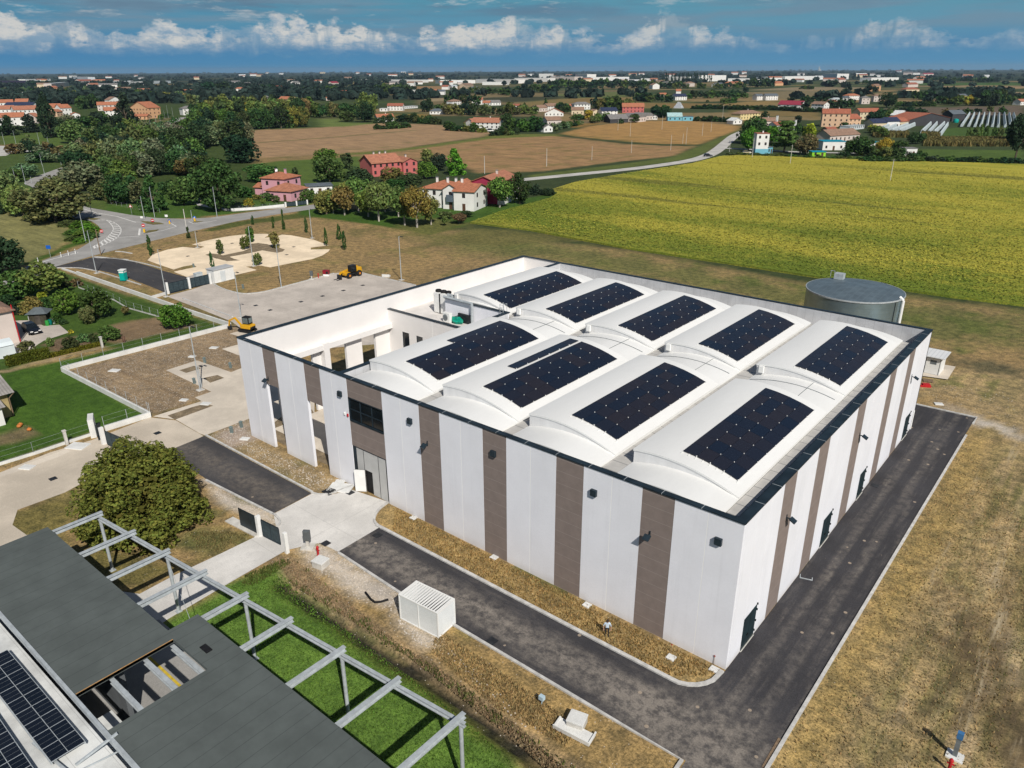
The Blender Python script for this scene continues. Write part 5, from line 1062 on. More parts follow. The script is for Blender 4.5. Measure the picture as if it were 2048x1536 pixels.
# portable toilet
pt = empty('portable_toilet', at('P', 1590, 1480), 'teal portable toilet cabin with white roof on the grass strip', 'toilet cabin', rz=2.2)
M_teal = mat('teal_plastic', (0.0, 0.32, 0.28), 0.5, 0.12, 2)
MB().box(-0.55, 0.55, -0.55, 0.55, 0.1, 2.15).build('cabin', M_teal, pt, bevel=0.04); MB().box(-0.62, 0.62, -0.62, 0.62, 2.15, 2.32).build('roof', M_whitep, pt, bevel=0.05)
MB().box(-0.4, 0.4, -0.57, -0.55, 0.2, 2.0).box(-0.6, -0.555, -0.4, 0.4, 0.2, 1.6).build('door', mat('teal_door', (0.0, 0.38, 0.33), 0.45, 0.1, 2), pt)
MB().box(-0.5, 0.5, -0.575, -0.57, 1.72, 2.02).box(-0.58, -0.57, -0.48, 0.48, 1.72, 2.02).box(-0.48, 0.48, 0.56, 0.57, 1.7, 2.0).box(0.56, 0.57, -0.48, 0.48, 1.7, 2.0).build('vent_panel', M_whitep, pt)
MB().box(-0.6, 0.6, -0.6, 0.6, 0, 0.1).build('skid', M_dark, pt)
# white transformer cabin by the gate
tc_ = empty('transformer_cabin', at('Q', 850, 1310), 'white prefabricated transformer cabin beside the double gate', 'cabin')
qa = at('Q', 745, 1345); qb = at('Q', 965, 1290); d = (qb-qa); tc_.location = qa; tc_.rotation_euler = (0, 0, math.atan2(d.y, d.x)); L = d.length
MB().box(0, L, 0, 2.4, 0, 2.5).build('body', M_whitep, tc_, bevel=0.03); MB().box(-0.12, L+0.12, -0.12, 2.52, 2.5, 2.64).build('roof', mat('grey_roof', (0.42, 0.43, 0.44), 0.7, 0.1, 1), tc_)
MB().box(L*0.3, L*0.55, -0.03, 0, 0.1, 2.1).build('door', mat('pale_door', (0.62, 0.66, 0.68), 0.5, 0.05, 1), tc_); MB().box(-0.2, L+0.2, -0.2, 2.6, -0.1, 0.06).build('plinth', M_conc, tc_)
mb_ = MB().box(-0.75, 0.75, -0.45, 0.45, 0, 1.3).box(-0.8, 0.8, -0.5, 0.5, 1.3, 1.38).box(-.02, .02, -.455, -.45, .1, 1.2).build('meter_cabinet', mat('pale_cabinet', (0.50, 0.55, 0.57), 0.5, 0.08, 1), None); mb_.location = at('Q', 555, 1300); mb_.rotation_euler = (0, 0, tc_.rotation_euler.z); tag(mb_, 'pale grey meter cabinet behind the double gate', 'cabinet')
# white slatted container in front of the hall
co = empty('container', (-22.0, -10.7, 0), 'white container with open slatted roof standing by the asphalt road', 'container')
ka_ = at('', 800, 1237); kb_ = at('', 877, 1277); kc_ = at('', 909, 1250); d = kb_-ka_; co.location = ka_; co.rotation_euler = (0, 0, math.atan2(d.y, d.x)); L = d.length; Wd = 2.05; Hc = 2.3
M_cont = mat('container_white', (0.74, 0.77, 0.78), 0.5, 0.05, 0.8, fine=0.08)
b = MB().box(0.06, L/2-0.02, 0.03, 0.09, 0.1, Hc-0.1).box(L/2+0.02, L-0.06, 0.03, 0.09, 0.1, Hc-0.1).box(0.06, L-0.06, Wd-0.09, Wd-0.03, 0.1, Hc-0.1).box(0.03, 0.09, 0.09, Wd-0.09, 0.1, Hc-0.1).box(L-0.09, L-0.03, 0.09, Wd-0.09, 0.1, Hc-0.1); b.build('wall', M_cont, co)
b = MB()
for x in (0, L-0.1):
    for y in (0, Wd-0.1): b.box(x, x+0.1, y, y+0.1, 0, Hc)
for z in (0, Hc-0.1): b.box(0.1, L-0.1, 0, 0.1, z, z+0.1).box(0.1, L-0.1, Wd-0.1, Wd, z, z+0.1).box(0, 0.1, 0.1, Wd-0.1, z, z+0.1).box(L-0.1, L, 0.1, Wd-0.1, z, z+0.1)
b.box(L/2-0.03, L/2+0.03, -0.005, 0.1, 0.1, Hc-0.1).build('frame', M_whitep, co)
for i in range(15):
    x = 0.2+i*(L-0.4)/14; MB().box(x-0.055, x+0.055, 0.1, Wd-0.1, Hc-0.07, Hc-0.01).build('roof_slat', M_whitep, co)
MB().box(0.1, L-0.1, 0.1, Wd-0.1, 0.02, 0.06).build('floor', M_wood, co)
b = MB().path([tuple(at('6', 540, 425, 0.15)), tuple(at('6', 575, 470, 0.12)), tuple(at('6', 600, 488, 0.12)), tuple(at('6', 635, 485, 0.14)), tuple(at('6', 685, 470, 0.18))], 0.09, 10); tag(b.build('corrugated_pipe', M_black), 'bent black corrugated pipe lying on the gravel by the white container', 'pipe')
# small site things
def simple(name, v, x, y, label, cat, fn, rz=0.0, group=None):
    r = empty(name, tuple(at(v, x, y)), label, cat, group, rz); fn(r); return r
def f_ctrl(r):
    MB().box(-0.12, 0.12, -0.12, 0.12, 0.1, 0.9).build('post', M_conc, r); MB().box(-0.3, 0.3, -0.18, 0.18, 0.75, 1.75).build('cabinet', mat('dark_cabinet', (0.10, 0.11, 0.115), 0.5, 0.15, 2), r, bevel=0.03); MB().box(-0.55, 0.55, -0.5, 0.5, 0, 0.12).build('footing', M_conc, r)
simple('control_pillar', '4', 722, 850, 'dark grey electric control pillar on a white footing at the entrance drive', 'control box', f_ctrl, 0.6)
simple('control_pillar', 'U', 1255, 265, 'dark grey electric control pillar on the grass left of the telehandler', 'control box', f_ctrl, 0.6)
def f_hyd(r):
    MB().lathe([(0.0, 0), (0.14, 0), (0.14, 0.06), (0.09, 0.08), (0.09, 0.75), (0.13, 0.78), (0.12, 0.9), (0.05, 1.0), (0, 1.0)], 12).build('body', M_red, r); MB().tube((-0.2, 0, 0.6), (0.2, 0, 0.6), 0.06).build('outlet', M_red, r)
simple('fire_hydrant', '4', 790, 905, 'red fire hydrant on the gravel by the entrance control pillar', 'hydrant', f_hyd)
simple('fire_hydrant', 'U', 1345, 245, 'red fire hydrant on the grass between control pillar and generator', 'hydrant', f_hyd)
simple('fire_hydrant', '8', 1200, 1550, 'red hydrant post in the field at the bottom right edge', 'hydrant', f_hyd)
def f_gen(r):
    MB().box(-0.6, 0.6, -0.4, 0.4, 0, 0.4).build('base', M_whitep, r); MB().box(-0.65, 0.65, -0.45, 0.45, 0.4, 1.2).build('housing', mat('dark_red_paint', (0.22, 0.01, 0.02), 0.4, 0.1, 2), r, bevel=0.05); MB().box(0.05, 0.5, -0.46, -0.45, 0.5, 1.0).build('grille', M_black, r)
simple('generator', 'U', 1455, 215, 'dark red generator box on a white base next to the telehandler', 'generator', f_gen, 0.6)
def f_blk(s):
    def g(r):
        MB().box(-0.55*s, 0.55*s, -0.5*s, 0.5*s, 0, 0.55*s).build('body', M_conc, r, bevel=0.02); MB().box(-0.58*s, 0.58*s, -0.53*s, 0.53*s, 0.55*s, 0.68*s).build('cover', M_wallw, r, bevel=0.02)
    return g
simple('concrete_chamber', '4', 808, 975, 'white concrete inspection chamber on the gravel beside the asphalt start', 'concrete box', f_blk(1.0), 0.2)
simple('concrete_chamber', 'V', 1020, 690, 'white concrete chamber with lid in the dry grass near the bottom of the picture', 'concrete box', f_blk(1.0), 0.25)
tr_ = MB().box(-1.3, 1.3, -0.45, 0.45, 0.0, 0.1).box(-1.3, 1.3, -0.45, -0.38, 0.1, 0.35).box(-1.3, -1.2, -0.38, 0.45, 0.1, 0.2).box(1.2, 1.3, -0.38, 0.6, 0.1, 0.2).build('concrete_tray', M_wallw); tr_.location = at('V', 965, 850) + Vector((0, 0, 0.1)); tr_.rotation_euler = (0.12, 0, 0.1); tag(tr_, 'broken white concrete trough tipped beside the chamber in the dry grass', 'trough')
pg = MB().box(-0.8, 0.8, -0.4, 0.4, 0, 0.35).box(-0.8, 0.8, -0.35, -0.3, 0.35, 0.6).build('concrete_tray', M_wallw); pg.location = at('U', 2270, 230); pg.rotation_euler = (0, 0, 0.5); tag(pg, 'small white trough on the grass right of the telehandler', 'trough')
st = MB().tube((0, 0, 0), (0, 0, 0.7), 0.03).box(-0.18, 0.18, -0.14, 0.14, 0.45, 0.75).build('valve_post', mat('pale_blue_box', (0.45, 0.58, 0.66), 0.5, 0.1, 2)); st.location = at('V', 330, 285); tag(st, 'small pale blue valve box on a stake in the dry grass', 'valve post')
bs = empty('blue_post', tuple(at('8', 1228, 1480)), 'dark post with blue top on a white footing in the right field', 'post'); MB().box(-0.13, 0.13, -0.1, 0.1, 0.05, 1.5).build('shaft', M_grey, bs); MB().box(-0.17, 0.17, -0.14, 0.14, 1.5, 1.95).build('head', mat('blue_top', (0.05, 0.16, 0.34), 0.4, 0.1, 2), bs); MB().box(-0.45, 0.5, -0.4, 0.4, 0, 0.1).build('footing', M_wallw, bs)
def marker(v, x, y, label):
    r = empty('survey_marker', tuple(at(v, x, y)), label, 'survey marker', 'white survey slabs along the facade'); MB().box(-0.3, 0.3, -0.27, 0.27, 0, 0.1).build('slab', M_wallw, r); MB().tube((-0.25, 0.45, 0), (-0.25, 0.45, 0.85), 0.018, n=5).build('stake', M_wood, r); MB().box(-0.3, -0.2, 0.44, 0.46, 0.7, 0.82).build('tape', M_red, r)
for v, x, y, l_ in (('4', 1425, 655, 'nearest the entrance gate'), ('4', 1963, 920, 'under the second taupe stripe'), ('7', 350, 955, 'behind the person'), ('7', 866, 1277, 'between the person and hall corner'), ('7', 1130, 1350, 'at the near corner of the hall')):
    marker(v, x, y, 'white slab with thin stake on the grass strip, ' + l_)
def drain(v, x, y, label, s=0.35):
    o = MB().box(-s, s, -s, s, 0.0, 0.03).build('drain_cover', M_dark); o.location = at(v, x, y); o.location.z = 0.015; tag(o, label, 'drain cover', 'drain covers')
for v, x, y, l_ in (('4', 1185, 770, 'at the start of the front asphalt road'), ('4', 840, 825, 'on the apron by the control pillar'), ('4', 1002, 486, 'brown one by the open gate leaf'), ('6', 1340, 735, 'by the kerb right of the white container'),
                    ('C', 1152, 828, 'on the beige drive inside the gate'), ('C', 388, 1162, 'on the beige drive before the gate'), ('U', 488, 622, 'leftmost in the yard'), ('U', 685, 685, 'nearest the hall in the yard'), ('U', 1105, 572, 'middle of the yard'),
                    ('U', 1400, 494, 'right of the middle in the yard'), ('U', 1685, 418, 'below the telehandler'), ('U', 1950, 347, 'rightmost in the yard'), ('Q', 935, 892, 'far left in the gravel parking'), ('Q', 430, 1038, 'near left in the gravel parking'), ('Q', 1635, 932, 'far right in the gravel parking'), ('Q', 1555, 1022, 'near right in the gravel parking'), ('8', 845, 172, 'by the third door on the side road')):
    drain(v, x, y, 'dark square drain cover ' + l_)
def bollard(v, x, y, label):
    o = MB().box(-0.14, 0.14, -0.14, 0.14, 0, 0.75).box(-0.17, 0.17, -0.17, 0.17, 0.75, 0.82).build('conduit_stub', mat('green_grey_plastic', (0.17, 0.22, 0.22), 0.6, 0.2, 3)); o.location = at(v, x, y); o.rotation_euler = (0.1, 0, 0.4); tag(o, label, 'conduit stub', 'grey conduit stubs')
for v, x, y, l_ in (('C', 1697, 825, 'on the gravel heap by the hall corner, left one'), ('C', 1768, 785, 'on the gravel heap by the hall corner, right one'), ('C', 1688, 350, 'beside the concrete path near the hall'), ('C', 1500, 312, 'at the corner of the concrete beds'), ('C', 1425, 465, 'at the left rim of the concrete beds'), ('Q', 500, 1165, 'in the gravel parking near the cabinet'), ('Q', 1062, 1405, 'on the grass beside the yard')):
    bollard(v, x, y, 'small grey conduit stub ' + l_)
def slab(v, x, y, label, sx=0.6, sy=0.4, rz=0.5, h=0.12):
    o = MB().box(-sx, sx, -sy, sy, 0, h).build('concrete_slab', M_wallw, None, bevel=0.02); o.location = at(v, x, y); o.rotation_euler = (0, 0, rz); tag(o, label, 'slab', 'loose concrete slabs')
for v, x, y, l_, sx in (('C', 838, 372, 'at the head of the trench', 0.7), ('C', 1345, 588, 'at the lower end of the trench', 0.5), ('C', 1405, 270, 'beside the tall lamp post', 0.5), ('C', 1565, 205, 'on the earth near the hall', 0.6), ('C', 570, 925, 'beside the old gate post', 1.1),
                        ('4', 940, 455, 'large, beside the open gate leaf', 1.2), ('4', 935, 415, 'small, against the facade', 0.5), ('4', 300, 128, 'by the front left corner of the hall', 0.5), ('G', 1465, 985, 'on the earth by the end of the side road', 0.5), ('C', 1505, 615, 'in the long soil bed', 0.6), ('C', 200, 1080, 'on the kerb strip of the drive', 0.7)):
    slab(v, x, y, 'loose white concrete slab ' + l_, sx, sx*0.7)
gr = MB()
for i in range(4):
    for j in range(5): gr.box(-0.55+i*0.3, -0.37+i*0.3, -0.5+j*0.2, -0.42+j*0.2, 0.05*i, 0.12+0.05*i)
gr.box(-0.6, 0.6, -0.55, 0.55, 0, 0.05); g_o = gr.build('cable_reel_grid', M_dark); g_o.location = at('4', 865, 478); tag(g_o, 'dark pile of plastic grids beside the entrance drive', 'grid pile')
# garden things
sh = empty('garden_shed', tuple(at('S', 530, 1060)), 'small dark wooden garden shed with grey hipped roof', 'shed', rz=0.9)
MB().box(-1.3, 1.3, -1.1, 1.1, 0, 1.9).build('wall', mat('dark_shed_wood', (0.05, 0.045, 0.03), 0.9, 0.3, 2), sh); MB().add([(-1.7, -1.5, 1.9), (1.7, -1.5, 1.9), (1.7, 1.5, 1.9), (-1.7, 1.5, 1.9), (-0.5, 0, 2.75), (0.5, 0, 2.75)], [(0, 1, 5, 4), (1, 2, 5), (2, 3, 4, 5), (3, 0, 4), (3, 2, 1, 0)]).build('roof', mat('shed_roof', (0.10, 0.12, 0.13), 0.8, 0.15, 2), sh); MB().box(-0.4, 0.4, -1.13, -1.1, 0, 1.7).build('door', mat('shed_door', (0.07, 0.06, 0.05), 0.9, 0.3, 2), sh)
for x, y, l_, m_ in ((612, 1095, 'bright green barrel beside the garden shed', (0.03, 0.28, 0.05)), (648, 1082, 'dark teal barrel beside the garden shed', (0.0, 0.15, 0.13)), (395, 1035, 'white water tub left of the garden shed', (0.6, 0.6, 0.58)), (690, 1065, 'pale grey gas bottle right of the garden shed', (0.5, 0.52, 0.5))):
    o = MB().lathe([(0, 0), (0.28, 0), (0.32, 0.4), (0.28, 0.85), (0.25, 0.88), (0, 0.88)], 14).build('barrel', mat('barrel_'+l_.split()[0]+l_.split()[1], m_, 0.5, 0.1, 2)); o.location = at('S', x, y); tag(o, l_, 'barrel')
o = MB().box(-0.9, 0.9, -0.04, 0.04, 0, 1.0).build('trellis_panel', M_wood); o.location = at('S', 745, 1400); tag(o, 'bundle of bean poles in the vegetable bed', 'bean poles')
for i, (x, y) in enumerate([(300, 1190), (318, 1165), (455, 1240)]):
    b = MB(); b.blob((0, 0, 0.2), (0.28, 0.28, 0.2), 10, 6, jit=0.1); b.tube((0, 0, .38), (0.03, 0, .48), .03, n=5); o = b.build('pumpkin', mat('pumpkin_skin', (0.50, 0.17, 0.04), 0.6, 0.15, 3)); o.location = at('T', x, y); tag(o, 'orange pumpkin ' + ['at the left of the vegetable bed', 'behind another pumpkin by the path', 'at the corner of the vegetable bed'][i], 'pumpkin', 'pumpkins')
for i, (x0, y0, x1, y1, rs, lab) in enumerate([(560, 250, 700, 470, 0, 'red and white')][:0]): pass
b = MB()
for a_ in (0.0, 0.35): b.bar(at('S', 1575+a_*60, 1310), at('S', 1575+a_*60, 1310) + Vector((0.1, 0.1, 1.0)), 0.12, 0.12)
tag(b.build('rusty_stakes', mat('rusty_steel', (0.16, 0.08, 0.06), 0.8, 0.3, 4)), 'pair of rusty stakes at the edge of the ploughed garden bed', 'stakes')
tag(MB().bar(at('8', 305, 1536), at('8', 385, 1395), 0.2, 0.1).bar(at('8', 322, 1540), at('8', 396, 1410), 0.12, 0.12).build('timber_planks', M_wood), 'weathered planks lying along the kerb at the bottom of the side road', 'planks')
b = MB().box(-0.5, 0.5, -0.03, 0.03, 0.02, 0.08).box(-0.5, -0.44, .03, 0.5, 0.02, 0.08).box(0.44, 0.5, .03, 0.35, 0.02, 0.08); o = b.build('metal_bracket', M_galv); o.location = at('8', 512, 625); o.rotation_euler = (0, 0, 0.3); tag(o, 'small U shaped metal bracket lying on the side road', 'bracket')
# ================================================================== PERSON
pe = empty('person', tuple(at('', 1213.5, 1272)), 'person in pale blue shirt and dark trousers standing on the golden grass strip', 'person', rz=0.6)
J = {'pel': (0, 0, .80), 'sp': (0, -.01, .98), 'ch': (0, -.03, 1.18), 'ne': (0, -.07, 1.33), 'hd': (0, -.11, 1.43), 'ht': (0, -.12, 1.56)}
E_ = [('pel', 'sp'), ('sp', 'ch'), ('ch', 'ne'), ('ne', 'hd'), ('hd', 'ht')]; RAD = {'pel': .14, 'sp': .125, 'ch': .15, 'ne': .06, 'hd': .095, 'ht': .075}
for s_, n in ((-1, 'l'), (1, 'r')):
    J.update({n+'s': (s_*.18, -.03, 1.24), n+'e': (s_*.27, -.04, 1.0), n+'w': (s_*.27, -.14, .80), n+'h': (s_*.27, -.17, .74), n+'hip': (s_*.09, 0, .76), n+'k': (s_*.11, -.04, .44), n+'a': (s_*.12, .02, .09), n+'t': (s_*.13, -.14, .04)})
    RAD.update({n+'s': .065, n+'e': .045, n+'w': .03, n+'h': .035, n+'hip': .09, n+'k': .06, n+'a': .045, n+'t': .04})
    E_ += [('ch', n+'s'), (n+'s', n+'e'), (n+'e', n+'w'), (n+'w', n+'h'), ('pel', n+'hip'), (n+'hip', n+'k'), (n+'k', n+'a'), (n+'a', n+'t')]
    for f_ in range(5):
        fx = s_*(.27+(-.02+.012*f_ if f_ < 4 else -.045)); a, c = (n+'f%da' % f_, n+'f%db' % f_); ln = (.06, .07, .065, .05, .03)[f_]
        J[a] = (fx, -.19, .715); J[c] = (fx, -.20, .715-ln); RAD[a] = .009; RAD[c] = .007; E_ += [(n+'h', a), (a, c)]
ks = list(J); me = bpy.data.meshes.new('body'); me.from_pydata([J[k] for k in ks], [(ks.index(a), ks.index(b)) for a, b in E_], [])
o = bpy.data.objects.new('body', me); link(o, pe); md = o.modifiers.new('skin', 'SKIN')
sk = me.skin_vertices[0].data if me.skin_vertices else me.skin_vertices.new().data if hasattr(me.skin_vertices, 'new') else None
if sk is None: me.attributes
for i, k in enumerate(ks):
    sk[i].radius = (RAD[k], RAD[k]*0.85); sk[i].use_root = (k == 'pel')
md2 = o.modifiers.new('smooth', 'SUBSURF'); md2.levels = 1; md2.render_levels = 1
m = bpy.data.materials.new('clothed_body'); m.use_nodes = True; t = NT(m.node_tree); m.node_tree.nodes.clear()
z_ = t.n('ShaderNodeSeparateXYZ', {0: t.n('ShaderNodeTexCoord').outputs['Object']}).outputs; ax_ = t.m('ABSOLUTE', z_[0])
c = t.mix(t.m('GREATER_THAN', z_[2], 0.84), (0.012, 0.014, 0.02), (0.50, 0.60, 0.70)); c = t.mix(t.m('GREATER_THAN', z_[2], 1.33), c, (0.42, 0.24, 0.17))
c = t.mix(t.m('MULTIPLY', t.m('GREATER_THAN', ax_, 0.215), t.m('LESS_THAN', z_[2], 0.98)), c, (0.42, 0.24, 0.17))
b = t.n('ShaderNodeBsdfPrincipled', {'Base Color': c, 'Roughness': 0.8}); t.n('ShaderNodeOutputMaterial', {0: b.outputs[0]}); me.materials.append(m)
MB().lathe([(.0, 1.60), (.07, 1.585), (.1, 1.53), (.1, 1.46), (.085, 1.44)], 12, M=Matrix.Translation((0, -.10, 0))).build('hair', mat('dark_hair', (0.03, 0.02, 0.015), 0.7, 0.2, 9), pe)
fm = MB(); fm.blob((0, -.215, 1.475), (.014, .02, .022), 6, 4); fm.build('nose', mat('skin', (0.42, 0.24, 0.17), 0.6, 0.05, 3), pe)
for sx in (-.035, .035): fe = MB(); fe.blob((sx, -.20, 1.50), .012, 6, 4); fe.build('eye', M_dark, pe)
# ================================================================== HOUSES
WALLC = {'white': (0.74, 0.73, 0.70), 'cream': (0.62, 0.52, 0.36), 'pink': (0.62, 0.33, 0.38), 'red': (0.50, 0.14, 0.13), 'ochre': (0.64, 0.43, 0.28), 'yellow': (0.66, 0.55, 0.28), 'grey': (0.42, 0.42, 0.41), 'tan': (0.45, 0.34, 0.24), 'dark': (0.05, 0.05, 0.055),
         'crimson': (0.30, 0.03, 0.07), 'blue': (0.16, 0.42, 0.52), 'orange': (0.62, 0.36, 0.20), 'purple': (0.030, 0.024, 0.05), 'lime': (0.25, 0.55, 0.03), 'rose': (0.60, 0.52, 0.47), 'pale': (0.56, 0.60, 0.62)}
ROOFC = {'terra': (0.39, 0.165, 0.10), 'orange': (0.40, 0.155, 0.085), 'brick': (0.31, 0.11, 0.07), 'grey': (0.20, 0.19, 0.185), 'slate': (0.11, 0.13, 0.15), 'brown': (0.27, 0.17, 0.12), 'solar': (0.025, 0.035, 0.075), 'crimson': (0.28, 0.035, 0.06), 'teal': (0.0, 0.25, 0.36),
         'white': (0.66, 0.67, 0.67), 'pale': (0.40, 0.44, 0.45), 'purple': (0.028, 0.022, 0.05), 'rust': (0.35, 0.12, 0.07), 'lightblue': (0.36, 0.52, 0.52)}
def wallm(k): return mat('house_wall_'+k, WALLC[k], 0.85, 0.06, 0.3)
def roofm(k, ax): return ribbed('tiles_%s_%d' % (k, ax), ROOFC[k], ax, 0.55, 0.28, 0.8, var=0.22, duty=0.35, scale=0.9)
HN = 0
def roof_mesh(L, D, h, kind, rh, ov=0.45):
    b = MB(); x0, x1, y0, y1 = -ov, L+ov, -ov, D+ov; th = 0.16
    if kind == 'gx':
        r = h+rh; my = D/2; zz = h-rh*ov/(D/2)
        for a, c in ((y0, my), (y1, my)):
            vs = [(x0, a, zz), (x1, a, zz), (x1, c, r), (x0, c, r)]; vs += [(x, y, z+th) for x, y, z in vs]
            f = [(3, 2, 1, 0), (4, 5, 6, 7), (0, 1, 5, 4), (1, 2, 6, 5), (2, 3, 7, 6), (3, 0, 4, 7)]; b.add(vs, f if a < c else [q[::-1] for q in f])
    elif kind == 'gy':
        r = h+rh; mx_ = L/2; zz = h-rh*ov/(L/2)
        for a, c in ((x0, mx_), (x1, mx_)):
            vs = [(a, y0, zz), (a, y1, zz), (c, y1, r), (c, y0, r)]; vs += [(x, y, z+th) for x, y, z in vs]
            f = [(0, 1, 2, 3), (7, 6, 5, 4), (4, 5, 1, 0), (5, 6, 2, 1), (6, 7, 3, 2), (7, 4, 0, 3)]; b.add(vs, f if a < c else [q[::-1] for q in f])
    elif kind == 'h':
        i = min(D/2, L/2)
        if L >= D: R0, R1 = (x0+i+ov*0, D/2, h+rh), (x1-i, D/2, h+rh)
        else: R0, R1 = (L/2, y0+i, h+rh), (L/2, y1-i, h+rh)
        z = h
        vs = [(x0, y0, z), (x1, y0, z), (x1, y1, z), (x0, y1, z), R0, R1]
        fs = [(0, 1, 5, 4), (1, 2, 5), (2, 3, 4, 5), (3, 0, 4)] if L >= D else [(0, 1, 4), (1, 2, 5, 4), (2, 3, 5), (3, 0, 4, 5)]
        vs += [(x, y, z-0.14) for x, y, z in vs[:4]]; fs += [(6, 7, 1, 0), (7, 8, 2, 1), (8, 9, 3, 2), (9, 6, 0, 3), (9, 8, 7, 6)]
        b.add(vs, fs)
    elif kind == 'arc':
        N = 10; pr = [(L/2-(L/2+.2)*math.cos(math.pi*i/N), h+rh*math.sin(math.pi*i/N)) for i in range(N+1)]
        b.add([(x, y, z) for y in (-.1, D+.1) for x, z in pr], [(i, i+1, N+2+i, N+1+i) for i in range(N)]+[tuple(range(N, -1, -1)), tuple(range(N+1, 2*N+2))])
    else: b.box(-0.2, L+0.2, -0.2, D+0.2, h, h+0.25)
    return b
def house(v, a, b_, D, h, kind, roof, wall, label, cat='house', rh=None, win=None, chim=1, name='house', group=None, floors=None, door=True, parent=None, Lmax=None):
    A_ = at(v, *a); B_ = at(v, *b_); d = B_-A_; L = max(2.0, d.length)
    if Lmax: L = min(L, Lmax)
    root = empty(name, tuple(A_), label, cat, group, math.atan2(d.y, d.x))
    return house_at(root, L, D, h, kind, roof, wall, rh, win, chim, floors, door, dist(A_))
def house_at(root, L, D, h, kind, roof, wall, rh=None, win=None, chim=1, floors=None, door=True, far_=100, ox=0.0, oy=0.0):
    if rh is None: rh = {'gx': D*0.26, 'gy': L*0.22, 'h': min(L, D)*0.23, 'arc': L*0.28}.get(kind, 0.2)
    b = MB()
    if kind == 'gx': b.add([(0, 0, -.2), (L, 0, -.2), (L, D, -.2), (0, D, -.2), (0, 0, h), (L, 0, h), (L, D, h), (0, D, h), (0, D/2, h+rh-.05), (L, D/2, h+rh-.05)], [(0, 1, 5, 4), (1, 2, 6, 9, 5), (2, 3, 7, 6), (3, 0, 4, 8, 7), (4, 5, 9, 8), (6, 7, 8, 9)])
    elif kind == 'gy': b.add([(0, 0, -.2), (L, 0, -.2), (L, D, -.2), (0, D, -.2), (0, 0, h), (L, 0, h), (L, D, h), (0, D, h), (L/2, 0, h+rh-.05), (L/2, D, h+rh-.05)], [(0, 1, 5, 8, 4), (1, 2, 6, 5), (2, 3, 7, 9, 6), (3, 0, 4, 7), (4, 8, 9, 7), (5, 6, 9, 8)])
    else: b.box(0, L, 0, D, -.2, h)
    O = Vector((ox, oy, 0))
    w_ = b.build('wall', wallm(wall), root); w_.location = O
    r_ = roof_mesh(L, D, h, kind, rh).build('roof', roofm(roof, 0 if kind in ('gx', 'h', 'f') else 1), root); r_.location = O
    for i in range(chim):
        cx = L*(0.3+0.4*i/(max(1, chim-1)) if chim > 1 else 0.6); zc = h+rh
        c_ = MB().box(cx-.3, cx+.3, D*.5+.2, D*.5+.75, zc-.8, zc+.9).build('chimney', wallm(wall if wall in ('white', 'pink') else 'rose'), r_)
        MB().box(cx-.4, cx+.4, D*.5+.1, D*.5+.85, zc+.9, zc+1.02).build('chimney_cap', M_grey, c_)
    fl = floors or max(1, int(round(h/3.0)))
    nw = win if win is not None else max(2, int(L/3.2))
    if nw and far_ < 1200:
        ms = MB().box(-.48, .48, -.05, .02, -.65, .65).mesh('window', mat('window_dark', (0.035, 0.03, 0.03), 0.3, 0.4, 3))
        for f in range(fl):
            zc = 1.6+f*(h/fl)
            for i in range(nw):
                x = L*(i+.5)/nw
                if door and f == 0 and i == nw//2:
                    q = MB().box(x-.5, x+.5, -.05, .02, 0, 2.1).build('door', mat('door_brown', (0.10, 0.05, 0.03), 0.6, 0.2, 2), root); q.location = O; continue
                q = bpy.data.objects.new('window', ms); link(q, root); q.location = O+Vector((x, 0, zc))
            ns = max(1, int(D/4))
            for i in range(ns):
                q = bpy.data.objects.new('window', ms); link(q, root); q.location = O+Vector((L, D*(i+.5)/ns, zc)); q.rotation_euler = (0, 0, math.pi/2)
    return root
# --- the pink house
ph = empty('pink_house', (0, 0, 0), 'pink two storey house with hipped terracotta roof and low front wing', 'house')
pa = at('Q', 1165, 365); pb = at('Q', 1580, 405); pc = at('Q', 1800, 390)
ph.location = at('Q', 1330, 400); dv = at('Q', 1590, 412)-at('Q', 1310, 395); ph.rotation_euler = (0, 0, math.atan2(dv.y, dv.x)); wl = dv.length
house_at(ph, wl, 9.5, 3.2, 'h', 'terra', 'pink', 2.0, 2, 0, 1, True, 100)
house_at(ph, 9.0, 9.0, 6.3, 'h', 'orange', 'pink', 1.6, 2, 2, 2, False, 100, ox=-5.2, oy=5.0)
house_at(ph, 5.0, 5.5, 2.8, 'gx', 'orange', 'pink', 1.0, 0, 0, 1, False, 100, ox=-10.2, oy=7.5)
dish = MB().lathe([(0, 0), (.3, .05), (.5, .18)], 14, M=Matrix.Translation((-1.5, 9, 8.3)) @ Matrix.Rotation(1.0, 4, 'X')).build('satellite_dish', M_whitep, ph)
ann = house('Q', (1800, 345), (2080, 330), 7, 3.0, 'h', 'slate', 'white', 'white bungalow with flat grey roof beside the pink house', rh=0.5, win=3, chim=0)
# --- the red farmhouse
rh_ = empty('red_house', (0, 0, 0), 'red farmhouse with long terracotta roof and several chimneys', 'house')
a_ = at('R', 395, 250); b__ = at('R', 700, 262); c__ = at('R', 842, 235)
rh_.location = at('R', 470, 285); dv = at('R', 730, 262)-at('R', 470, 285); rh_.rotation_euler = (0, 0, math.atan2(dv.y, dv.x)); LL = dv.length
house_at(rh_, LL, 11, 5.2, 'gx', 'terra', 'red', 2.7, 5, 3, 2, True, 100)
house_at(rh_, 6.5, 9, 5.0, 'gy', 'terra', 'red', 1.3, 2, 1, 2, False, 100, ox=LL, oy=-1.5)
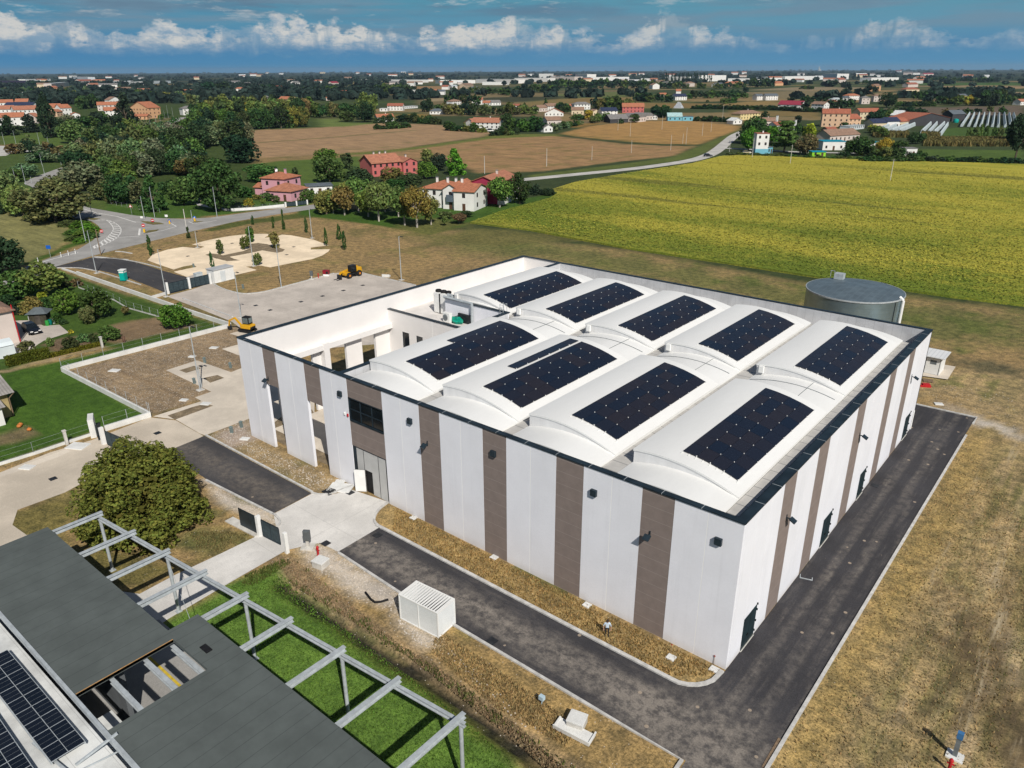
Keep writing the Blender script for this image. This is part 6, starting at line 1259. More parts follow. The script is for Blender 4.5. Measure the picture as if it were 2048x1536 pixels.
# --- the white farmhouse with barn
wf = empty('white_farmhouse', (0, 0, 0), 'white two storey farmhouse with terracotta roofs and a crimson barn wing behind', 'house')
wf.location = at('R', 1080, 575); dv = at('R', 1235, 596)-at('R', 1080, 575); dw = at('R', 1372, 540)-at('R', 1238, 597)
wf.rotation_euler = (0, 0, math.atan2(-dw.x, dw.y)) ; print('farm', dv, dw)
dl = max(7, dw.length)
house_at(wf, 5.0, dl+1, 5.9, 'gy', 'orange', 'white', 1.5, 1, 2, 2, True, 100, ox=0.0, oy=1.5)
house_at(wf, 6.5, dl-1, 5.7, 'gx', 'orange', 'white', 1.6, 1, 0, 2, True, 100, ox=4.2, oy=0)
house_at(wf, 9.0, dl, 5.7, 'h', 'orange', 'white', 1.6, 3, 2, 2, False, 100, ox=-8.0, oy=3.0)
house_at(wf, 9, 18, 6.6, 'gy', 'terra', 'crimson', 1.7, 0, 1, 1, False, 100, ox=4.0, oy=dl+2)
MB().box(13.0, 15.0, dl+2, dl+19, -.2, 2.9).build('lean_to_wall', wallm('white'), wf)
MB().box(1.4, 4.2, 0.6, 1.4, 2.3, 4.3).build('balcony', mat('grey_blue_slats', (0.10, 0.13, 0.16), 0.6, 0.2, 1), wf)
# --- houses of the two hamlets, the town and the plain
H_ = [
 ('N3', (1040, 655), (1320, 660), 11, 4.6, 'gx', 'terra', 'white', 'white house with terracotta roof beside the brown field'),
 ('N3', (965, 640), (1080, 650), 9, 3.4, 'gy', 'terra', 'white', 'lower white wing with terracotta roof left of the field house'),
 ('N3', (75, 580), (245, 575), 8, 3.6, 'gx', 'orange', 'white', 'white house with orange roof behind the dark hedge trees'),
 ('N3', (180, 468), (335, 468), 9, 4.8, 'gx', 'brick', 'white', 'bright white house with low dark red roof and terrace'),
 ('N3', (100, 475), (180, 475), 9, 2.6, 'f', 'white', 'white', 'low white flat roofed terrace wing left of the bright white house'),
 ('N3', (340, 450), (490, 440), 8, 2.0, 'f', 'white', 'white', 'long low white wall building right of the bright white house'),
 ('N3', (612, 505), (750, 505), 9, 3.0, 'h', 'slate', 'white', 'white bungalow with blue grey roof among the hedges'),
 ('N3', (840, 415), (935, 410), 9, 4.5, 'h', 'brown', 'white', 'white house with brown hipped roof behind dark trees'),
 ('N3', (1045, 405), (1150, 405), 9, 5.5, 'gx', 'orange', 'white', 'white house with orange roof, left one of the back hamlet'),
 ('N3', (1155, 430), (1228, 430), 8, 4.5, 'gx', 'orange', 'white', 'small white house with orange roof in the back hamlet'),
 ('N3', (1200, 415), (1340, 412), 9, 3.4, 'gx', 'grey', 'white', 'white house with grey roof in the back hamlet'),
 ('N3', (1470, 440), (1530, 440), 6, 2.6, 'gx', 'brick', 'white', 'tiny white hut with red roof at the field edge'),
 ('N3', (1710, 480), (1815, 475), 9, 3.8, 'gx', 'brown', 'rose', 'long house with brown roof by the thin fir'),
 ('N3', (1820, 470), (1935, 465), 9, 4.6, 'gx', 'brown', 'white', 'white house with brown roof, right of the long one'),
 ('N3', (1790, 525), (1980, 525), 8, 3.0, 'gy', 'orange', 'white', 'white gabled house with pale orange roof before the brown roofs'),
 ('N3', (1780, 690), (1870, 685), 10, 3.2, 'gy', 'grey', 'white', 'white barn with grey roof at the edge of the tan field'),
 ('N3', (1815, 620), (1960, 615), 9, 3.8, 'gx', 'brown', 'rose', 'old barn with brownish roof behind the grey roofed barn'),
 ('N3', (600, 305), (680, 305), 10, 6, 'gx', 'orange', 'white', 'white house with orange roof before the dark orchard, left block'),
 ('N3', (690, 305), (762, 305), 10, 5.6, 'gx', 'slate', 'white', 'white house with dark roof before the dark orchard, right block'),
 ('N3', (735, 252), (800, 252), 12, 6, 'gx', 'brick', 'white', 'far white house with red roof left of the pale blue one'),
 ('N3', (838, 248), (895, 247), 12, 6, 'gx', 'pale', 'white', 'far white house with pale grey roof'),
 ('N3', (380, 215), (450, 215), 14, 8, 'gx', 'brown', 'white', 'far white block left of the white factory halls'),
 ('N3', (410, 280), (470, 278), 10, 4, 'f', 'white', 'white', 'far low white building behind the orchard'),
 ('N3', (975, 245), (1060, 240), 14, 8, 'gx', 'brown', 'tan', 'far brownish house before the factory halls'),
 ('N3', (1060, 260), (1120, 258), 12, 4, 'gx', 'slate', 'white', 'far low house with dark roof before the factory halls'),
 ('N4', (250, 458), (412, 455), 9, 5.5, 'h', 'grey', 'white', 'white house with grey hipped roof in the middle hamlet'),
 ('N4', (220, 508), (345, 508), 9, 4.2, 'gx', 'brown', 'cream', 'house with brown tiled roof behind the yellow tree'),
 ('N4', (440, 520), (508, 518), 8, 4.0, 'gy', 'brown', 'cream', 'small gabled house right of the yellow tree'),
 ('N4', (530, 525), (690, 522), 10, 4.6, 'gx', 'solar', 'white', 'house with dark blue solar roof beside the red roof'),
 ('N4', (740, 490), (960, 490), 12, 5.6, 'gx', 'orange', 'red', 'large house with bright orange red roof in the middle hamlet'),
 ('N4', (200, 455), (250, 455), 7, 3.6, 'gx', 'orange', 'white', 'small house with orange roof left of the grey hipped one'),
 ('N4', (615, 595), (800, 590), 12, 3.0, 'gx', 'grey', 'dark', 'long dark open barn with grey roof above the ochre field'),
 ('N4', (905, 585), (980, 578), 14, 3.4, 'arc', 'grey', 'rose', 'arched barn with pale front, left one of two'),
 ('N4', (985, 565), (1050, 560), 14, 3.2, 'arc', 'grey', 'rose', 'arched barn with pale front, right one of two'),
 ('N4', (1050, 560), (1098, 560), 7, 2.8, 'gy', 'grey', 'white', 'small white shed right of the arched barns'),
 ('N4', (1205, 572), (1350, 572), 10, 3.4, 'gx', 'lightblue', 'blue', 'turquoise shed with pale roof above the ochre field, long one'),
 ('N4', (1355, 572), (1465, 572), 8, 3.2, 'f', 'slate', 'blue', 'turquoise shed with dark flat roof beside the long one'),
 ('N4', (1130, 340), (1205, 338), 10, 4.5, 'gx', 'orange', 'white', 'far white house with orange roof in the tree clump'),
 ('N4', (1282, 362), (1400, 360), 12, 5.0, 'gx', 'solar', 'white', 'far white house with dark blue roof in the tree clump'),
 ('N4', (1290, 300), (1340, 300), 12, 5.0, 'gx', 'orange', 'white', 'far orange roof behind the white house of the tree clump'),
 ('N4', (1050, 247), (1120, 246), 14, 8, 'gy', 'brown', 'white', 'far house with white gable before the dark wood'),
 ('N4', (700, 212), (750, 212), 14, 8, 'h', 'brown', 'rose', 'far house alone inside the dark wood'),
 ('N4', (1175, 215), (1260, 212), 14, 7, 'h', 'grey', 'rose', 'far pale house right of the dark wood'),
 ('N4', (1420, 222), (1480, 220), 14, 8, 'h', 'brown', 'rose', 'far brownish villa below the poplars'),
 ('N4', (1700, 225), (1780, 222), 12, 6, 'gx', 'slate', 'grey', 'far grey house below the white halls'),
 ('N4', (1845, 218), (1900, 215), 14, 8, 'h', 'orange', 'orange', 'far orange house below the white halls, left one'),
 ('N4', (1915, 218), (1975, 215), 14, 8, 'h', 'orange', 'orange', 'far orange house below the white halls, right one'),
 ('N5', (342, 452), (425, 450), 9, 5.5, 'gx', 'slate', 'white', 'white house with dark roof alone in the fields, left half'),
 ('N5', (455, 452), (610, 450), 9, 5.8, 'gx', 'slate', 'white', 'white house with dark roof alone in the fields, right half'),
 ('N5', (610, 560), (905, 568), 14, 4.4, 'gx', 'crimson', 'white', 'crimson roofed barn with white gable behind the long hedge'),
 ('N5', (1035, 568), (1195, 575), 9, 5.4, 'gx', 'brown', 'white', 'white house with brown roof right of the crimson barn'),
 ('N5', (1220, 545), (1380, 530), 9, 4.6, 'gx', 'orange', 'white', 'white house with orange red roof next to the brown roofed one'),
 ('N5', (1308, 492), (1440, 490), 9, 4.4, 'h', 'pale', 'white', 'pale grey roofed house in the right hamlet'),
 ('N5', (1440, 470), (1530, 470), 9, 5.0, 'h', 'slate', 'grey', 'dark grey roofed house in the right hamlet'),
 ('N5', (1520, 450), (1650, 445), 10, 5.6, 'h', 'orange', 'white', 'white house with red hipped roof in the right hamlet'),
 ('N5', (1680, 500), (1785, 500), 10, 7.0, 'h', 'grey', 'rose', 'two storey villa with grey hipped roof in the right hamlet'),
 ('N5', (1835, 470), (1925, 470), 10, 7.0, 'h', 'brown', 'rose', 'two storey brick villa beside the big dark tree'),
 ('N5', (1855, 335), (1925, 330), 12, 9, 'gx', 'brown', 'orange', 'far orange brown house by the round dark tree'),
 ('N5', (1165, 790), (1515, 795), 11, 9.2, 'gx', 'rust', 'ochre', 'big three storey ochre farmhouse with long tiled roof'),
 ('N5', (1510, 790), (1665, 785), 11, 5.4, 'gx', 'rust', 'ochre', 'lower tiled barn joined to the ochre farmhouse'),
 ('N5', (1655, 700), (1920, 695), 10, 6.0, 'gx', 'rust', 'cream', 'cream house with long tiled roof behind the ochre farmhouse'),
 ('N5', (1530, 838), (1715, 815), 7, 2.4, 'f', 'pale', 'pale', 'pale flat greenhouse roof before the ochre farmhouse'),
 ('N6', (108, 818), (280, 812), 9, 4.0, 'gx', 'solar', 'cream', 'cream shed with blue solar roof, left half'),
 ('N6', (285, 805), (450, 800), 9, 4.4, 'gx', 'solar', 'white', 'white shed with blue solar roof, right half'),
 ('N6', (440, 800), (560, 790), 8, 4.0, 'gx', 'rust', 'cream', 'small shed with tiled roof joined to the solar sheds'),
 ('N6', (555, 790), (1090, 760), 20, 4.6, 'gy', 'rust', 'dark', 'wide dark open barn with red and grey roof', 4.0),
 ('N6', (1120, 725), (1280, 720), 10, 5.6, 'gx', 'slate', 'dark', 'small dark shed with grey roof beside the net rows'),
 ('N6', (440, 710), (550, 700), 7, 4.0, 'gy', 'white', 'white', 'small white gable behind the round trees'),
 ('N5', (1275, 985), (1650, 960), 11, 3.4, 'gx', 'brown', 'rose', 'long low house with brown tiled roof behind the kiosks'),
 ('N5', (1265, 915), (1380, 910), 8, 3.2, 'gx', 'brick', 'tan', 'small brick house left of the long low one'),
 ('N5', (320, 1137), (480, 1137), 6, 9.5, 'f', 'brick', 'white', 'tall white tower house with red top edge'),
 ('N5', (480, 1137), (540, 1130), 5, 3.0, 'f', 'slate', 'blue', 'low bluish lean-to right of the white tower'),
 ('N5', (1180, 1090), (1465, 1090), 9, 4.2, 'f', 'teal', 'white', 'white kiosk building with turquoise roof edge'),
 ('N5', (1045, 1182), (1220, 1182), 5, 2.4, 'f', 'teal', 'lime', 'lime green hut with turquoise roof'),
 ('N5', (1740, 1085), (1885, 1090), 7, 3.6, 'f', 'teal', 'white', 'white kiosk with turquoise roof, right of the big dark trees'),
 ('N6', (500, 1165), (670, 1165), 6, 3.4, 'f', 'grey', 'white', 'small white kiosk with pale roof at the field edge'),
 ('N5', (130, 705), (385, 690), 10, 4.8, 'h', 'brown', 'yellow', 'yellowish house with flat brown roof behind the lime tree'),
 ('N5', (370, 790), (580, 790), 8, 4.0, 'gx', 'brown', 'rose', 'house with brown tiles behind the green tree'),
 ('N5', (585, 840), (680, 835), 7, 3.6, 'gx', 'brick', 'white', 'small house with red roof beside the white chimney'),
 ('N5', (40, 760), (150, 755), 7, 2.6, 'gy', 'white', 'white', 'white tent roofed shed at the lane end'),
 ('N6', (530, 375), (700, 372), 12, 7.5, 'h', 'brick', 'cream', 'two storey cream villa before the pale stubble field'),
 ('N6', (900, 352), (1040, 350), 14, 2.0, 'arc', 'grey', 'dark', 'dark curved barn at the stubble field'),
 ('N6', (1235, 432), (1315, 430), 8, 4.0, 'gx', 'slate', 'yellow', 'small yellow house with dark roof by the stubble field'),
 ('N6', (560, 285), (690, 282), 14, 6, 'gx', 'brick', 'rose', 'far house with dark red roof above the cream villa'),
 ('N6', (685, 195), (790, 190), 16, 8, 'gx', 'terra', 'rose', 'far house with pale terracotta roof at the right'),
 ('N6', (2000, 515), (2080, 512), 9, 4, 'gx', 'terra', 'white', 'white house with pale roof at the right edge'),
 ('N1', (455, 520), (640, 515), 12, 7.5, 'gx', 'orange', 'ochre', 'long town house with big red orange roof behind the cypress'),
 ('N1', (640, 520), (745, 515), 12, 7.0, 'gx', 'orange', 'white', 'white town house with orange roof joined to the long one'),
 ('N1', (745, 585), (835, 582), 10, 6.0, 'gy', 'orange', 'white', 'white gabled town house above the willow'),
 ('N1', (500, 530), (590, 530), 9, 4.5, 'gy', 'orange', 'ochre', 'small town house with orange gable by the cypress'),
 ('N1', (-150, 620), (60, 620), 12, 6.0, 'gx', 'orange', 'white', 'town house with red roof at the left edge, lower row'),
 ('N1', (70, 625), (260, 620), 12, 6.5, 'gx', 'orange', 'white', 'town house with red roof between the two dark trees'),
 ('N1', (375, 600), (432, 595), 10, 5.5, 'gx', 'terra', 'rose', 'town house with pale red roof left of the cypress'),
 ('N1', (-100, 530), (150, 525), 12, 6.5, 'gx', 'terra', 'white', 'town house with terracotta roof and solar tiles, left edge, middle row'),
 ('N1', (160, 535), (420, 525), 12, 6.5, 'gx', 'terra', 'white', 'long town house with terracotta roof in the middle row'),
 ('N1', (-60, 455), (150, 450), 12, 7, 'gx', 'orange', 'white', 'white town house with orange roof, left edge, upper row'),
 ('N1', (165, 430), (295, 428), 12, 6, 'gx', 'orange', 'white', 'white town house with orange roof in the upper row'),
 ('N1', (60, 470), (340, 470), 10, 6.0, 'gx', 'solar', 'white', 'white town house with dark solar roof in the upper row'),
 ('N1', (420, 400), (530, 398), 12, 6, 'gx', 'terra', 'rose', 'pale town house with terracotta roof above the cypress'),
 ('N1', (105, 335), (350, 330), 16, 8, 'f', 'white', 'pale', 'long white flat roofed block behind the town'),
 ('N1', (125, 370), (300, 365), 12, 7, 'h', 'brick', 'rose', 'town house with dark red hipped roof before the white block'),
 ('N1', (1345, 545), (1530, 550), 14, 9, 'gy', 'orange', 'orange', 'big orange apartment house with red roofs beside the town road'),
 ('N1', (1540, 548), (1640, 540), 10, 8, 'gx', 'orange', 'rose', 'balconied wing of red roofed flats beside the orange house'),
 ('N1', (1375, 560), (1510, 560), 6, 3.0, 'gx', 'orange', 'orange', 'low red roofed annex in front of the orange apartment house'),
 ('N1', (1080, 525), (1250, 520), 11, 5, 'gx', 'orange', 'white', 'town house with orange roof and solar strip by the tall fir'),
 ('N1', (1005, 470), (1240, 465), 11, 6, 'gx', 'orange', 'rose', 'town house with wide red roof behind the solar strip'),
 ('N1', (1130, 420), (1250, 415), 10, 7, 'gy', 'brown', 'white', 'white gabled house with brown roof by the tall fir'),
 ('N1', (1880, 515), (2012, 510), 10, 6, 'h', 'grey', 'white', 'white house with grey hipped roof at the end of the town road'),
 ('N1', (1680, 315), (1985, 312), 14, 6, 'gx', 'orange', 'yellow', 'long yellow house with orange roof above the wood'),
 ('N1', (535, 238), (710, 215), 18, 11, 'f', 'pale', 'rose', 'far pinkish apartment block'),
 ('N1', (755, 160), (905, 165), 30, 17, 'f', 'white', 'pale', 'far tall pale industrial block'),
 ('N1', (710, 130), (750, 130), 30, 14, 'f', 'grey', 'white', 'far white tower block left of the industrial block'),
 ('N1', (-150, 215), (275, 208), 40, 14, 'f', 'purple', 'purple', 'far dark violet factory hall at the left edge'),
 ('N1', (260, 165), (520, 160), 40, 8, 'f', 'white', 'white', 'far long white factory hall right of the violet one'),
 ('N1', (1505, 192), (1750, 185), 30, 8, 'f', 'pale', 'pale', 'far grey white factory hall on the left plain'),
 ('N1', (1160, 195), (1420, 205), 30, 9, 'f', 'white', 'white', 'far white warehouse row on the left plain'),
 ('N1', (820, 192), (960, 188), 20, 9, 'gx', 'brick', 'rose', 'far brick roofed block under the industrial block'),
 ('N1', (940, 235), (1030, 232), 14, 8, 'gx', 'terra', 'rose', 'far house with pale roof among the town trees'),
 ('N1', (1225, 280), (1370, 275), 14, 6, 'gx', 'brown', 'rose', 'far brown roofed house in the grey trees'),
 ('N1', (1400, 300), (1520, 300), 12, 7, 'gx', 'terra', 'white', 'far white house with red roof in the grey trees'),
 ('N1', (540, 265), (600, 263), 12, 7, 'gx', 'orange', 'orange', 'far small bright orange roof in the dark trees'),
 ('N2', (478, 292), (590, 290), 11, 8.5, 'h', 'orange', 'white', 'tall white villa with red hipped roof above the yellow wood'),
 ('N2', (525, 312), (640, 310), 11, 5, 'gx', 'orange', 'white', 'house with orange roof right below the tall white villa'),
 ('N2', (640, 315), (790, 318), 11, 5, 'gx', 'brown', 'white', 'house with brown roof right of the white villa'),
 ('N2', (665, 375), (830, 372), 11, 5, 'h', 'grey', 'white', 'white house with grey roofs above the yellow wood'),
 ('N2', (915, 398), (1050, 400), 11, 6.0, 'gx', 'orange', 'yellow', 'yellow house with orange roof at the wood edge'),
 ('N2', (862, 275), (975, 270), 12, 8, 'gx', 'brick', 'rose', 'house with reddish roof behind the dark round trees'),
 ('N2', (1540, 325), (1665, 322), 11, 6.5, 'gx', 'brick', 'yellow', 'pale yellow house with red roof on the plain'),
 ('N2', (1395, 365), (1462, 365), 9, 4, 'gx', 'orange', 'rose', 'small orange roof beside the tall trees'),
 ('N2', (1000, 328), (1290, 325), 8, 3, 'f', 'white', 'white', 'long low white greenhouse above the wood'),
 ('N2', (415, 205), (525, 203), 16, 8, 'gx', 'grey', 'white', 'far white houses in the dark belt'),
 ('N2', (1075, 215), (1130, 213), 14, 9, 'gx', 'grey', 'white', 'far white house above the greenhouse'),
 ('N2', (1455, 215), (1525, 213), 14, 8, 'gx', 'crimson', 'rose', 'far house with crimson roof'),
 ('N2', (1775, 175), (1850, 173), 20, 9, 'f', 'white', 'white', 'far white warehouse before the long halls'),
 ('N2', (1110, 295), (1150, 293), 10, 6, 'gx', 'brick', 'orange', 'small far orange house'),
 ('N3', (130, 178), (530, 180), 40, 9, 'f', 'pale', 'white', 'very long white factory hall on the plain, leftmost of the row'),
 ('N3', (720, 192), (1080, 188), 50, 10, 'f', 'white', 'white', 'white factory hall of the long row, second'),
 ('N3', (1085, 185), (1470, 190), 50, 12, 'f', 'pale', 'white', 'white factory hall of the long row, third'),
 ('N3', (1480, 170), (1820, 172), 50, 12, 'f', 'white', 'white', 'white factory hall of the long row, fourth'),
 ('N3', (1730, 140), (1850, 140), 40, 22, 'f', 'pale', 'white', 'tall white block behind the factory row'),
 ('N3', (1150, 205), (1400, 205), 30, 8, 'f', 'white', 'white', 'low white hall in front of the factory row'),
 ('N4', (0, 158), (250, 160), 50, 14, 'f', 'pale', 'rose', 'greyish factory block with scaffolding look'),
 ('N4', (258, 152), (378, 155), 40, 22, 'f', 'white', 'white', 'tall cube shaped white factory hall'),
 ('N4', (420, 165), (810, 160), 50, 13, 'f', 'white', 'white', 'long white factory hall right of the cube'),
 ('N4', (930, 165), (1060, 165), 40, 9, 'f', 'pale', 'white', 'far pale hall left of the poplars'),
 ('N4', (1180, 158), (1430, 160), 50, 13, 'f', 'white', 'white', 'white hall behind the poplar row'),
 ('N4', (1525, 168), (1800, 165), 50, 19, 'f', 'white', 'white', 'big white hall right of the poplar row'),
 ('N4', (1820, 168), (2040, 168), 50, 9, 'f', 'white', 'white', 'low white hall at the end of the poplar row'),
 ('N5', (455, 195), (690, 192), 50, 11, 'f', 'white', 'white', 'long white hall on the right plain, left part'),
 ('N5', (700, 195), (1080, 188), 50, 13, 'f', 'white', 'white', 'long white hall on the right plain, right part'),
 ('N5', (1165, 178), (1365, 182), 50, 20, 'f', 'white', 'white', 'single tall white hall on the right plain'),
 ('N5', (320, 225), (410, 222), 30, 9, 'f', 'white', 'white', 'small white hall left of the long ones'),
 ('N6', (88, 212), (440, 205), 40, 11, 'f', 'white', 'white', 'long white factory at the right plain with two levels'),
 ('N6', (120, 155), (270, 155), 40, 10, 'f', 'white', 'white', 'white hall behind the two level factory'),
 ('N5', (1395, 230), (1480, 228), 20, 9, 'gx', 'brick', 'rose', 'far house with dark red roof beside the round dark tree'),
 ('N5', (570, 265), (680, 263), 16, 6, 'gx', 'orange', 'orange', 'far farmhouse with bright orange roof in the fields'),
 ('N6', (765, 140), (890, 138), 20, 10, 'gx', 'crimson', 'rose', 'far long crimson roof on the right plain'),
]
for r in H_:
    v, a, b_, D, h, kind, roof, wall, label = r[:9]
    pA = at(v, *a); dd_ = dist(pA); lo = label.lower()
    cat = 'factory' if ('factory' in lo or 'hall' in lo or 'industrial' in lo or 'warehouse' in lo) else 'barn' if 'barn' in lo else 'kiosk' if 'kiosk' in lo else 'shed' if ('shed' in lo or 'hut' in lo) else 'house'
    nm = {'factory': 'factory_building', 'barn': 'barn', 'kiosk': 'kiosk', 'shed': 'shed', 'house': 'house'}[cat]
    if v == 'S': continue
    hr_ = house(v, a, b_, D, h, kind, roof, wall, label, cat, name=nm, rh=r[9] if len(r) > 9 else None, win=0 if (cat in ('factory',) or wall == 'dark' or 'curved' in lo) else None, chim=0 if cat != 'house' or dd_ > 700 else 1, door=dd_ < 500)
    if 'tower house' in label:
        MB().box(-0.06, (at(v, *b_)-pA).length+0.06, -0.06, 6.06, -0.1, 2.3).build('base_band', wallm('blue'), hr_)
# details of single buildings
tw = bpy.data.objects.new('chimney_tower', None); link(tw); tw.location = at('N5', 590, 800); tag(tw, 'slim white chimney standing beside the red roofed house', 'chimney'); MB().box(-.6, .6, -.6, .6, 0, 8).build('shaft', M_whitep, tw); MB().box(-.7, .7, -.7, .7, 8, 8.2).build('chimney_cap', M_grey, tw)
tw = bpy.data.objects.new('chimney_tower', None); link(tw); tw.location = at('N5', 822, 880); tag(tw, 'slim white chimney right of the cedar', 'chimney'); MB().box(-.5, .5, -.5, .5, 0, 8.5).build('shaft', M_whitep, tw); MB().box(-.6, .6, -.6, .6, 8.5, 8.7).build('chimney_cap', M_grey, tw)
b = MB(); p_ = at('N4', 1315, 442)
b.add([(-8, -5, 0), (8, -5, 0), (8, 6, 0), (-8, 6, 0), (-2, 0, 11), (3, 1, 10)], [(0, 1, 5, 4), (1, 2, 5), (2, 3, 4, 5), (3, 0, 4)]); o = b.build('tent', ribbed('silver_tarp', (0.42, 0.44, 0.46), 0, 2.5, 0.4, 0.5, col2=(0.12, 0.13, 0.14), duty=0.3)); o.location = p_; o.scale = (0.6, 0.6, 0.6); tag(o, 'silver striped tent like pyramid in the fields', 'tent')
tk = MB().lathe([(0, 0), (1.8, 0), (2.0, 1.0), (1.8, 2.6), (0, 3.0)], 20).build('water_tank', M_teal); tk.location = at('N6', 1172, 738); tag(tk, 'teal round tank in front of the dark shed', 'tank')
ch = empty('church_tower', tuple(at('N5', 1138, 72)), 'tiny white church tower on the horizon', 'tower'); ch.scale = (1.6, 1.6, 1.6); ch.location.z = 0; MB().box(-5, 5, -5, 5, 0, 42).build('shaft', wallm('white'), ch); MB().add([(-5.5, -5.5, 42), (5.5, -5.5, 42), (5.5, 5.5, 42), (-5.5, 5.5, 42), (0, 0, 58)], [(0, 1, 4), (1, 2, 4), (2, 3, 4), (3, 0, 4)]).build('spire', roofm('white', 0), ch); MB().box(-18, 18, 5, 30, 0, 18).build('nave', wallm('white'), ch)
# house corner of the left edge: old shed with corrugated roof and white tent
gd = (at('C', 1690, 52)-at('C', 457, 372)).normalized(); gz_ = math.atan2(gd.y, gd.x)
q0 = at('S', 178, 1318); gh = empty('house', tuple(q0-gd*11.2), 'pale house with brown tiled roof at the left edge by the black car', 'house', rz=gz_)
house_at(gh, 12, 9, height_at(q0, 'S', 70, 905), 'h', 'brown', 'rose', 1.7, 0, 0, 2, False, 100)
MB().tube((12.1, -0.1, 0), (12.1, -0.1, 6), 0.08).build('downpipe', M_red, gh)
q0 = at('T', 195, 1010); oh = height_at(q0, 'T', 120, 640); osd = empty('old_shed', tuple(q0), 'old yellowish shed with grey corrugated roof at the left edge of the lawn', 'shed', rz=gz_)
M_corrg = ribbed('old_corrugated', (0.30, 0.28, 0.26), 0, 0.35, 0.45, 0.85, var=0.25, duty=0.4)
MB().box(-12, 0, 0, 7, -.2, oh).build('wall', mat('yellowish_render', (0.42, 0.33, 0.16), 0.9, 0.2, 0.6), osd)
MB().add([(-12, -0.7, oh-.1), (0.7, -0.7, oh-.1), (0.7, 4, oh+1.2), (-12, 4, oh+1.2), (0.7, 8, oh-.1), (-12, 8, oh-.1)], [(0, 1, 2, 3), (3, 2, 4, 5)]).build('roof', M_corrg, osd)
MB().add([(-12, -2.6, 2.3), (-1.0, -2.6, 2.3), (-1.0, 0, 3.0), (-12, 0, 3.0)], [(0, 1, 2, 3)]).build('lean_to_roof', M_corrg, osd)
MB().box(-12, -1.4, -2.2, -0.02, 0, 2.2).build('lean_to_wall', wallm('white'), osd); MB().tube((0.6, -0.6, oh-.15), (0.1, -0.08, oh-.9), 0.07).tube((0.1, -0.08, oh-.9), (0.1, -0.08, 0), 0.07).build('downpipe', M_wood, osd)
wt = empty('white_tent', tuple(at('S', 215, 1475)), 'white garden tent with rounded roof at the left edge', 'tent', rz=gz_)
pr = [(0, 0), (0, 1.7), (0.4, 2.2), (1.4, 2.5), (2.4, 2.2), (2.8, 1.7), (2.8, 0)]
MB().add([(x, y, z) for x in (-7, 0) for y, z in pr], [(i, i+1, 8+i, 7+i) for i in range(6)]+[tuple(range(6, -1, -1)), tuple(range(7, 14))]).build('tarp', mat('white_tarp', (0.62, 0.68, 0.70), 0.5, 0.06, 0.6), wt)
MB().box(0.0, 0.03, 0, 2.8, 1.65, 1.72).box(-7, 0, -0.03, 0, 1.65, 1.72).build('frame_edge', M_grey, wt)
# ================================================================== TREES
def leaf_mesh(name, seed, n, shape='r', clumps=34, ls=0.055, cr=(0.13, 0.2), hole=0.0):
    """a crown of small leaf faces in a unit box: radius 0.5, height 0..1"""
    r = np.random.default_rng(seed); C_ = []
    while len(C_) < clumps:
        p = r.normal(size=3); p /= np.linalg.norm(p); f = r.uniform(0.35, 0.86)**0.6
        if shape == 'c':                       # cone / cypress
            z = r.uniform(0.03, 0.97); rad = 0.46*min(1.0, (1-z)*1.35+0.06)*(0.55 if z < 0.06 else 1.0); a = r.uniform(0, 6.283); q = r.uniform(0.3, 0.85); C_.append((rad*q*math.cos(a), rad*q*math.sin(a), z)); continue
        if shape == 'p':                       # column
            z = r.uniform(0.06, 0.97); rad = 0.42*math.sin(min(1, (1-z)*1.6+0.15)*math.pi/2)*min(1, z*3+.45); a = r.uniform(0, 6.283); q = r.uniform(0.3, 0.85); C_.append((rad*q*math.cos(a), rad*q*math.sin(a), z)); continue
        if shape == 'k':                       # cedar, flat tiers
            t = r.integers(1, 7); z = 0.12+t*0.135; rad = 0.48*(1-z*0.82); a = r.uniform(0, 6.283); q = r.uniform(0.15, 0.95); C_.append((rad*q*math.cos(a), rad*q*math.sin(a), z-0.05*q)); continue
        z = p[2]*f*0.43+0.5
        if shape == 's': z = max(0.05, p[2]*f*0.5+0.42)
        if shape == 'd': z = abs(p[2])*f*0.86+0.04
        if shape == 'o': z = 0.62+p[2]*f*0.33
        k = 0.43 if shape != 'o' else 0.42
        C_.append((p[0]*f*k, p[1]*f*k, z))
    C_ = np.array(C_); per = n//clumps; V = []; 
    for c in C_:
        rc = r.uniform(*cr); q = r.normal(size=(per, 3)); q /= np.linalg.norm(q, axis=1)[:, None]
        sq = np.array([1, 1, 0.35 if shape == 'k' else (1.0 if shape not in 'cp' else 1.2)])
        pos = c+q*(rc*r.uniform(0.55, 1.0, (per, 1))**0.6)*sq
        nrm = q*0.8+r.normal(size=(per, 3))*0.55+np.array([0, 0, 0.25]); nrm /= np.linalg.norm(nrm, axis=1)[:, None]
        a = np.cross(nrm, r.normal(size=(per, 3))); a /= np.linalg.norm(a, axis=1)[:, None]; b = np.cross(nrm, a)
        s = ls*r.uniform(0.6, 1.3, (per, 1))
        V.append(np.stack([pos-a*s, pos-b*s*0.7+nrm*s*0.15, pos+a*s, pos+b*s*0.7+nrm*s*0.15], 1))
    V = np.concatenate(V).reshape(-1, 3); V[:, 2] = np.maximum(V[:, 2], 0.004)
    m = len(V)//4; me = bpy.data.meshes.new(name); me.vertices.add(len(V)); me.vertices.foreach_set('co', V.astype(np.float32).ravel())
    me.loops.add(m*4); me.loops.foreach_set('vertex_index', np.arange(m*4, dtype=np.int32)); me.polygons.add(m); me.polygons.foreach_set('loop_start', np.arange(0, m*4, 4, dtype=np.int32))
    me.update(calc_edges=True); me.materials.append(M_leaf); return me
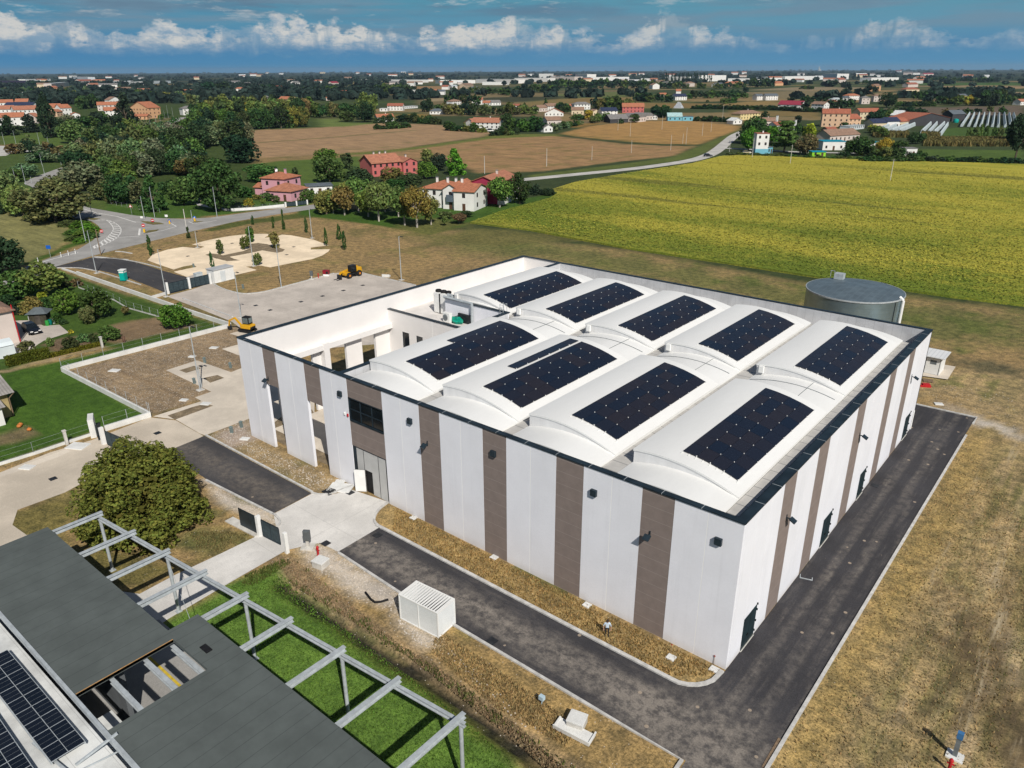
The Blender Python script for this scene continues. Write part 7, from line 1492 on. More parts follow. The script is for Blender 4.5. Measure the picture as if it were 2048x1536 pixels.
def trunk_mesh(h0, r=0.035, limbs=5, seed=1, m=None, name='trunk'):
    q = random.Random(seed); b = MB(); b.tube((0, 0, -0.02), (0, 0, h0), r, r*0.75, 7)
    for i in range(limbs):
        a = i*2.4+q.random(); l = 0.22+0.1*q.random(); z = h0*(0.75+0.25*q.random()); e = (l*math.cos(a), l*math.sin(a), z+0.28+0.1*q.random())
        b.tube((0, 0, z), e, r*0.6, r*0.25, 5)
    b.tube((0, 0, h0), (0.02, 0.02, min(0.9, h0+0.4)), r*0.75, r*0.2, 6)
    return b.mesh(name, m or M_bark)
CR = {}; TRK = {'n': trunk_mesh(0.3), 'p': trunk_mesh(0.42, 0.03, 6, 3, M_barkp), 's': trunk_mesh(0.12, 0.03, 3, 2)}
def crown(shape, lod, k):
    key = (shape, lod, k)
    if key not in CR:
        n, cl, ls = {0: (5200, 60, 0.030), 1: (1900, 40, 0.045), 2: (600, 26, 0.075), 3: (160, 14, 0.13)}[lod]
        cr = {0: (0.09, 0.16), 1: (0.11, 0.17), 2: (0.13, 0.19), 3: (0.16, 0.22)}[lod]
        if shape in 'cp': cr = (cr[0]*0.75, cr[1]*0.75)
        CR[key] = leaf_mesh('crown', hash(key) % 1000 if False else (ord(shape)*31+lod*7+k*101), n, shape, cl, ls, cr)
    return CR[key]
TC = {'dk': (0.0546, 0.0994, 0.0365), 'md': (0.0972, 0.1589, 0.0455), 'ol': (0.1488, 0.1987, 0.0637), 'gy': (0.1594, 0.2318, 0.1184), 'yl': (0.3491, 0.3478, 0.0455), 'br': (0.1594, 0.1524, 0.0683), 'lt': (0.1138, 0.2401, 0.0379), 'bl': (0.0333, 0.0662, 0.0365), 'au': (0.2125, 0.2285, 0.0683)}
CN = {'dk': 'dark green', 'md': 'mid green', 'ol': 'olive', 'gy': 'silvery grey green', 'yl': 'yellow', 'br': 'brownish', 'lt': 'light green', 'bl': 'very dark', 'au': 'autumn tinged'}
SN = {'r': 'round', 'c': 'conical', 'p': 'columnar', 's': 'bushy', 'o': 'open crowned', 'k': 'tiered cedar', 'd': 'low domed'}
TREES = []
def tree_at(p, w, h, shape, col, place, group, label=None, name=None):
    TREES.append([Vector(p), w, h, shape, col, place, group, label, name])
def T(v, x, yb, wpx, yt, shape, col, place, group=None, label=None, name=None):
    p = at(v, x, yb); h = max(0.6, min(28.0, height_at(p, v, x, yt))); d = math.sqrt(dist(p)**2+CAM[2]**2); s = VIEW[v][2]
    tree_at(p, wpx/s*d/FPX*(0.92 if v == 'S' else 1.12), h*1.04, shape, col, place, group or 'trees '+place, label, name)
def belt(v, pts, n, wr, hr, cols, shapes, place, depth=0.0, name=None):
    P_ = [at(v, *q) for q in pts]; L = [0]
    for a, b in zip(P_[:-1], P_[1:]): L.append(L[-1]+(b-a).length)
    for i in range(n):
        s = L[-1]*(i+rnd.uniform(0.1, 0.9))/n; k = max(j for j in range(len(L)) if L[j] <= s); k = min(k, len(P_)-2); t = (s-L[k])/max(1e-6, L[k+1]-L[k])
        p = P_[k].lerp(P_[k+1], t); away = Vector((p.x-CAM[0], p.y-CAM[1], 0)).normalized(); p = p+away*rnd.uniform(0, depth)
        tree_at(p, rnd.uniform(*wr)*1.12, rnd.uniform(*hr), rnd.choice(shapes), rnd.choice(cols), place, 'trees '+place, None, name)
# --- garden on the left
T('S', 40, 430, 560, -60, 'r', 'bl', '', label='huge very dark tree at the left edge above the garden', group='garden trees')
T('S', 215, 755, 520, 400, 'r', 'md', '', label='broad tree with visible trunk beside the tiled house corner', group='garden trees')
T('S', 600, 720, 520, 310, 'o', 'au', '', label='loose brownish green tree at the back of the garden', group='garden trees')
T('S', 345, 560, 260, 330, 'd', 'ol', '', label='dense olive shrub behind the loose brownish tree', group='garden trees')
T('S', 870, 955, 350, 640, 'r', 'lt', '', label='bright green round tree in the middle of the garden', group='garden trees')
T('S', 1260, 1000, 400, 590, 'r', 'dk', '', label='dark conifer like tree at the right of the garden lawn', group='garden trees')
T('S', 1140, 1075, 210, 830, 'r', 'ol', '', label='small grey green tree in front of the dark garden conifer', group='garden trees')
T('S', 430, 930, 330, 700, 'd', 'au', '', label='yellowish green shrub behind the garden shed', group='garden trees')
T('S', 545, 740, 130, 650, 's', 'yl', '', label='small yellow shrub above the yellowish one', group='garden trees')
T('S', 590, 900, 150, 720, 's', 'dk', '', label='dark shrub right behind the shed roof', group='garden trees')
T('S', 740, 1060, 140, 920, 's', 'dk', '', label='dark shrub right of the garden shed', group='garden trees')
T('S', 820, 1075, 110, 1010, 's', 'dk', '', label='small dark shrub by the yard fence', group='garden trees')
T('S', 1400, 1270, 330, 1070, 'd', 'md', '', label='wide low shrub beside the ploughed bed', group='garden trees')
T('S', 910, 1405, 260, 1215, 'd', 'dk', '', label='round dark bush in the vegetable garden', group='garden trees')
T('S', 1065, 1300, 180, 1180, 'd', 'gy', '', label='lavender grey bush in the vegetable garden', group='garden trees')
T('S', 1205, 1330, 130, 1180, 's', 'dk', '', label='dark shrub right of the lavender bush', group='garden trees')
T('S', 905, 1195, 80, 1145, 'd', 'yl', '', label='small yellow flower cushion at the yard edge', group='garden trees')
T('S', 650, 1360, 120, 1240, 's', 'ol', '', label='olive shrub with bean poles', group='garden trees')
T('S', 370, 1480, 200, 1300, 'o', 'br', '', label='small leafless looking brown shrub by the white tent', group='garden trees')
T('S', 1610, 970, 110, 855, 'o', 'br', '', label='tiny reddish sapling on the garden lawn', group='garden trees')
T('S', 985, 590, 150, 480, 'd', 'br', '', label='reddish bush at the garden wall', group='garden trees')
T('S', 820, 600, 200, 430, 's', 'dk', '', label='dark shrub right behind the loose brownish tree', group='garden trees')
T('S', 215, 960, 120, 830, 's', 'bl', '', label='very dark shrub in the shade beside the tiled house', group='garden trees')
T('S', 100, 870, 220, 690, 's', 'bl', '', label='very dark hedge shrub behind the tiled roof', group='garden trees')
T('A', 1385, 1085, 220, 885, 'r', 'lt', '', label='small green tree at the long white wall by the ploughed bed', group='garden trees')
# --- by the junction
T('P', 720, 730, 720, 150, 'r', 'ol', '', label='big olive green tree above the meadow at the junction', group='junction trees')
T('P', 300, 650, 330, 250, 'r', 'au', '', label='yellow green tree left of the big olive tree', group='junction trees')
T('P', 70, 610, 260, 400, 'd', 'bl', '', label='dark low thicket left of the yellow green tree', group='junction trees')
T('P', 60, 430, 330, 60, 'r', 'gy', '', label='silvery willow at the left edge by the west road', group='junction trees')
T('P', -60, 470, 300, 300, 'd', 'dk', '', label='dark shrub below the silvery willow', group='junction trees')
T('P', 330, 160, 260, -30, 'r', 'gy', '', label='round silvery willow beside the lamp posts', group='junction trees')
T('P', 215, 215, 200, 30, 'r', 'md', '', label='round green willow left of the silvery one', group='junction trees')
T('P', 640, 690, 380, 590, 'd', 'md', '', label='bramble mound at the foot of the big olive tree', group='junction trees')
T('P', 420, 670, 220, 600, 'd', 'ol', '', label='pale bramble strip at the meadow edge', group='junction trees')
for i, (x, y, w_, yt, c) in enumerate([(880, 780, 220, 690, 'md'), (1040, 790, 250, 700, 'lt'), (1150, 850, 220, 740, 'lt'), (950, 880, 200, 810, 'md'), (1080, 900, 240, 810, 'lt'), (1180, 930, 160, 850, 'md'), (930, 960, 160, 900, 'md'), (1010, 990, 150, 930, 'lt')]):
    T('P', x, y, w_, yt, 'd', c, 'in the green bank inside the junction curve', name='bramble_bush')
T('P', 1070, 330, 420, -70, 'r', 'gy', '', label='silver green tree at the corner of the dark wood', group='wood trees')
T('P', 1000, 120, 340, -200, 'r', 'bl', '', label='very dark big tree at the left of the wood', group='wood trees')
T('P', 1330, 440, 300, 190, 'r', 'br', '', label='brownish tree at the front edge of the wood', group='wood trees')
T('P', 1600, 490, 380, 90, 'r', 'dk', '', label='dark green broad tree at the front edge of the wood', group='wood trees')
T('P', 1570, 260, 330, 30, 'r', 'ol', '', label='olive tree behind the broad dark one of the wood', group='wood trees')
T('P', 1800, 490, 260, 200, 'r', 'br', '', label='brown tinged tree between dark ones at the wood edge', group='wood trees')
T('P', 1960, 590, 330, 170, 'c', 'dk', '', label='dark tree with broad foot behind the tall lamp post', group='wood trees')
T('P', 1480, 480, 200, 260, 'd', 'br', '', label='low brown thicket at the wood edge', group='wood trees')
T('Q', 390, 460, 300, 140, 'r', 'md', '', label='egg shaped green tree on the lawn by the junction', group='wood trees')
T('Q', 240, 375, 120, 180, 'r', 'dk', '', label='small dark tree left of the egg shaped one', group='wood trees')
T('Q', 155, 345, 110, 200, 'o', 'dk', '', label='thin small tree at the lawn, leftmost', group='wood trees')
T('Q', 400, 215, 140, 120, 's', 'dk', '', label='dark shrub behind the egg shaped tree', group='wood trees')
T('Q', 800, 520, 520, -60, 'r', 'dk', '', label='huge dark green tree on the lawn left of the pink house', group='wood trees')
T('Q', 1280, 190, 360, -20, 'r', 'md', '', label='dark tree behind the pink house roof', group='house trees')
T('Q', 1665, 200, 110, 50, 'p', 'dk', '', label='small dark cypress right of the pink house roof', group='house trees')
T('Q', 1130, 480, 100, 370, 's', 'yl', '', label='yellow green shrub on the front lawn of the pink house', group='house trees')
T('Q', 1100, 370, 170, 230, 's', 'dk', '', label='dark shrub at the left wall of the pink house', group='house trees')
T('Q', 1325, 410, 130, 310, 'r', 'md', '', label='round shrub at the front door of the pink house', group='house trees')
T('Q', 1430, 425, 100, 345, 'r', 'md', '', label='small round shrub at the corner of the pink house', group='house trees')
T('Q', 1215, 390, 90, 330, 's', 'au', '', label='small reddish shrub below the pink wall', group='house trees')
T('Q', 1290, 460, 60, 385, 'o', 'au', '', label='thin yellowish sapling on the front lawn of the pink house', group='house trees')
T('Q', 1795, 430, 190, 270, 'r', 'md', '', label='small bright tree right of the pink house by the gate', group='house trees')
T('Q', 2010, 560, 240, 300, 'r', 'au', '', label='loose orchard tree nearest the pink house annex', group='orchard trees')
# --- wood behind the junction
belt('N1', [(860, 1020), (1100, 980), (1400, 960), (1750, 900), (2048, 860)], 22, (10, 15), (11, 16), ['bl', 'dk', 'dk', 'md', 'gy', 'ol'], 'r', 'in the dark wood behind the junction', 14)
belt('N1', [(900, 900), (1300, 880), (1800, 800), (2300, 800), (2550, 830)], 24, (10, 15), (11, 16), ['bl', 'dk', 'md', 'gy', 'gy', 'ol'], 'r', 'in the middle of the grey green wood', 22)
belt('P', [(1150, 330), (1500, 250), (1900, 150), (2300, 130), (2600, 180)], 18, (8, 12), (8, 12), ['dk', 'md', 'gy', 'ol', 'dk', 'br'], 'r', 'in the mixed wood before the lawn', 10)
belt('P', [(1000, 60), (1500, 100), (2000, 60), (2600, 60)], 18, (10, 14), (10, 15), ['dk', 'md', 'gy', 'ol', 'bl'], 'r', 'in the heart of the junction wood', 12)
T('N2', 530, 1000, 340, 700, 'r', 'bl', '', label='large very dark round tree at the right end of the wood', group='wood trees')
T('N2', 200, 830, 260, 620, 'r', 'gy', '', label='whitish green poplar top at the back of the wood', group='wood trees')
T('N1', 1000, 890, 330, 690, 'r', 'gy', '', label='silvery leafless looking tree in the wood', group='wood trees')
# --- left green and town
T('N1', 530, 745, 200, 330, 'c', 'bl', '', label='tall dark cypress in front of the town', group='town trees')
T('N1', 460, 640, 110, 380, 'p', 'bl', '', label='slim dark cypress left of the tall one', group='town trees')
T('N1', 1300, 620, 220, 310, 'c', 'bl', '', label='tall dark fir beside the orange apartment house', group='town trees')
T('N1', 300, 820, 120, 710, 'd', 'br', '', label='reddish round bush on the green', group='town trees')
T('N1', 740, 800, 240, 560, 'r', 'ol', '', label='round olive tree on the green', group='town trees')
T('N1', 600, 690, 180, 540, 'r', 'dk', '', label='dark tree behind the round olive tree', group='town trees')
T('N1', 690, 640, 160, 500, 'r', 'gy', '', label='willow green tree before the white gable', group='town trees')
T('N1', 110, 720, 180, 535, 'c', 'bl', '', label='dark round tree on the green, left', group='town trees')
T('N1', 320, 690, 190, 520, 'c', 'bl', '', label='dark round tree on the green, right', group='town trees')
T('N1', 10, 720, 130, 560, 'c', 'bl', '', label='dark tree cut by the left picture edge', group='town trees')
belt('N1', [(850, 680), (1050, 640), (1250, 640)], 7, (9, 13), (9, 13), ['bl', 'dk', 'md'], 'r', 'in the dark grove below the town', 12)
belt('N1', [(800, 460), (900, 450), (1000, 430)], 5, (10, 14), (12, 17), ['bl', 'dk'], 'r', 'above the white gables of the town', 10)
belt('N1', [(620, 350), (900, 350), (1300, 350), (1700, 360), (2040, 400)], 22, (10, 16), (9, 14), ['dk', 'md', 'ol', 'gy', 'br', 'au'], 'r', 'in the mixed belt behind the town', 30)
belt('N1', [(0, 320), (300, 290), (600, 330), (900, 300)], 14, (10, 16), (9, 15), ['bl', 'dk', 'dk', 'gy'], 'r', 'behind the upper town row', 30)
belt('N1', [(280, 220), (520, 220)], 7, (14, 18), (13, 19), ['bl'], 'r', 'dark clump before the pinkish block', 10)
belt('N1', [(0, 380), (350, 385), (600, 380)], 6, (6, 9), (5, 8), ['dk', 'md'], 'r', 'between the town roofs', 12)
belt('N1', [(40, 930), (250, 900), (470, 930), (650, 960)], 8, (6, 8), (5, 8), ['dk', 'br', 'gy', 'bl'], ['r', 'c'], 'in the row along the west road', 6)
belt('N1', [(260, 1010), (420, 1000), (620, 1000)], 4, (6, 8), (4, 6), ['gy', 'gy', 'dk'], 'r', 'silvery willows along the west road', 3)
belt('N1', [(1440, 620), (1560, 590), (1660, 560), (1740, 520)], 5, (4, 6), (3, 5), ['md', 'dk'], 'r', 'along the left side of the town road', 3)
# --- yellow wood
belt('N2', [(30, 680), (300, 660), (600, 665), (900, 650), (1200, 635)], 20, (10, 14), (12, 17), ['bl', 'dk', 'md', 'dk', 'au'], 'r', 'at the wood edge above the tan field', 6)
belt('N2', [(60, 560), (400, 540), (800, 540), (1150, 520)], 20, (11, 15), (13, 17), ['md', 'ol', 'au', 'dk', 'ol', 'yl', 'md'], 'r', 'in the yellowish wood above the tan field', 20)
belt('N2', [(0, 420), (350, 420), (700, 430), (1000, 440), (1300, 480)], 15, (10, 15), (9, 14), ['ol', 'au', 'md', 'ol', 'dk'], 'r', 'at the back of the yellowish wood', 30)
belt('N2', [(1220, 540), (1550, 540), (1700, 545)], 9, (9, 13), (9, 14), ['dk', 'md', 'ol', 'br'], 'r', 'in the grove above the green strip', 18)
T('N2', 1790, 585, 170, 370, 'r', 'bl', '', label='tall very dark tree at the right end of the grove', group='grove trees')
T('N2', 1830, 560, 220, 260, 'r', 'ol', '', label='tall olive tree behind the very dark one', group='grove trees')
T('N2', 1610, 580, 160, 460, 'r', 'md', '', label='round green tree at the strip end', group='grove trees')
T('N2', 1330, 320, 60, 255, 'c', 'yl', '', label='yellow conical tree before the white greenhouse end', group='grove trees')
T('N2', 205, 300, 120, 165, 'r', 'bl', '', label='tall dark tree left of the white villa, first', group='grove trees')
T('N2', 350, 300, 140, 175, 'r', 'bl', '', label='tall dark tree left of the white villa, second', group='grove trees')
belt('N2', [(760, 280), (860, 280)], 3, (12, 15), (14, 18), ['bl'], 'r', 'dark clump right of the white villa', 8)
belt('N2', [(1180, 300), (1500, 290), (1900, 290), (2300, 280)], 18, (12, 18), (10, 15), ['bl', 'dk', 'dk', 'md'], 'r', 'in the dark belt behind the greenhouse', 60)
belt('N2', [(1000, 270), (1100, 270)], 3, (10, 14), (9, 12), ['dk', 'md'], 'r', 'left of the far crimson roof', 10)
# --- central hamlet
T('N2', 1385, 1010, 240, 850, 'r', 'md', '', label='round green tree behind the red farmhouse, left upper', group='farm trees')
T('R', 90, 330, 260, 100, 'r', 'md', '', label='large round green tree left of the red farmhouse', group='farm trees')
T('R', 245, 210, 110, 75, 'r', 'dk', '', label='dark oval tree between the green tree and the red roof', group='farm trees')
T('R', 340, 330, 260, 180, 'd', 'dk', '', label='dark shrubbery before the red farmhouse, left', group='farm trees')
T('R', 520, 265, 90, 140, 'r', 'bl', '', label='dark small tree against the red wall', group='farm trees')
T('R', 650, 330, 200, 190, 's', 'br', '', label='reddish brown bush before the red farmhouse', group='farm trees')
T('R', 800, 350, 240, 235, 'd', 'dk', '', label='dark shrubbery before the red farmhouse, right', group='farm trees')
T('R', 670, 400, 170, 290, 's', 'dk', '', label='dark green shrub behind the orchard', group='farm trees')
T('R', 950, 180, 130, 35, 'r', 'au', '', label='round autumn tree at the tan field, leftmost of three', group='farm trees')
T('R', 1055, 230, 150, 65, 'r', 'bl', '', label='very dark round tree at the tan field, middle of three', group='farm trees')
T('R', 1200, 265, 220, 55, 'c', 'lt', '', label='bright green conical tree at the tan field, right of three', group='farm trees')
T('R', 950, 300, 180, 135, 'r', 'lt', '', label='light green willow right of the red farmhouse', group='farm trees')
T('R', 1600, 555, 250, 290, 'o', 'ol', '', label='birch like tree with pale trunk right of the white farmhouse', group='farm trees')
T('R', 1780, 525, 190, 250, 'r', 'dk', '', label='dark tree right of the birch', group='farm trees')
T('R', 1920, 440, 140, 345, 'd', 'bl', '', label='dark hedge end at the soy field corner, left', group='farm trees')
T('R', 2030, 445, 140, 375, 'd', 'bl', '', label='dark hedge end at the soy field corner, right', group='farm trees')
for i, (x, y, w_, yt, c) in enumerate([(60, 600, 200, 410, 'au'), (150, 560, 190, 390, 'ol'), (220, 625, 190, 370, 'au'), (345, 600, 240, 300, 'ol'), (250, 580, 190, 340, 'au'), (430, 640, 210, 400, 'au'), (525, 680, 240, 340, 'ol'), (580, 600, 200, 350, 'au'), (755, 715, 250, 390, 'ol'), (865, 735, 270, 380, 'au'), (700, 640, 200, 380, 'ol'), (990, 710, 180, 470, 'au'), (120, 610, 170, 420, 'ol')]):
    T('R', x, y, w_, yt, 'o', c, 'in the walnut orchard before the white farmhouse', name='walnut_tree')
for i, (x, y, w_, yt, c) in enumerate([(1120, 660, 130, 590, 'ol'), (1240, 700, 150, 610, 'br'), (1300, 640, 140, 590, 'dk'), (1110, 720, 60, 640, 'ol')]):
    T('R', x, y, w_, yt, 'o', c, 'among the low garden trees below the white farmhouse')
belt('N3', [(20, 600), (250, 585)], 5, (4, 7), (4, 7), ['dk', 'bl'], 'r', 'around the orange roofed field house', 3)
belt('N3', [(60, 660), (200, 655), (420, 640)], 7, (6, 9), (4, 6), ['dk', 'md', 'dk'], 'd', 'in the hedge strip inside the tan field', 2)
belt('N3', [(290, 580), (560, 600), (720, 610)], 9, (7, 10), (5, 8), ['bl', 'dk', 'ol', 'dk'], ['r', 'd'], 'in the hedge left of the terracotta house', 6)
belt('N3', [(770, 670), (900, 680), (1150, 690)], 10, (5, 8), (4, 7), ['dk', 'md', 'bl', 'ol'], ['r', 'd'], 'in the hedge before the terracotta house', 3)
belt('N3', [(1230, 730), (1400, 720), (1520, 715)], 6, (4, 7), (3, 6), ['bl', 'dk', 'md'], ['r', 'd'], 'at the corner of the brown field', 3)
belt('N3', [(1380, 660), (1600, 690), (1800, 690)], 9, (7, 11), (6, 12), ['bl', 'dk', 'md', 'dk'], 'r', 'before the grey roofed barn', 12)
belt('N3', [(700, 500), (950, 520), (1200, 520), (1500, 520), (1700, 510)], 22, (8, 12), (7, 12), ['dk', 'md', 'ol', 'au', 'bl', 'br'], 'r', 'in the green middle of the central hamlet', 25)
belt('N3', [(560, 480), (610, 480)], 2, (9, 11), (11, 14), ['bl'], 'r', 'dark pair left of the blue grey bungalow', 3)
belt('N3', [(760, 410), (1130, 410)], 5, (9, 12), (11, 14), ['bl', 'dk'], 'r', 'tall dark ones in the back hamlet', 8)
T('N3', 1797, 430, 50, 345, 'c', 'dk', '', label='thin fir standing alone at the field edge', group='hamlet trees')
belt('N3', [(1930, 470), (2048, 470)], 3, (8, 10), (6, 9), ['bl', 'dk'], 'r', 'beside the long brown roofed houses', 5)
belt('N3', [(50, 290), (330, 285)], 8, (13, 18), (12, 18), ['dk', 'bl', 'md'], 'r', 'in the clump left of the orchard', 30)
belt('N3', [(780, 300), (1120, 290), (1500, 320)], 12, (9, 14), (7, 13), ['dk', 'bl', 'md'], 'r', 'along the field track behind the orchard', 12)
belt('N3', [(1500, 280), (1700, 280), (1900, 290)], 10, (12, 18), (10, 17), ['dk', 'bl', 'md'], 'r', 'in the wood left of the dark long wood', 60)
belt('N4', [(0, 235), (300, 240), (650, 240), (1000, 240)], 30, (14, 20), (14, 22), ['bl', 'bl', 'dk', 'md'], 'r', 'in the long dark wood before the factories', 50)
belt('N4', [(1000, 230), (1300, 250), (1700, 250), (2000, 240)], 22, (12, 18), (9, 16), ['bl', 'dk', 'md', 'ol'], 'r', 'in the grove below the poplars', 50)
belt('N4', [(1150, 175), (1660, 180)], 26, (5, 7), (20, 28), ['bl'], 'p', 'in the row of tall poplars', 3, 'poplar_tree')
belt('N4', [(870, 370), (1050, 380), (1250, 380)], 10, (10, 14), (7, 13), ['bl', 'dk', 'md'], 'r', 'in the clump left of the silver tent', 12)
belt('N4', [(1380, 350), (1750, 340), (1950, 345)], 10, (10, 14), (7, 13), ['bl', 'dk', 'md'], 'r', 'in the clump right of the silver tent', 15)
T('N4', 978, 290, 45, 240, 'r', 'bl', '', label='single dark round tree at the far track, right', group='field trees')
T('N4', 925, 290, 30, 255, 'r', 'bl', '', label='single small dark tree at the far track, left', group='field trees')
T('N4', 535, 285, 30, 240, 'p', 'dk', '', label='slim lone tree in the far green field', group='field trees')
T('N4', 45, 290, 60, 235, 'r', 'bl', '', label='dark pair of trees at the left of the far track', group='field trees')
T('N4', 1610, 388, 30, 358, 'r', 'dk', '', label='small lone bush in the far brown field', group='field trees')
T('N4', 2005, 278, 55, 228, 'r', 'bl', '', label='lone dark round tree at the field corner', group='field trees')
T('N4', 260, 330, 16, 318, 's', 'bl', '', label='tiny lone bush at the dark orchard end', group='field trees')
belt('N4', [(20, 680), (200, 640), (310, 610)], 8, (5, 8), (4, 7), ['bl', 'dk', 'md', 'gy'], ['r', 'd'], 'in the hedge above the tan field', 3)
belt('N4', [(110, 470), (180, 500)], 3, (8, 10), (7, 9), ['bl', 'dk'], 'r', 'left of the grey hipped house', 5)
belt('N4', [(230, 560), (330, 560)], 3, (8, 10), (5, 7), ['dk', 'md'], 'd', 'below the brown tiled house', 3)
T('N4', 390, 560, 95, 455, 'r', 'yl', '', label='yellow green tree in the middle hamlet', group='hamlet trees')
belt('N4', [(430, 600), (600, 560)], 4, (7, 9), (5, 8), ['gy', 'ol', 'dk'], 'r', 'left of the dark open barn', 3)
belt('N4', [(420, 455), (600, 460), (700, 470), (850, 470)], 9, (10, 14), (10, 16), ['bl', 'dk', 'ol'], 'r', 'tall ones behind the middle hamlet', 15)
T('N4', 865, 590, 100, 495, 'r', 'dk', '', label='dark green tree before the arched barns', group='hamlet trees')
T('N4', 725, 600, 60, 540, 'd', 'dk', '', label='dark bush before the open grey barn', group='hamlet trees')
T('N4', 865, 480, 55, 385, 'c', 'bl', '', label='dark conical tree before the orange red roof', group='hamlet trees')
T('N4', 795, 485, 70, 420, 'c', 'bl', '', label='dark tree left of the conical one at the orange roof', group='hamlet trees')
belt('N4', [(1060, 530), (1200, 545)], 6, (8, 11), (8, 12), ['bl', 'dk'], 'r', 'left of the turquoise sheds', 8)
belt('N4', [(1480, 575), (1700, 580), (1880, 590)], 14, (5, 8), (3.5, 5), ['bl', 'dk'], 'd', 'in the dark hedge right of the turquoise sheds', 2)
belt('N4', [(1490, 450), (1700, 450), (2048, 460)], 20, (8, 11), (4, 5.5), ['bl', 'dk'], 'd', 'in the long hedge line in the fields', 1.5)
belt('N5', [(0, 570), (300, 570), (600, 575), (900, 600), (1150, 605)], 22, (8, 11), (4, 5.5), ['bl', 'dk'], 'd', 'in the long hedge below the crimson barn', 1.5)
belt('N4', [(1760, 400), (1900, 390)], 5, (7, 9), (5, 8), ['dk', 'md'], 'r', 'in the short row in the brown field', 3)
# --- right hamlet
T('N5', 275, 1010, 330, 640, 'r', 'dk', '', label='big dark green tree at the lane corner', group='hamlet trees')
T('N5', 235, 1090, 220, 790, 'r', 'lt', '', label='bright green lime tree in front of the big dark tree', group='hamlet trees')
T('N5', 520, 1010, 260, 760, 'r', 'lt', '', label='light green tree between dark ones behind the white tower', group='hamlet trees')
T('N5', 690, 1120, 400, 720, 'k', 'md', '', label='wide tiered cedar beside the white tower', group='hamlet trees')
T('N5', 960, 1150, 260, 880, 'r', 'br', '', label='brownish tree right of the cedar', group='hamlet trees')
T('N5', 1000, 980, 150, 750, 'r', 'yl', '', label='yellow tree behind the brownish one', group='hamlet trees')
T('N5', 880, 900, 130, 740, 'r', 'dk', '', label='dark tree behind the white chimney', group='hamlet trees')
T('N5', 440, 690, 110, 580, 'c', 'bl', '', label='dark conical tree right of the flat brown roof', group='hamlet trees')
T('N5', 865, 740, 90, 640, 'r', 'bl', '', label='dark round tree by the leaning post', group='hamlet trees')
T('N5', 970, 590, 110, 455, 'r', 'bl', '', label='round dark tree at the crimson barn gable', group='hamlet trees')
T('N5', 1460, 800, 110, 720, 'd', 'dk', '', label='dark bush before the ochre farmhouse door', group='hamlet trees')
T('N5', 1640, 1160, 300, 900, 'r', 'dk', '', label='big dark tree between the turquoise kiosks', group='hamlet trees')
T('N5', 1455, 1190, 150, 1060, 'd', 'bl', '', label='dark round shrub before the turquoise kiosk', group='hamlet trees')
T('N5', 1960, 1130, 200, 930, 'r', 'yl', '', label='yellow green tree right of the turquoise kiosks', group='hamlet trees')
T('N5', 1210, 960, 120, 850, 's', 'dk', '', label='dark shrub left of the long low house', group='hamlet trees')
T('N5', 1690, 690, 110, 570, 'r', 'md', '', label='green tree left of the cream house', group='hamlet trees')
T('N5', 1825, 700, 130, 580, 'r', 'bl', '', label='dark tree before the cream house', group='hamlet trees')
T('N5', 2000, 545, 200, 350, 'r', 'bl', '', label='big dark tree right of the brick villa', group='hamlet trees')
T('N5', 1790, 380, 150, 260, 'r', 'bl', '', label='round dark tree left of the far orange brown house', group='hamlet trees')
T('N5', 205, 345, 70, 285, 'r', 'bl', '', label='small round dark tree alone in the pale fields', group='field trees')
T('N5', 1320, 280, 110, 190, 'r', 'bl', '', label='round dark tree before the white halls', group='field trees')
belt('N5', [(1050, 960), (1250, 900), (1600, 900)], 5, (5, 7), (3, 5), ['dk', 'md', 'ol'], 'r', 'behind the kiosks', 6)
belt('N5', [(1220, 550), (1330, 560), (1480, 560), (1600, 560)], 8, (8, 11), (7, 11), ['bl', 'dk'], 'r', 'between the villas of the right hamlet', 10)
belt('N5', [(1430, 390), (1540, 385)], 3, (11, 14), (9, 12), ['bl'], 'c', 'left of the red hipped roof', 5)
belt('N5', [(760, 480), (900, 480), (1150, 475), (1280, 480)], 6, (8, 11), (6, 9), ['bl', 'dk'], 'r', 'behind the crimson barn', 6)
belt('N5', [(920, 310), (1060, 312)], 4, (10, 14), (7, 9), ['dk', 'md'], 'd', 'in the clump in the far brown field', 5)
belt('N5', [(0, 420), (200, 430)], 5, (10, 13), (8, 12), ['bl', 'dk', 'md'], 'r', 'left of the lone white house', 10)
belt('N5', [(250, 290), (560, 290)], 12, (12, 18), (10, 22), ['bl', 'dk', 'md'], 'r', 'in the grove left of the bright orange farmhouse', 40)
T('N6', 660, 1010, 200, 850, 'r', 'dk', '', label='dark round tree in the maize strip', group='hamlet trees')
T('N6', 440, 1130, 200, 960, 'r', 'dk', '', label='dark tree left of the small white kiosk', group='hamlet trees')
T('N6', 1920, 1255, 260, 640, 'o', 'bl', '', label='tall dark tree at the right edge of the picture', group='hamlet trees')
T('N6', 1990, 1000, 300, 640, 'r', 'bl', '', label='dark crown behind the tall tree at the right edge', group='hamlet trees')
belt('N6', [(560, 1200), (750, 1190)], 3, (4, 6), (3, 4), ['dk', 'ol'], 'd', 'beside the small white kiosk', 2)
belt('N6', [(-60, 1160), (120, 1180), (330, 1190), (480, 1180)], 7, (5, 7), (4, 6), ['dk', 'ol', 'md', 'au'], ['r', 'd'], 'before the turquoise kiosks', 3)
belt('N6', [(0, 1240), (500, 1240), (1000, 1245), (1500, 1255), (2048, 1275)], 34, (5, 7), (2.2, 3.4), ['bl', 'dk', 'md'], 'd', 'in the dark hedge above the soy field', 1.0)
belt('N5', [(0, 1150), (500, 1170), (1000, 1195), (1750, 1220)], 24, (4, 6), (1.2, 2.2), ['dk', 'md', 'ol'], 'd', 'in the low hedge before the white tower', 1.0, 'hedge_bush')
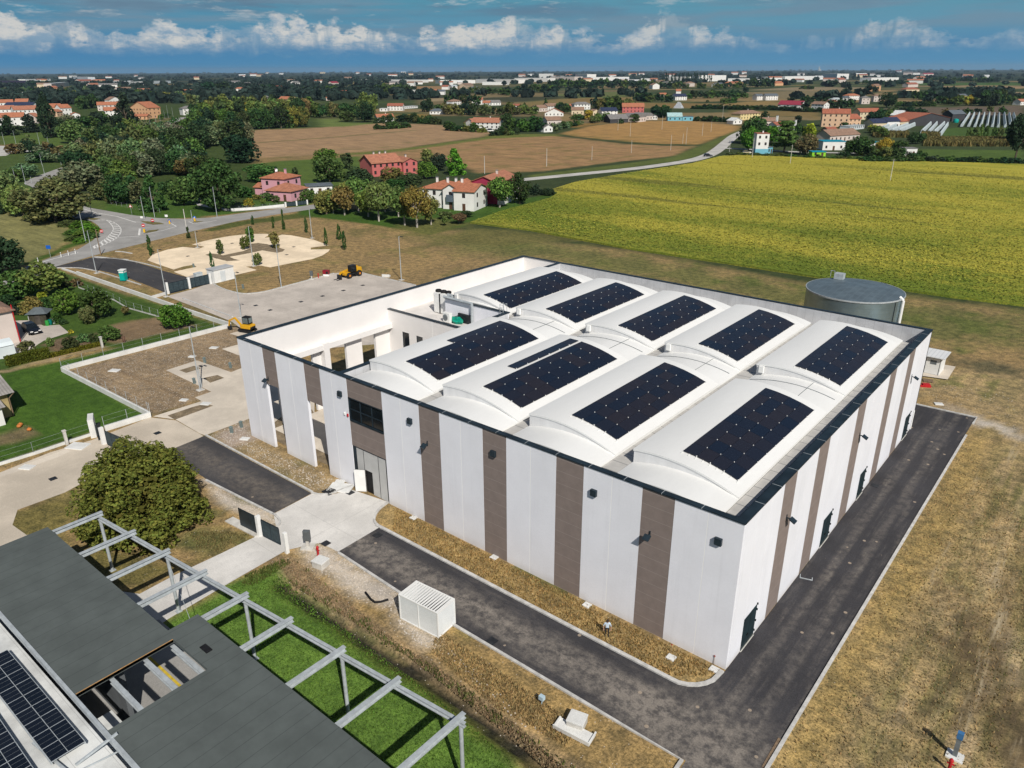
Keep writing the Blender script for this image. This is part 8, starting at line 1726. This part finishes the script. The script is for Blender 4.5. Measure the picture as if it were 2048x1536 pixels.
belt('N6', [(0, 860), (100, 870), (250, 940)], 5, (6, 8), (5, 7), ['dk', 'md', 'yl'], 'r', 'left of the first net rows', 4)
belt('N6', [(350, 690), (560, 690), (740, 680)], 7, (9, 12), (7, 11), ['bl', 'dk'], 'r', 'behind the solar sheds', 8)
belt('N6', [(200, 700), (330, 700)], 3, (9, 12), (8, 10), ['md', 'dk'], 'r', 'right of the cream house', 4)
belt('N6', [(420, 530), (700, 530), (900, 530)], 12, (8, 11), (5.5, 7), ['bl', 'dk', 'md'], 'd', 'in the tall hedge behind the brown field', 3)
belt('N6', [(660, 450), (900, 440)], 6, (11, 14), (10, 14), ['bl', 'dk'], 'r', 'dark ones left of the curved barn', 10)
belt('N6', [(960, 510), (1200, 520), (1450, 520)], 10, (10, 13), (7, 12), ['dk', 'md', 'yl', 'md'], 'r', 'yellowish ones right of the curved barn', 10)
belt('N6', [(1470, 530), (1600, 530), (1720, 520)], 7, (12, 16), (13, 19), ['bl', 'dk'], 'r', 'big dark ones behind the net rows', 8)
belt('N6', [(1740, 510), (1950, 500), (2048, 490)], 6, (10, 13), (8, 11), ['bl', 'dk'], 'r', 'at the right edge behind the net rows', 8)
belt('N6', [(960, 640), (1130, 650), (1400, 620), (1620, 610), (1900, 640)], 8, (5, 7), (4, 7), ['dk', 'bl', 'br'], 'r', 'in the bare brown field', 3)
belt('N6', [(650, 200), (900, 205), (1300, 215), (1620, 230)], 20, (14, 20), (10, 16), ['bl', 'dk', 'md'], 'r', 'in the belt behind the green strip', 40)
belt('N6', [(0, 250), (200, 260), (550, 250)], 10, (12, 16), (9, 14), ['bl', 'dk'], 'r', 'below the two level factory', 20)
belt('N6', [(1280, 930), (1420, 930), (1560, 930), (1680, 930), (1780, 930)], 6, (3.5, 4.5), (5, 7), ['ol', 'md', 'md'], 'p', 'in the row below the net rows', 1)
# --- saplings of the car park
for i, (x, y, w_, yt, c) in enumerate([(800, 1015, 65, 850, 'md'), (1085, 960, 75, 790, 'md'), (1145, 880, 75, 695, 'md'), (1425, 945, 90, 765, 'au'), (1225, 1140, 80, 985, 'ol'), (715, 1190, 50, 1010, 'dk'), (440, 835, 50, 722, 'dk'), (1170, 680, 40, 585, 'dk'), (1410, 720, 40, 600, 'dk'), (1525, 735, 40, 535, 'dk'), (1783, 770, 40, 610, 'dk'), (2008, 920, 45, 735, 'dk')]):
    p = at('Q', x, y)
    T('Q', x, y, w_*(1.0 if i > 4 else 1.25), yt, 'p' if i > 4 else 'r', c, '', label='staked sapling ' + ['on the left half of the long parking island', 'in the middle of the long parking island, front', 'in the middle of the long parking island, back', 'yellowish one on the right end of the parking island', 'on the small notch beside the lamp post', 'behind the white transformer cabin', 'at the left end of the parking by the road', 'first on the far bank of the parking', 'second on the far bank of the parking', 'third and tallest on the far bank of the parking', 'fourth on the far bank, beside the lamp post', 'at the right tip of the parking'][i], group='staked saplings', name='sapling')
for i, (x, y, yt) in enumerate([(545, 245, 150), (1560, 160, 85), (1587, 215, 125)]):
    T('B', x, y, 28, yt, 'p', 'dk', '', label='staked sapling ' + ['by the kerb of the new road', 'right of the parking, back one', 'right of the parking, front one'][i], group='staked saplings', name='sapling')
def quads_object(name, V, m, kind='stuff'):
    k = len(V)//4; me = bpy.data.meshes.new(name); me.vertices.add(len(V)); me.vertices.foreach_set('co', V.astype(np.float32).ravel()); me.loops.add(k*4); me.loops.foreach_set('vertex_index', np.arange(k*4, dtype=np.int32))
    me.polygons.add(k); me.polygons.foreach_set('loop_start', np.arange(0, k*4, 4, dtype=np.int32)); me.update(calc_edges=True); me.materials.append(m); o = bpy.data.objects.new(name, me); link(o)
    if kind: o['kind'] = kind
    return o
def leaf_attr():
    m = M_leaf.copy(); m.name = 'small_tree_leaves'; n_ = m.node_tree.nodes; L_ = m.node_tree.links
    a = n_.new('ShaderNodeAttribute'); a.attribute_name = 'lc'; o = [x for x in n_ if x.bl_idname == 'ShaderNodeObjectInfo'][0]
    for l in list(o.outputs['Color'].links): L_.new(a.outputs['Color'], l.to_socket)
    return m
def place_trees():
    big_ = sorted((t_ for t_ in TREES if not t_[8] and t_[3] not in 'ds'), key=lambda t_: -max(t_[1], t_[2])/math.sqrt(dist(t_[0])**2+1500)); small = [t_ for t_ in big_[292:]]
    sid = set(map(id, small)); TREES[:] = [t_ for t_ in TREES if id(t_) not in sid]
    Vs = []; Cs = []
    for i, (p, w_, h, shape, col, *_r) in enumerate(small):
        me = crown(shape, 3 if dist(p) > 700 else 2, i % 3); k = len(me.vertices); co = np.empty(k*3, np.float32); me.vertices.foreach_get('co', co); co = co.reshape(-1, 3)*np.array([w_, w_, h])+np.array(p)
        Vs.append(co); Cs.append(np.tile(np.array([*[v*rnd.uniform(0.85, 1.15) for v in TC[col]], 1.0]), (k, 1)))
    o = quads_object('small_trees', np.concatenate(Vs), leaf_attr()); tag(o, 'small distant trees of the middle plain beyond the individual ones', 'trees')
    a_ = o.data.attributes.new('lc', 'FLOAT_COLOR', 'POINT'); a_.data.foreach_set('color', np.concatenate(Cs).astype(np.float32).ravel())
    cnt = {}
    for t_ in TREES:                                       # order from the left within each place
        q = _M.transposed() @ (t_[0]-_C); t_.append(q.x/-q.z)
    grp = {}
    for t_ in TREES: grp.setdefault(t_[5], []).append(t_)
    for k, L in grp.items():
        L.sort(key=lambda a: a[-1])
        for i, t_ in enumerate(L):
            if not t_[7]:
                o_ = ['leftmost', 'second', 'third', 'fourth', 'fifth', 'sixth', 'seventh', 'eighth', 'ninth', 'tenth', 'eleventh', 'twelfth'][i] if i < 12 else '%dth' % (i+1)
                o_ = o_.replace('21th', '21st').replace('22th', '22nd').replace('23th', '23rd').replace('31th', '31st').replace('32th', '32nd').replace('33th', '33rd')
                kd = {'bramble_bush': 'bramble', 'walnut_tree': 'walnut tree', 'poplar_tree': 'poplar', 'hedge_bush': 'bush'}.get(t_[8], 'shrub' if t_[3] == 'd' else 'tree')
                t_[7] = '%s %s %s, %s' % (CN[t_[4]], kd, k, o_ + (' from the left' if i else ''))
    for i, (p, w_, h, shape, col, place, group, label, name, _x) in enumerate(TREES):
        d = dist(p); app = max(w_, h)*FPX/math.sqrt(d*d+1500)      # size in px of the 2048 frame
        lod = 0 if app > 75 else 1 if app > 34 else 2 if app > 14 else 3
        nm = name or ('shrub' if shape in 'ds' else 'tree'); cat = {'sapling': 'sapling', 'shrub': 'shrub', 'bramble_bush': 'bush', 'hedge_bush': 'bush'}.get(nm, 'tree')
        me = crown(shape, lod, i % 3); c = [v*rnd.uniform(0.82, 1.2) for v in TC[col]]
        if lod >= 2:
            o = bpy.data.objects.new(nm, me); link(o); o.location = p; o.scale = (w_, w_, h); o.rotation_euler = (0, 0, rnd.uniform(0, 6.28)); o.color = (*c, 1); tag(o, label, cat, group); continue
        r = empty(nm, tuple(p), label, cat, group, rnd.uniform(0, 6.28)); tall = nm == 'sapling'
        cz = 0.33 if tall else 0.0
        o = bpy.data.objects.new('foliage' if cat in ('shrub', 'bush') else 'crown', me); link(o, r); o.scale = (w_, w_, h*(1-cz)); o.location = (0, 0, h*cz); o.color = (*c, 1)
        tk_ = bpy.data.objects.new('trunk' if cat != 'shrub' else 'stem', TRK['p' if nm == 'walnut_tree' or 'pale trunk' in label else 's' if cat != 'tree' else 'n']); link(tk_, r); s_ = min(w_, h); tk_.scale = (s_, s_, h) if not tall else (0.6, 0.6, h*1.6)
        if tall:
            for a in (0, 2.1, 4.2): MB().tube((0.45*math.cos(a), 0.45*math.sin(a), 0), (0.35*math.cos(a), 0.35*math.sin(a), min(2.0, h*0.6)), 0.035, n=5).build('stake', M_wood, r)
            MB().lathe([(0.75, 0.0), (0.6, 0.14), (0, 0.2)], 12).build('mulch_mound', mat('mulch', (0.05, 0.04, 0.03), 0.9, 0.3, 4), r)
place_trees()
# ------------------------------------------------------------------ the big round bush by the steel frame
big = empty('round_bush', (-50.3, -16.6, 0), 'huge round olive green bush tree behind the steel frame', 'bush')
me = leaf_mesh('crown', 5, 42000, 'd', 300, 0.0125, (0.045, 0.08)); o = bpy.data.objects.new('crown', me); link(o, big); o.scale = (15.4, 13.2, 9.6); o.color = (0.160, 0.182, 0.042, 1)
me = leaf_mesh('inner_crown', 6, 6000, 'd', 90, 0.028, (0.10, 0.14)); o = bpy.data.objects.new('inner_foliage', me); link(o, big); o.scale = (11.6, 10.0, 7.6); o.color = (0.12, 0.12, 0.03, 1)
o = bpy.data.objects.new('trunk', trunk_mesh(0.3, 0.05, 6, 5)); link(o, big); o.scale = (6, 6, 8)
# hedges of the garden
def hedge(name, pts, w, h, col, label, n):
    r = np.random.default_rng(len(label)); P_ = pts; V = []
    L = [(b-a).length for a, b in zip(P_[:-1], P_[1:])]; tot = sum(L); b = MB(); O = Vector(P_[0])
    for i in range(n):
        s = r.uniform(0, tot); k = 0
        while s > L[k] and k < len(L)-1: s -= L[k]; k += 1
        d = (P_[k+1]-P_[k]).normalized(); nn = Vector((-d.y, d.x, 0)); f = r.integers(0, 3); u = r.uniform(-1, 1)
        p = P_[k]+d*s+nn*(w/2*(u if f == 0 else (1 if f == 1 else -1)))+Vector((0, 0, h if f == 0 else r.uniform(0.05, h)))
        p = p+Vector(r.normal(size=3)*0.05); a = Vector(r.normal(size=3)).normalized(); c = a.orthogonal().normalized(); s_ = r.uniform(0.07, 0.15)
        q = p-O; b.add([q-a*s_, q-c*s_*.7, q+a*s_, q+c*s_*.7], [(0, 1, 2, 3)])
    o = b.build(name, M_leaf); o.location = O; o.color = (*col, 1); tag(o, label, 'hedge'); return o
hedge('hedge', PL('T', (110, 260), (430, 180), (770, 110)), 1.0, 1.4, (0.10, 0.12, 0.02), 'tall trimmed yellow green hedge in front of the vegetable garden', 5500)
hedge('hedge', PL('S', (640, 1505), (950, 1430), (1290, 1350)), 0.6, 0.5, (0.14, 0.14, 0.02), 'low trimmed yellow green hedge running to the white post', 3500)
# ------------------------------------------------------------------ soy field
SOY = PL('', (940, 447), (1000, 425), (1100, 398), (1112, 390), (1105, 380), (1150, 366), (1260, 347), (1385, 328), (1440, 314), (1480, 312), (1600, 316), (1800, 322), (2048, 330), (2400, 345), (2600, 700), (2100, 620), (1900, 596), (1650, 559), (1450, 528), (1250, 498), (1060, 462))
m = bpy.data.materials.new('soy_leaves'); m.use_nodes = True; t = NT(m.node_tree); m.node_tree.nodes.clear()
pos = t.n('ShaderNodeNewGeometry').outputs['Position']; r_ = t.n('ShaderNodeNewGeometry').outputs['Random Per Island']
n1 = t.noise(t.n('ShaderNodeMapping', {0: pos, 2: (0, 0, -0.12), 3: (0.010, 0.035, 1)}).outputs[0], 1.0, 5.0, 0.65); n2 = t.noise(pos, 0.35, 4.0, 0.7); n3 = t.noise(pos, 2.6, 3.0, 0.7)
rows = t.ss(t.noise(t.n('ShaderNodeMapping', {0: pos, 2: (0, 0, -0.05), 3: (0.004, 0.055, 1)}).outputs[0], 1.0, 3.0, 0.6), 0.6, 0.68)
k_ = t.m('ADD', t.m('MULTIPLY', n1, 0.65), t.m('ADD', t.m('MULTIPLY', n2, 0.22), t.m('MULTIPLY', t.m('ADD', n3, t.m('MULTIPLY', r_, 0.3)), 0.14)))
gy_ = t.n('ShaderNodeSeparateXYZ', {0: pos}).outputs[1]
k_ = t.m('ADD', k_, t.m('MULTIPLY', t.ss(gy_, 100.0, 260.0), 0.10))
c = t.mix(t.ss(k_, 0.46, 0.68), (0.140, 0.185, 0.025), (0.41, 0.36, 0.055)); c = t.mix(t.m('MULTIPLY', rows, 0.65), c, (0.10, 0.11, 0.03))
c = t.mix(0.7, c, t.mix(t.ss(n3, 0.3, 0.7), (0.6, 0.66, 0.66), (1.3, 1.26, 1.2)), 'MULTIPLY')
b = t.n('ShaderNodeBsdfPrincipled', {'Base Color': c, 'Roughness': 0.9, 'Specular IOR Level': 0.1})
bn = t.n('ShaderNodeBump', {'Height': n3, 'Strength': 0.5, 'Distance': 0.3}); t.nt.links.new(bn.outputs[0], b.inputs['Normal']); t.n('ShaderNodeOutputMaterial', {0: b.outputs[0]})
M_soy = m
b = MB(); n = len(SOY); cen = sum((Vector(p) for p in SOY), Vector())/n
low = [(p[0], p[1], 0.0) for p in SOY]; 
sheet('soy_base', SOY, 0.45, M_soy, 'stuff')
b = MB()
for i in range(n): p, q = SOY[i], SOY[(i+1) % n]; b.quad((p.x, p.y, -.05), (q.x, q.y, -.05), (q.x, q.y, .449), (p.x, p.y, .449))
edge = b.build('soy_edge', M_soy); tag(edge, 'leafy green edge of the soy field', 'crop', None, 'stuff')
r = np.random.default_rng(3); sx = np.array([p[0] for p in SOY]); sy = np.array([p[1] for p in SOY]); V = []
pts = []
tries = r.uniform([sx.min(), sy.min()], [min(sx.max(), 120), min(sy.max(), 330)], (260000, 2))
dd = np.hypot(tries[:, 0]-CAM[0], tries[:, 1]-CAM[1]); keep = r.uniform(0, 1, len(tries)) < np.clip((150/dd)**1.3, 0, 1); tries = tries[keep]; dd = dd[keep]
ins = sd_poly(tries[:, 0], tries[:, 1], SOY); sel = ins > 0.1; tries = tries[sel][:90000]; dd = dd[sel][:90000]; ins = ins[sel][:90000]; N = len(tries)
zz = np.where(ins < 1.2, r.uniform(0.1, 0.75, N), r.uniform(0.45, 0.95, N)); pos_ = np.stack([tries[:, 0], tries[:, 1], zz], 1)
nr = r.normal(size=(N, 3))*0.22+np.array([0, 0, 1.0]); nr /= np.linalg.norm(nr, axis=1)[:, None]; a = np.cross(nr, r.normal(size=(N, 3))); a /= np.linalg.norm(a, axis=1)[:, None]; bb = np.cross(nr, a); s_ = (r.uniform(0.10, 0.22, N)*np.clip(dd/150, 0.9, 1.3))[:, None]
V = np.stack([pos_-a*s_, pos_-bb*s_, pos_+a*s_, pos_+bb*s_], 1).reshape(-1, 3)
soy = quads_object('soy_plants', V, M_soy); tag(soy, 'yellow green soy field stretching behind the hall', 'crop')
bpy.data.objects['soy_base']['label'] = 'dense lower leaf layer of the soy field'; bpy.data.objects['soy_base']['category'] = 'crop'
# ------------------------------------------------------------------ weeds, grass tufts
def tufts(name, spots, col, label, cat, hr=(0.25, 0.6), sz=0.10):
    r = np.random.default_rng(len(label)); P_ = np.array(spots); N = len(P_); az_ = r.uniform(0, 6.283, N); h = r.uniform(*hr, N); ln = r.normal(size=(N, 2))*0.25*h[:, None]
    u = np.stack([np.cos(az_), np.sin(az_), np.zeros(N)], 1)*(sz*r.uniform(0.5, 1.4, N))[:, None]; base = np.stack([P_[:, 0], P_[:, 1], np.zeros(N)-0.02], 1); top = base+np.stack([ln[:, 0], ln[:, 1], h], 1)
    V = np.stack([base-u, base+u, top+u*0.3, top-u*0.3], 1).reshape(-1, 3); o = quads_object(name, V, M_leaf); o.color = (*col, 1); tag(o, label, cat); return o
def scatter(poly, n, seed, clump=0.0):
    r = np.random.default_rng(seed); x = np.array([p[0] for p in poly]); y = np.array([p[1] for p in poly]); q = r.uniform([x.min(), y.min()], [x.max(), y.max()], (n*4, 2)); k = sd_poly(q[:, 0], q[:, 1], poly) > 0
    if clump: k &= nz(q[:, 0], q[:, 1], 3.0, seed+5) > clump
    return q[k][:n]
bank = PL('6', (-40, 210), (100, 230), (450, 500), (760, 760), (1000, 900), (1500, 1270), (1800, 1540), (1700, 1560), (1450, 1340), (1090, 1050), (820, 840), (380, 560), (80, 380))
tufts('dry_weeds', scatter(bank, 8000, 1), (0.30, 0.225, 0.14), 'dry brown weeds along the ditch', 'weeds', (0.04, 0.15), 0.045)
tufts('green_weeds', scatter(bank, 1500, 2, 0.25), (0.125, 0.14, 0.05), 'green weed clumps on the bank of the ditch', 'weeds', (0.08, 0.3), 0.06)
tufts('ditch_weeds', np.concatenate([scatter(offset_line([Vector((p[0]+.9*.53, p[1]+.9*.85)) for p in DITCH], 0.5), 350, 3), scatter(PL('4', (300, 1040), (560, 930), (600, 960), (380, 1100), (280, 1110)), 900, 4)]), (0.11, 0.14, 0.04), 'grass overhanging the ditch and the drive edge', 'weeds', (0.08, 0.3), 0.05)
tufts('drive_weeds', scatter(PL('5', (1080, 190), (1250, 180), (1430, 200), (1260, 300), (1130, 280)), 1500, 6), (0.19, 0.165, 0.075), 'rough weeds beside the entrance drive gate', 'weeds', (0.05, 0.22), 0.05)
gold = [(-31, -3.1), (-10, -3.1), (-2.8, -3.0), (-0.9, -1.6), (-0.3, -0.4), (-34, -0.1)]
tufts('dry_grass', scatter(gold, 9000, 7), (0.35, 0.245, 0.105), 'golden dry grass on the strip along the facade', 'grass', (0.06, 0.2), 0.05)
tufts('field_grass', np.concatenate([scatter([(5.7, -14), (16, -14), (16, 30), (5.7, 50)], 9000, 8), scatter(PL('6', (1000, 660), (1500, 1000), (1900, 1290), (1800, 1400), (1350, 1150), (950, 800)), 4500, 9)]), (0.34, 0.255, 0.13), 'dry grass in the field right of the side road', 'grass', (0.06, 0.22), 0.05)
tufts('field_weeds', scatter([(7.5, -14), (30, -14), (30, 40), (8, 48)], 5200, 10, 0.22), (0.135, 0.145, 0.055), 'green weed patches in the right field', 'grass', (0.05, 0.14), 0.055)
lawn = PL('', (345, 1245), (470, 1170), (550, 1135), (600, 1190), (700, 1265), (820, 1355), (960, 1465), (1060, 1560), (800, 1560), (560, 1380))
tufts('lawn_grass', scatter(lawn, 14000, 11), (0.11, 0.20, 0.036), 'bright green lawn under the steel frame', 'grass', (0.05, 0.14), 0.05)
def rubble(name, spots, label, seed, sz=(0.025, 0.085)):
    r = np.random.default_rng(seed); b = MB()
    for x, y in spots:
        s_ = r.uniform(*sz); b.blob((x, y, s_*0.3), (s_, s_*r.uniform(.6, 1), s_*.6), 5, 3, jit=0.5)
    o = b.build(name, mat('rubble_stone', (0.50, 0.45, 0.39), 0.9, 0.25, 1.2)); o['kind'] = 'stuff'; tag(o, label, 'rubble')
rubble('rubble', np.concatenate([scatter(PL('4', (690, 850), (920, 895), (1330, 1140), (1330, 1300), (1250, 1260), (860, 1050), (720, 960)), 420, 21), scatter(PL('4', (1330, 1310), (1580, 1500), (1500, 1520), (1320, 1390)), 110, 22), scatter(PL('4', (250, 130), (640, 270), (930, 400), (900, 490), (760, 470), (330, 240)), 330, 23), scatter(PL('C', (1530, 850), (1790, 735), (1850, 870), (1700, 930)), 160, 24), scatter(PL('4', (40, 400), (490, 640), (500, 700), (120, 560)), 140, 25), scatter(PL('6', (900, 700), (1100, 800), (1700, 1350), (1500, 1250)), 60, 26)]), 'loose white rubble stones scattered on the gravel strips', 5)
rubble('field_stones', np.concatenate([scatter(PL('C', (520, 385), (1650, 70), (1700, 300), (1430, 560), (1110, 690)), 700, 27), scatter(PL('X', (820, 1000), (1536, 1250), (2100, 1500), (1900, 1000), (1200, 850)), 160, 28)]), 'small pale stones on the bare earth west and east of the hall', 6, (0.02, 0.065))
# maize strip and net rows at the right
mz = []
for poly, n_ in ((PL('N6', (770, 1040), (1850, 1045), (1850, 965), (760, 960)), 5000), (PL('N6', (130, 930), (560, 930), (560, 885), (110, 890)), 1600), (PL('N6', (740, 940), (960, 940), (960, 900), (740, 890)), 700)): mz.append(scatter(poly, n_, n_))
tufts('maize', np.concatenate(mz), (0.17, 0.15, 0.06), 'olive brown maize strip before the net rows', 'crop', (1.8, 2.7), 0.7)
M_net = mat('white_net', (0.42, 0.48, 0.50), 0.8, 0.12, 0.3)
NR = [((1345, 640), (1245, 795)), ((1405, 640), (1335, 795)), ((1470, 640), (1415, 800)), ((1535, 640), (1490, 795)), ((1600, 640), (1570, 800)), ((1665, 645), (1640, 800)), ((1725, 645), (1715, 805)), ((1790, 640), (1805, 805)), ((1855, 645), (1875, 775)), ((1910, 645), (1935, 740)),
      ((335, 790), (160, 870)), ((450, 780), (240, 872)), ((565, 785), (350, 872)), ((685, 765), (440, 872)), ((855, 765), (735, 880)), ((925, 770), (820, 885)), ((1020, 770), (890, 890)), ((1065, 780), (965, 920))]
for i, (a, b_) in enumerate(NR):
    p = at('N6', *a); q = at('N6', *b_); d = (q-p).normalized(); n_ = Vector((-d.y, d.x, 0)); b = MB()
    for u0, u1 in ((0, 1),):
        pr = [(-0.9, 0.3), (-0.55, 2.3), (0, 3.0), (0.55, 2.3), (0.9, 0.3)]
        vs = [pp+n_*x+Vector((0, 0, z)) for pp in (p, q) for x, z in pr]; b.add(vs, [(k, k+1, 6+k, 5+k) for k in range(4)]+[(4, 3, 2, 1, 0), (5, 6, 7, 8, 9)])
    o = b.build('net_row', M_net); tag(o, 'white netted orchard row, ' + ('%s of the ten rows at the right' if i < 10 else '%s of the eight shorter rows before the barn') % (['first', 'second', 'third', 'fourth', 'fifth', 'sixth', 'seventh', 'eighth', 'ninth', 'tenth'][i if i < 10 else i-10]), 'net row', 'netted orchard rows')
# ------------------------------------------------------------------ the far plain: trees past counting and the houses between them
r = np.random.default_rng(11); V = []; N = 5200
dy = r.uniform(2.0, 52, N); D = CAM[2]*FPX/dy; az_ = r.uniform(1.60, 2.92, N); X_ = CAM[0]+D*np.cos(az_); Y_ = CAM[1]+D*np.sin(az_)
keep = (nz(X_, Y_, 1500, 41)+0.5*nz(X_, Y_, 420, 42) > np.where(D < 1900, np.where(az_ < 2.35, 0.30, -0.05), -0.25)) & (D > 1150) & ~((az_ < 2.42) & (D < 3400) & (r.uniform(0, 1, N) < 0.82))
for x, y, d in zip(X_[keep], Y_[keep], D[keep]):
    k = 14 if d > 3000 else 26; w_ = r.uniform(9, 20)*(1+d/6000); h = r.uniform(7, 13); q = r.normal(size=(k, 3)); q /= np.linalg.norm(q, axis=1)[:, None]
    p = np.array([x, y, h*0.5])+q*np.array([w_*0.5, w_*0.5, h*0.48])*r.uniform(0.6, 1, (k, 1)); nr = q+r.normal(size=(k, 3))*0.4; nr /= np.linalg.norm(nr, axis=1)[:, None]
    a = np.cross(nr, r.normal(size=(k, 3))); a /= np.linalg.norm(a, axis=1)[:, None]; bb = np.cross(nr, a); s_ = w_*0.26
    V.append(np.stack([p-a*s_, p-bb*s_, p+a*s_, p+bb*s_], 1).reshape(-1, 3))
fo = quads_object('far_trees', np.concatenate(V), M_leaf); fo.color = (0.034, 0.055, 0.046, 1); tag(fo, 'dark wooded belts of the far plain up to the horizon', 'trees')  # bluish crown colour paints in the haze of distance
fh = [house_at, None]; FHM = {}
for i in range(85):
    d = CAM[2]*FPX/r.uniform(4, 26); a = r.uniform(1.62, 2.88); x = CAM[0]+d*math.cos(a); y = CAM[1]+d*math.sin(a); k = (['white', 'white', 'rose', 'cream', 'white'][i % 5], ['terra', 'brick', 'grey', 'brown', 'orange', 'white', 'terra'][i % 7])
    if k not in FHM:
        b = MB(); L, Dp, h = 14, 11, 7; b.box(0, L, 0, Dp, 0, h, 0)
        b.add([(-.5, -.5, h-.2), (L+.5, -.5, h-.2), (L+.5, Dp/2, h+2.6), (-.5, Dp/2, h+2.6), (-.5, Dp+.5, h-.2), (L+.5, Dp+.5, h-.2)], [(0, 1, 2, 3), (3, 2, 5, 4), (0, 3, 4), (1, 5, 2)], 1); FHM[k] = b.mesh('distant_house', [wallm(k[0]), roofm(k[1], 0)])
    o = bpy.data.objects.new('distant_house', FHM[k]); link(o); o.location = (x, y, 0); s_ = r.uniform(0.6, 1.0)*(1+d/5000); o.scale = (s_*r.uniform(1, 2.2), s_, s_*0.9); o.rotation_euler = (0, 0, a-math.pi/2+r.uniform(-.5, .5))
    tag(o, '%s walled house with %s roof, tiny among the far trees towards the horizon' % (k[0].replace('rose', 'pinkish'), {'terra': 'terracotta', 'brick': 'brick red'}.get(k[1], k[1])), 'house', 'distant %s houses with %s roofs' % k)
# ------------------------------------------------------------------ the air of the plain
m = bpy.data.materials.new('haze'); m.use_nodes = True; t = NT(m.node_tree); m.node_tree.nodes.clear()
v_ = t.n('ShaderNodeVolumePrincipled', {'Color': (0.55, 0.75, 0.95, 1), 'Density': 0.000045, 'Anisotropy': 0.2}); t.nt.links.new(v_.outputs[0], t.n('ShaderNodeOutputMaterial').inputs['Volume'])
haze = MB().box(-23500, 23500, -23500, 23500, -2.5, 105).build('haze', m); tag(haze, kind='stuff', label='thin blue haze over the plain', cat='haze')
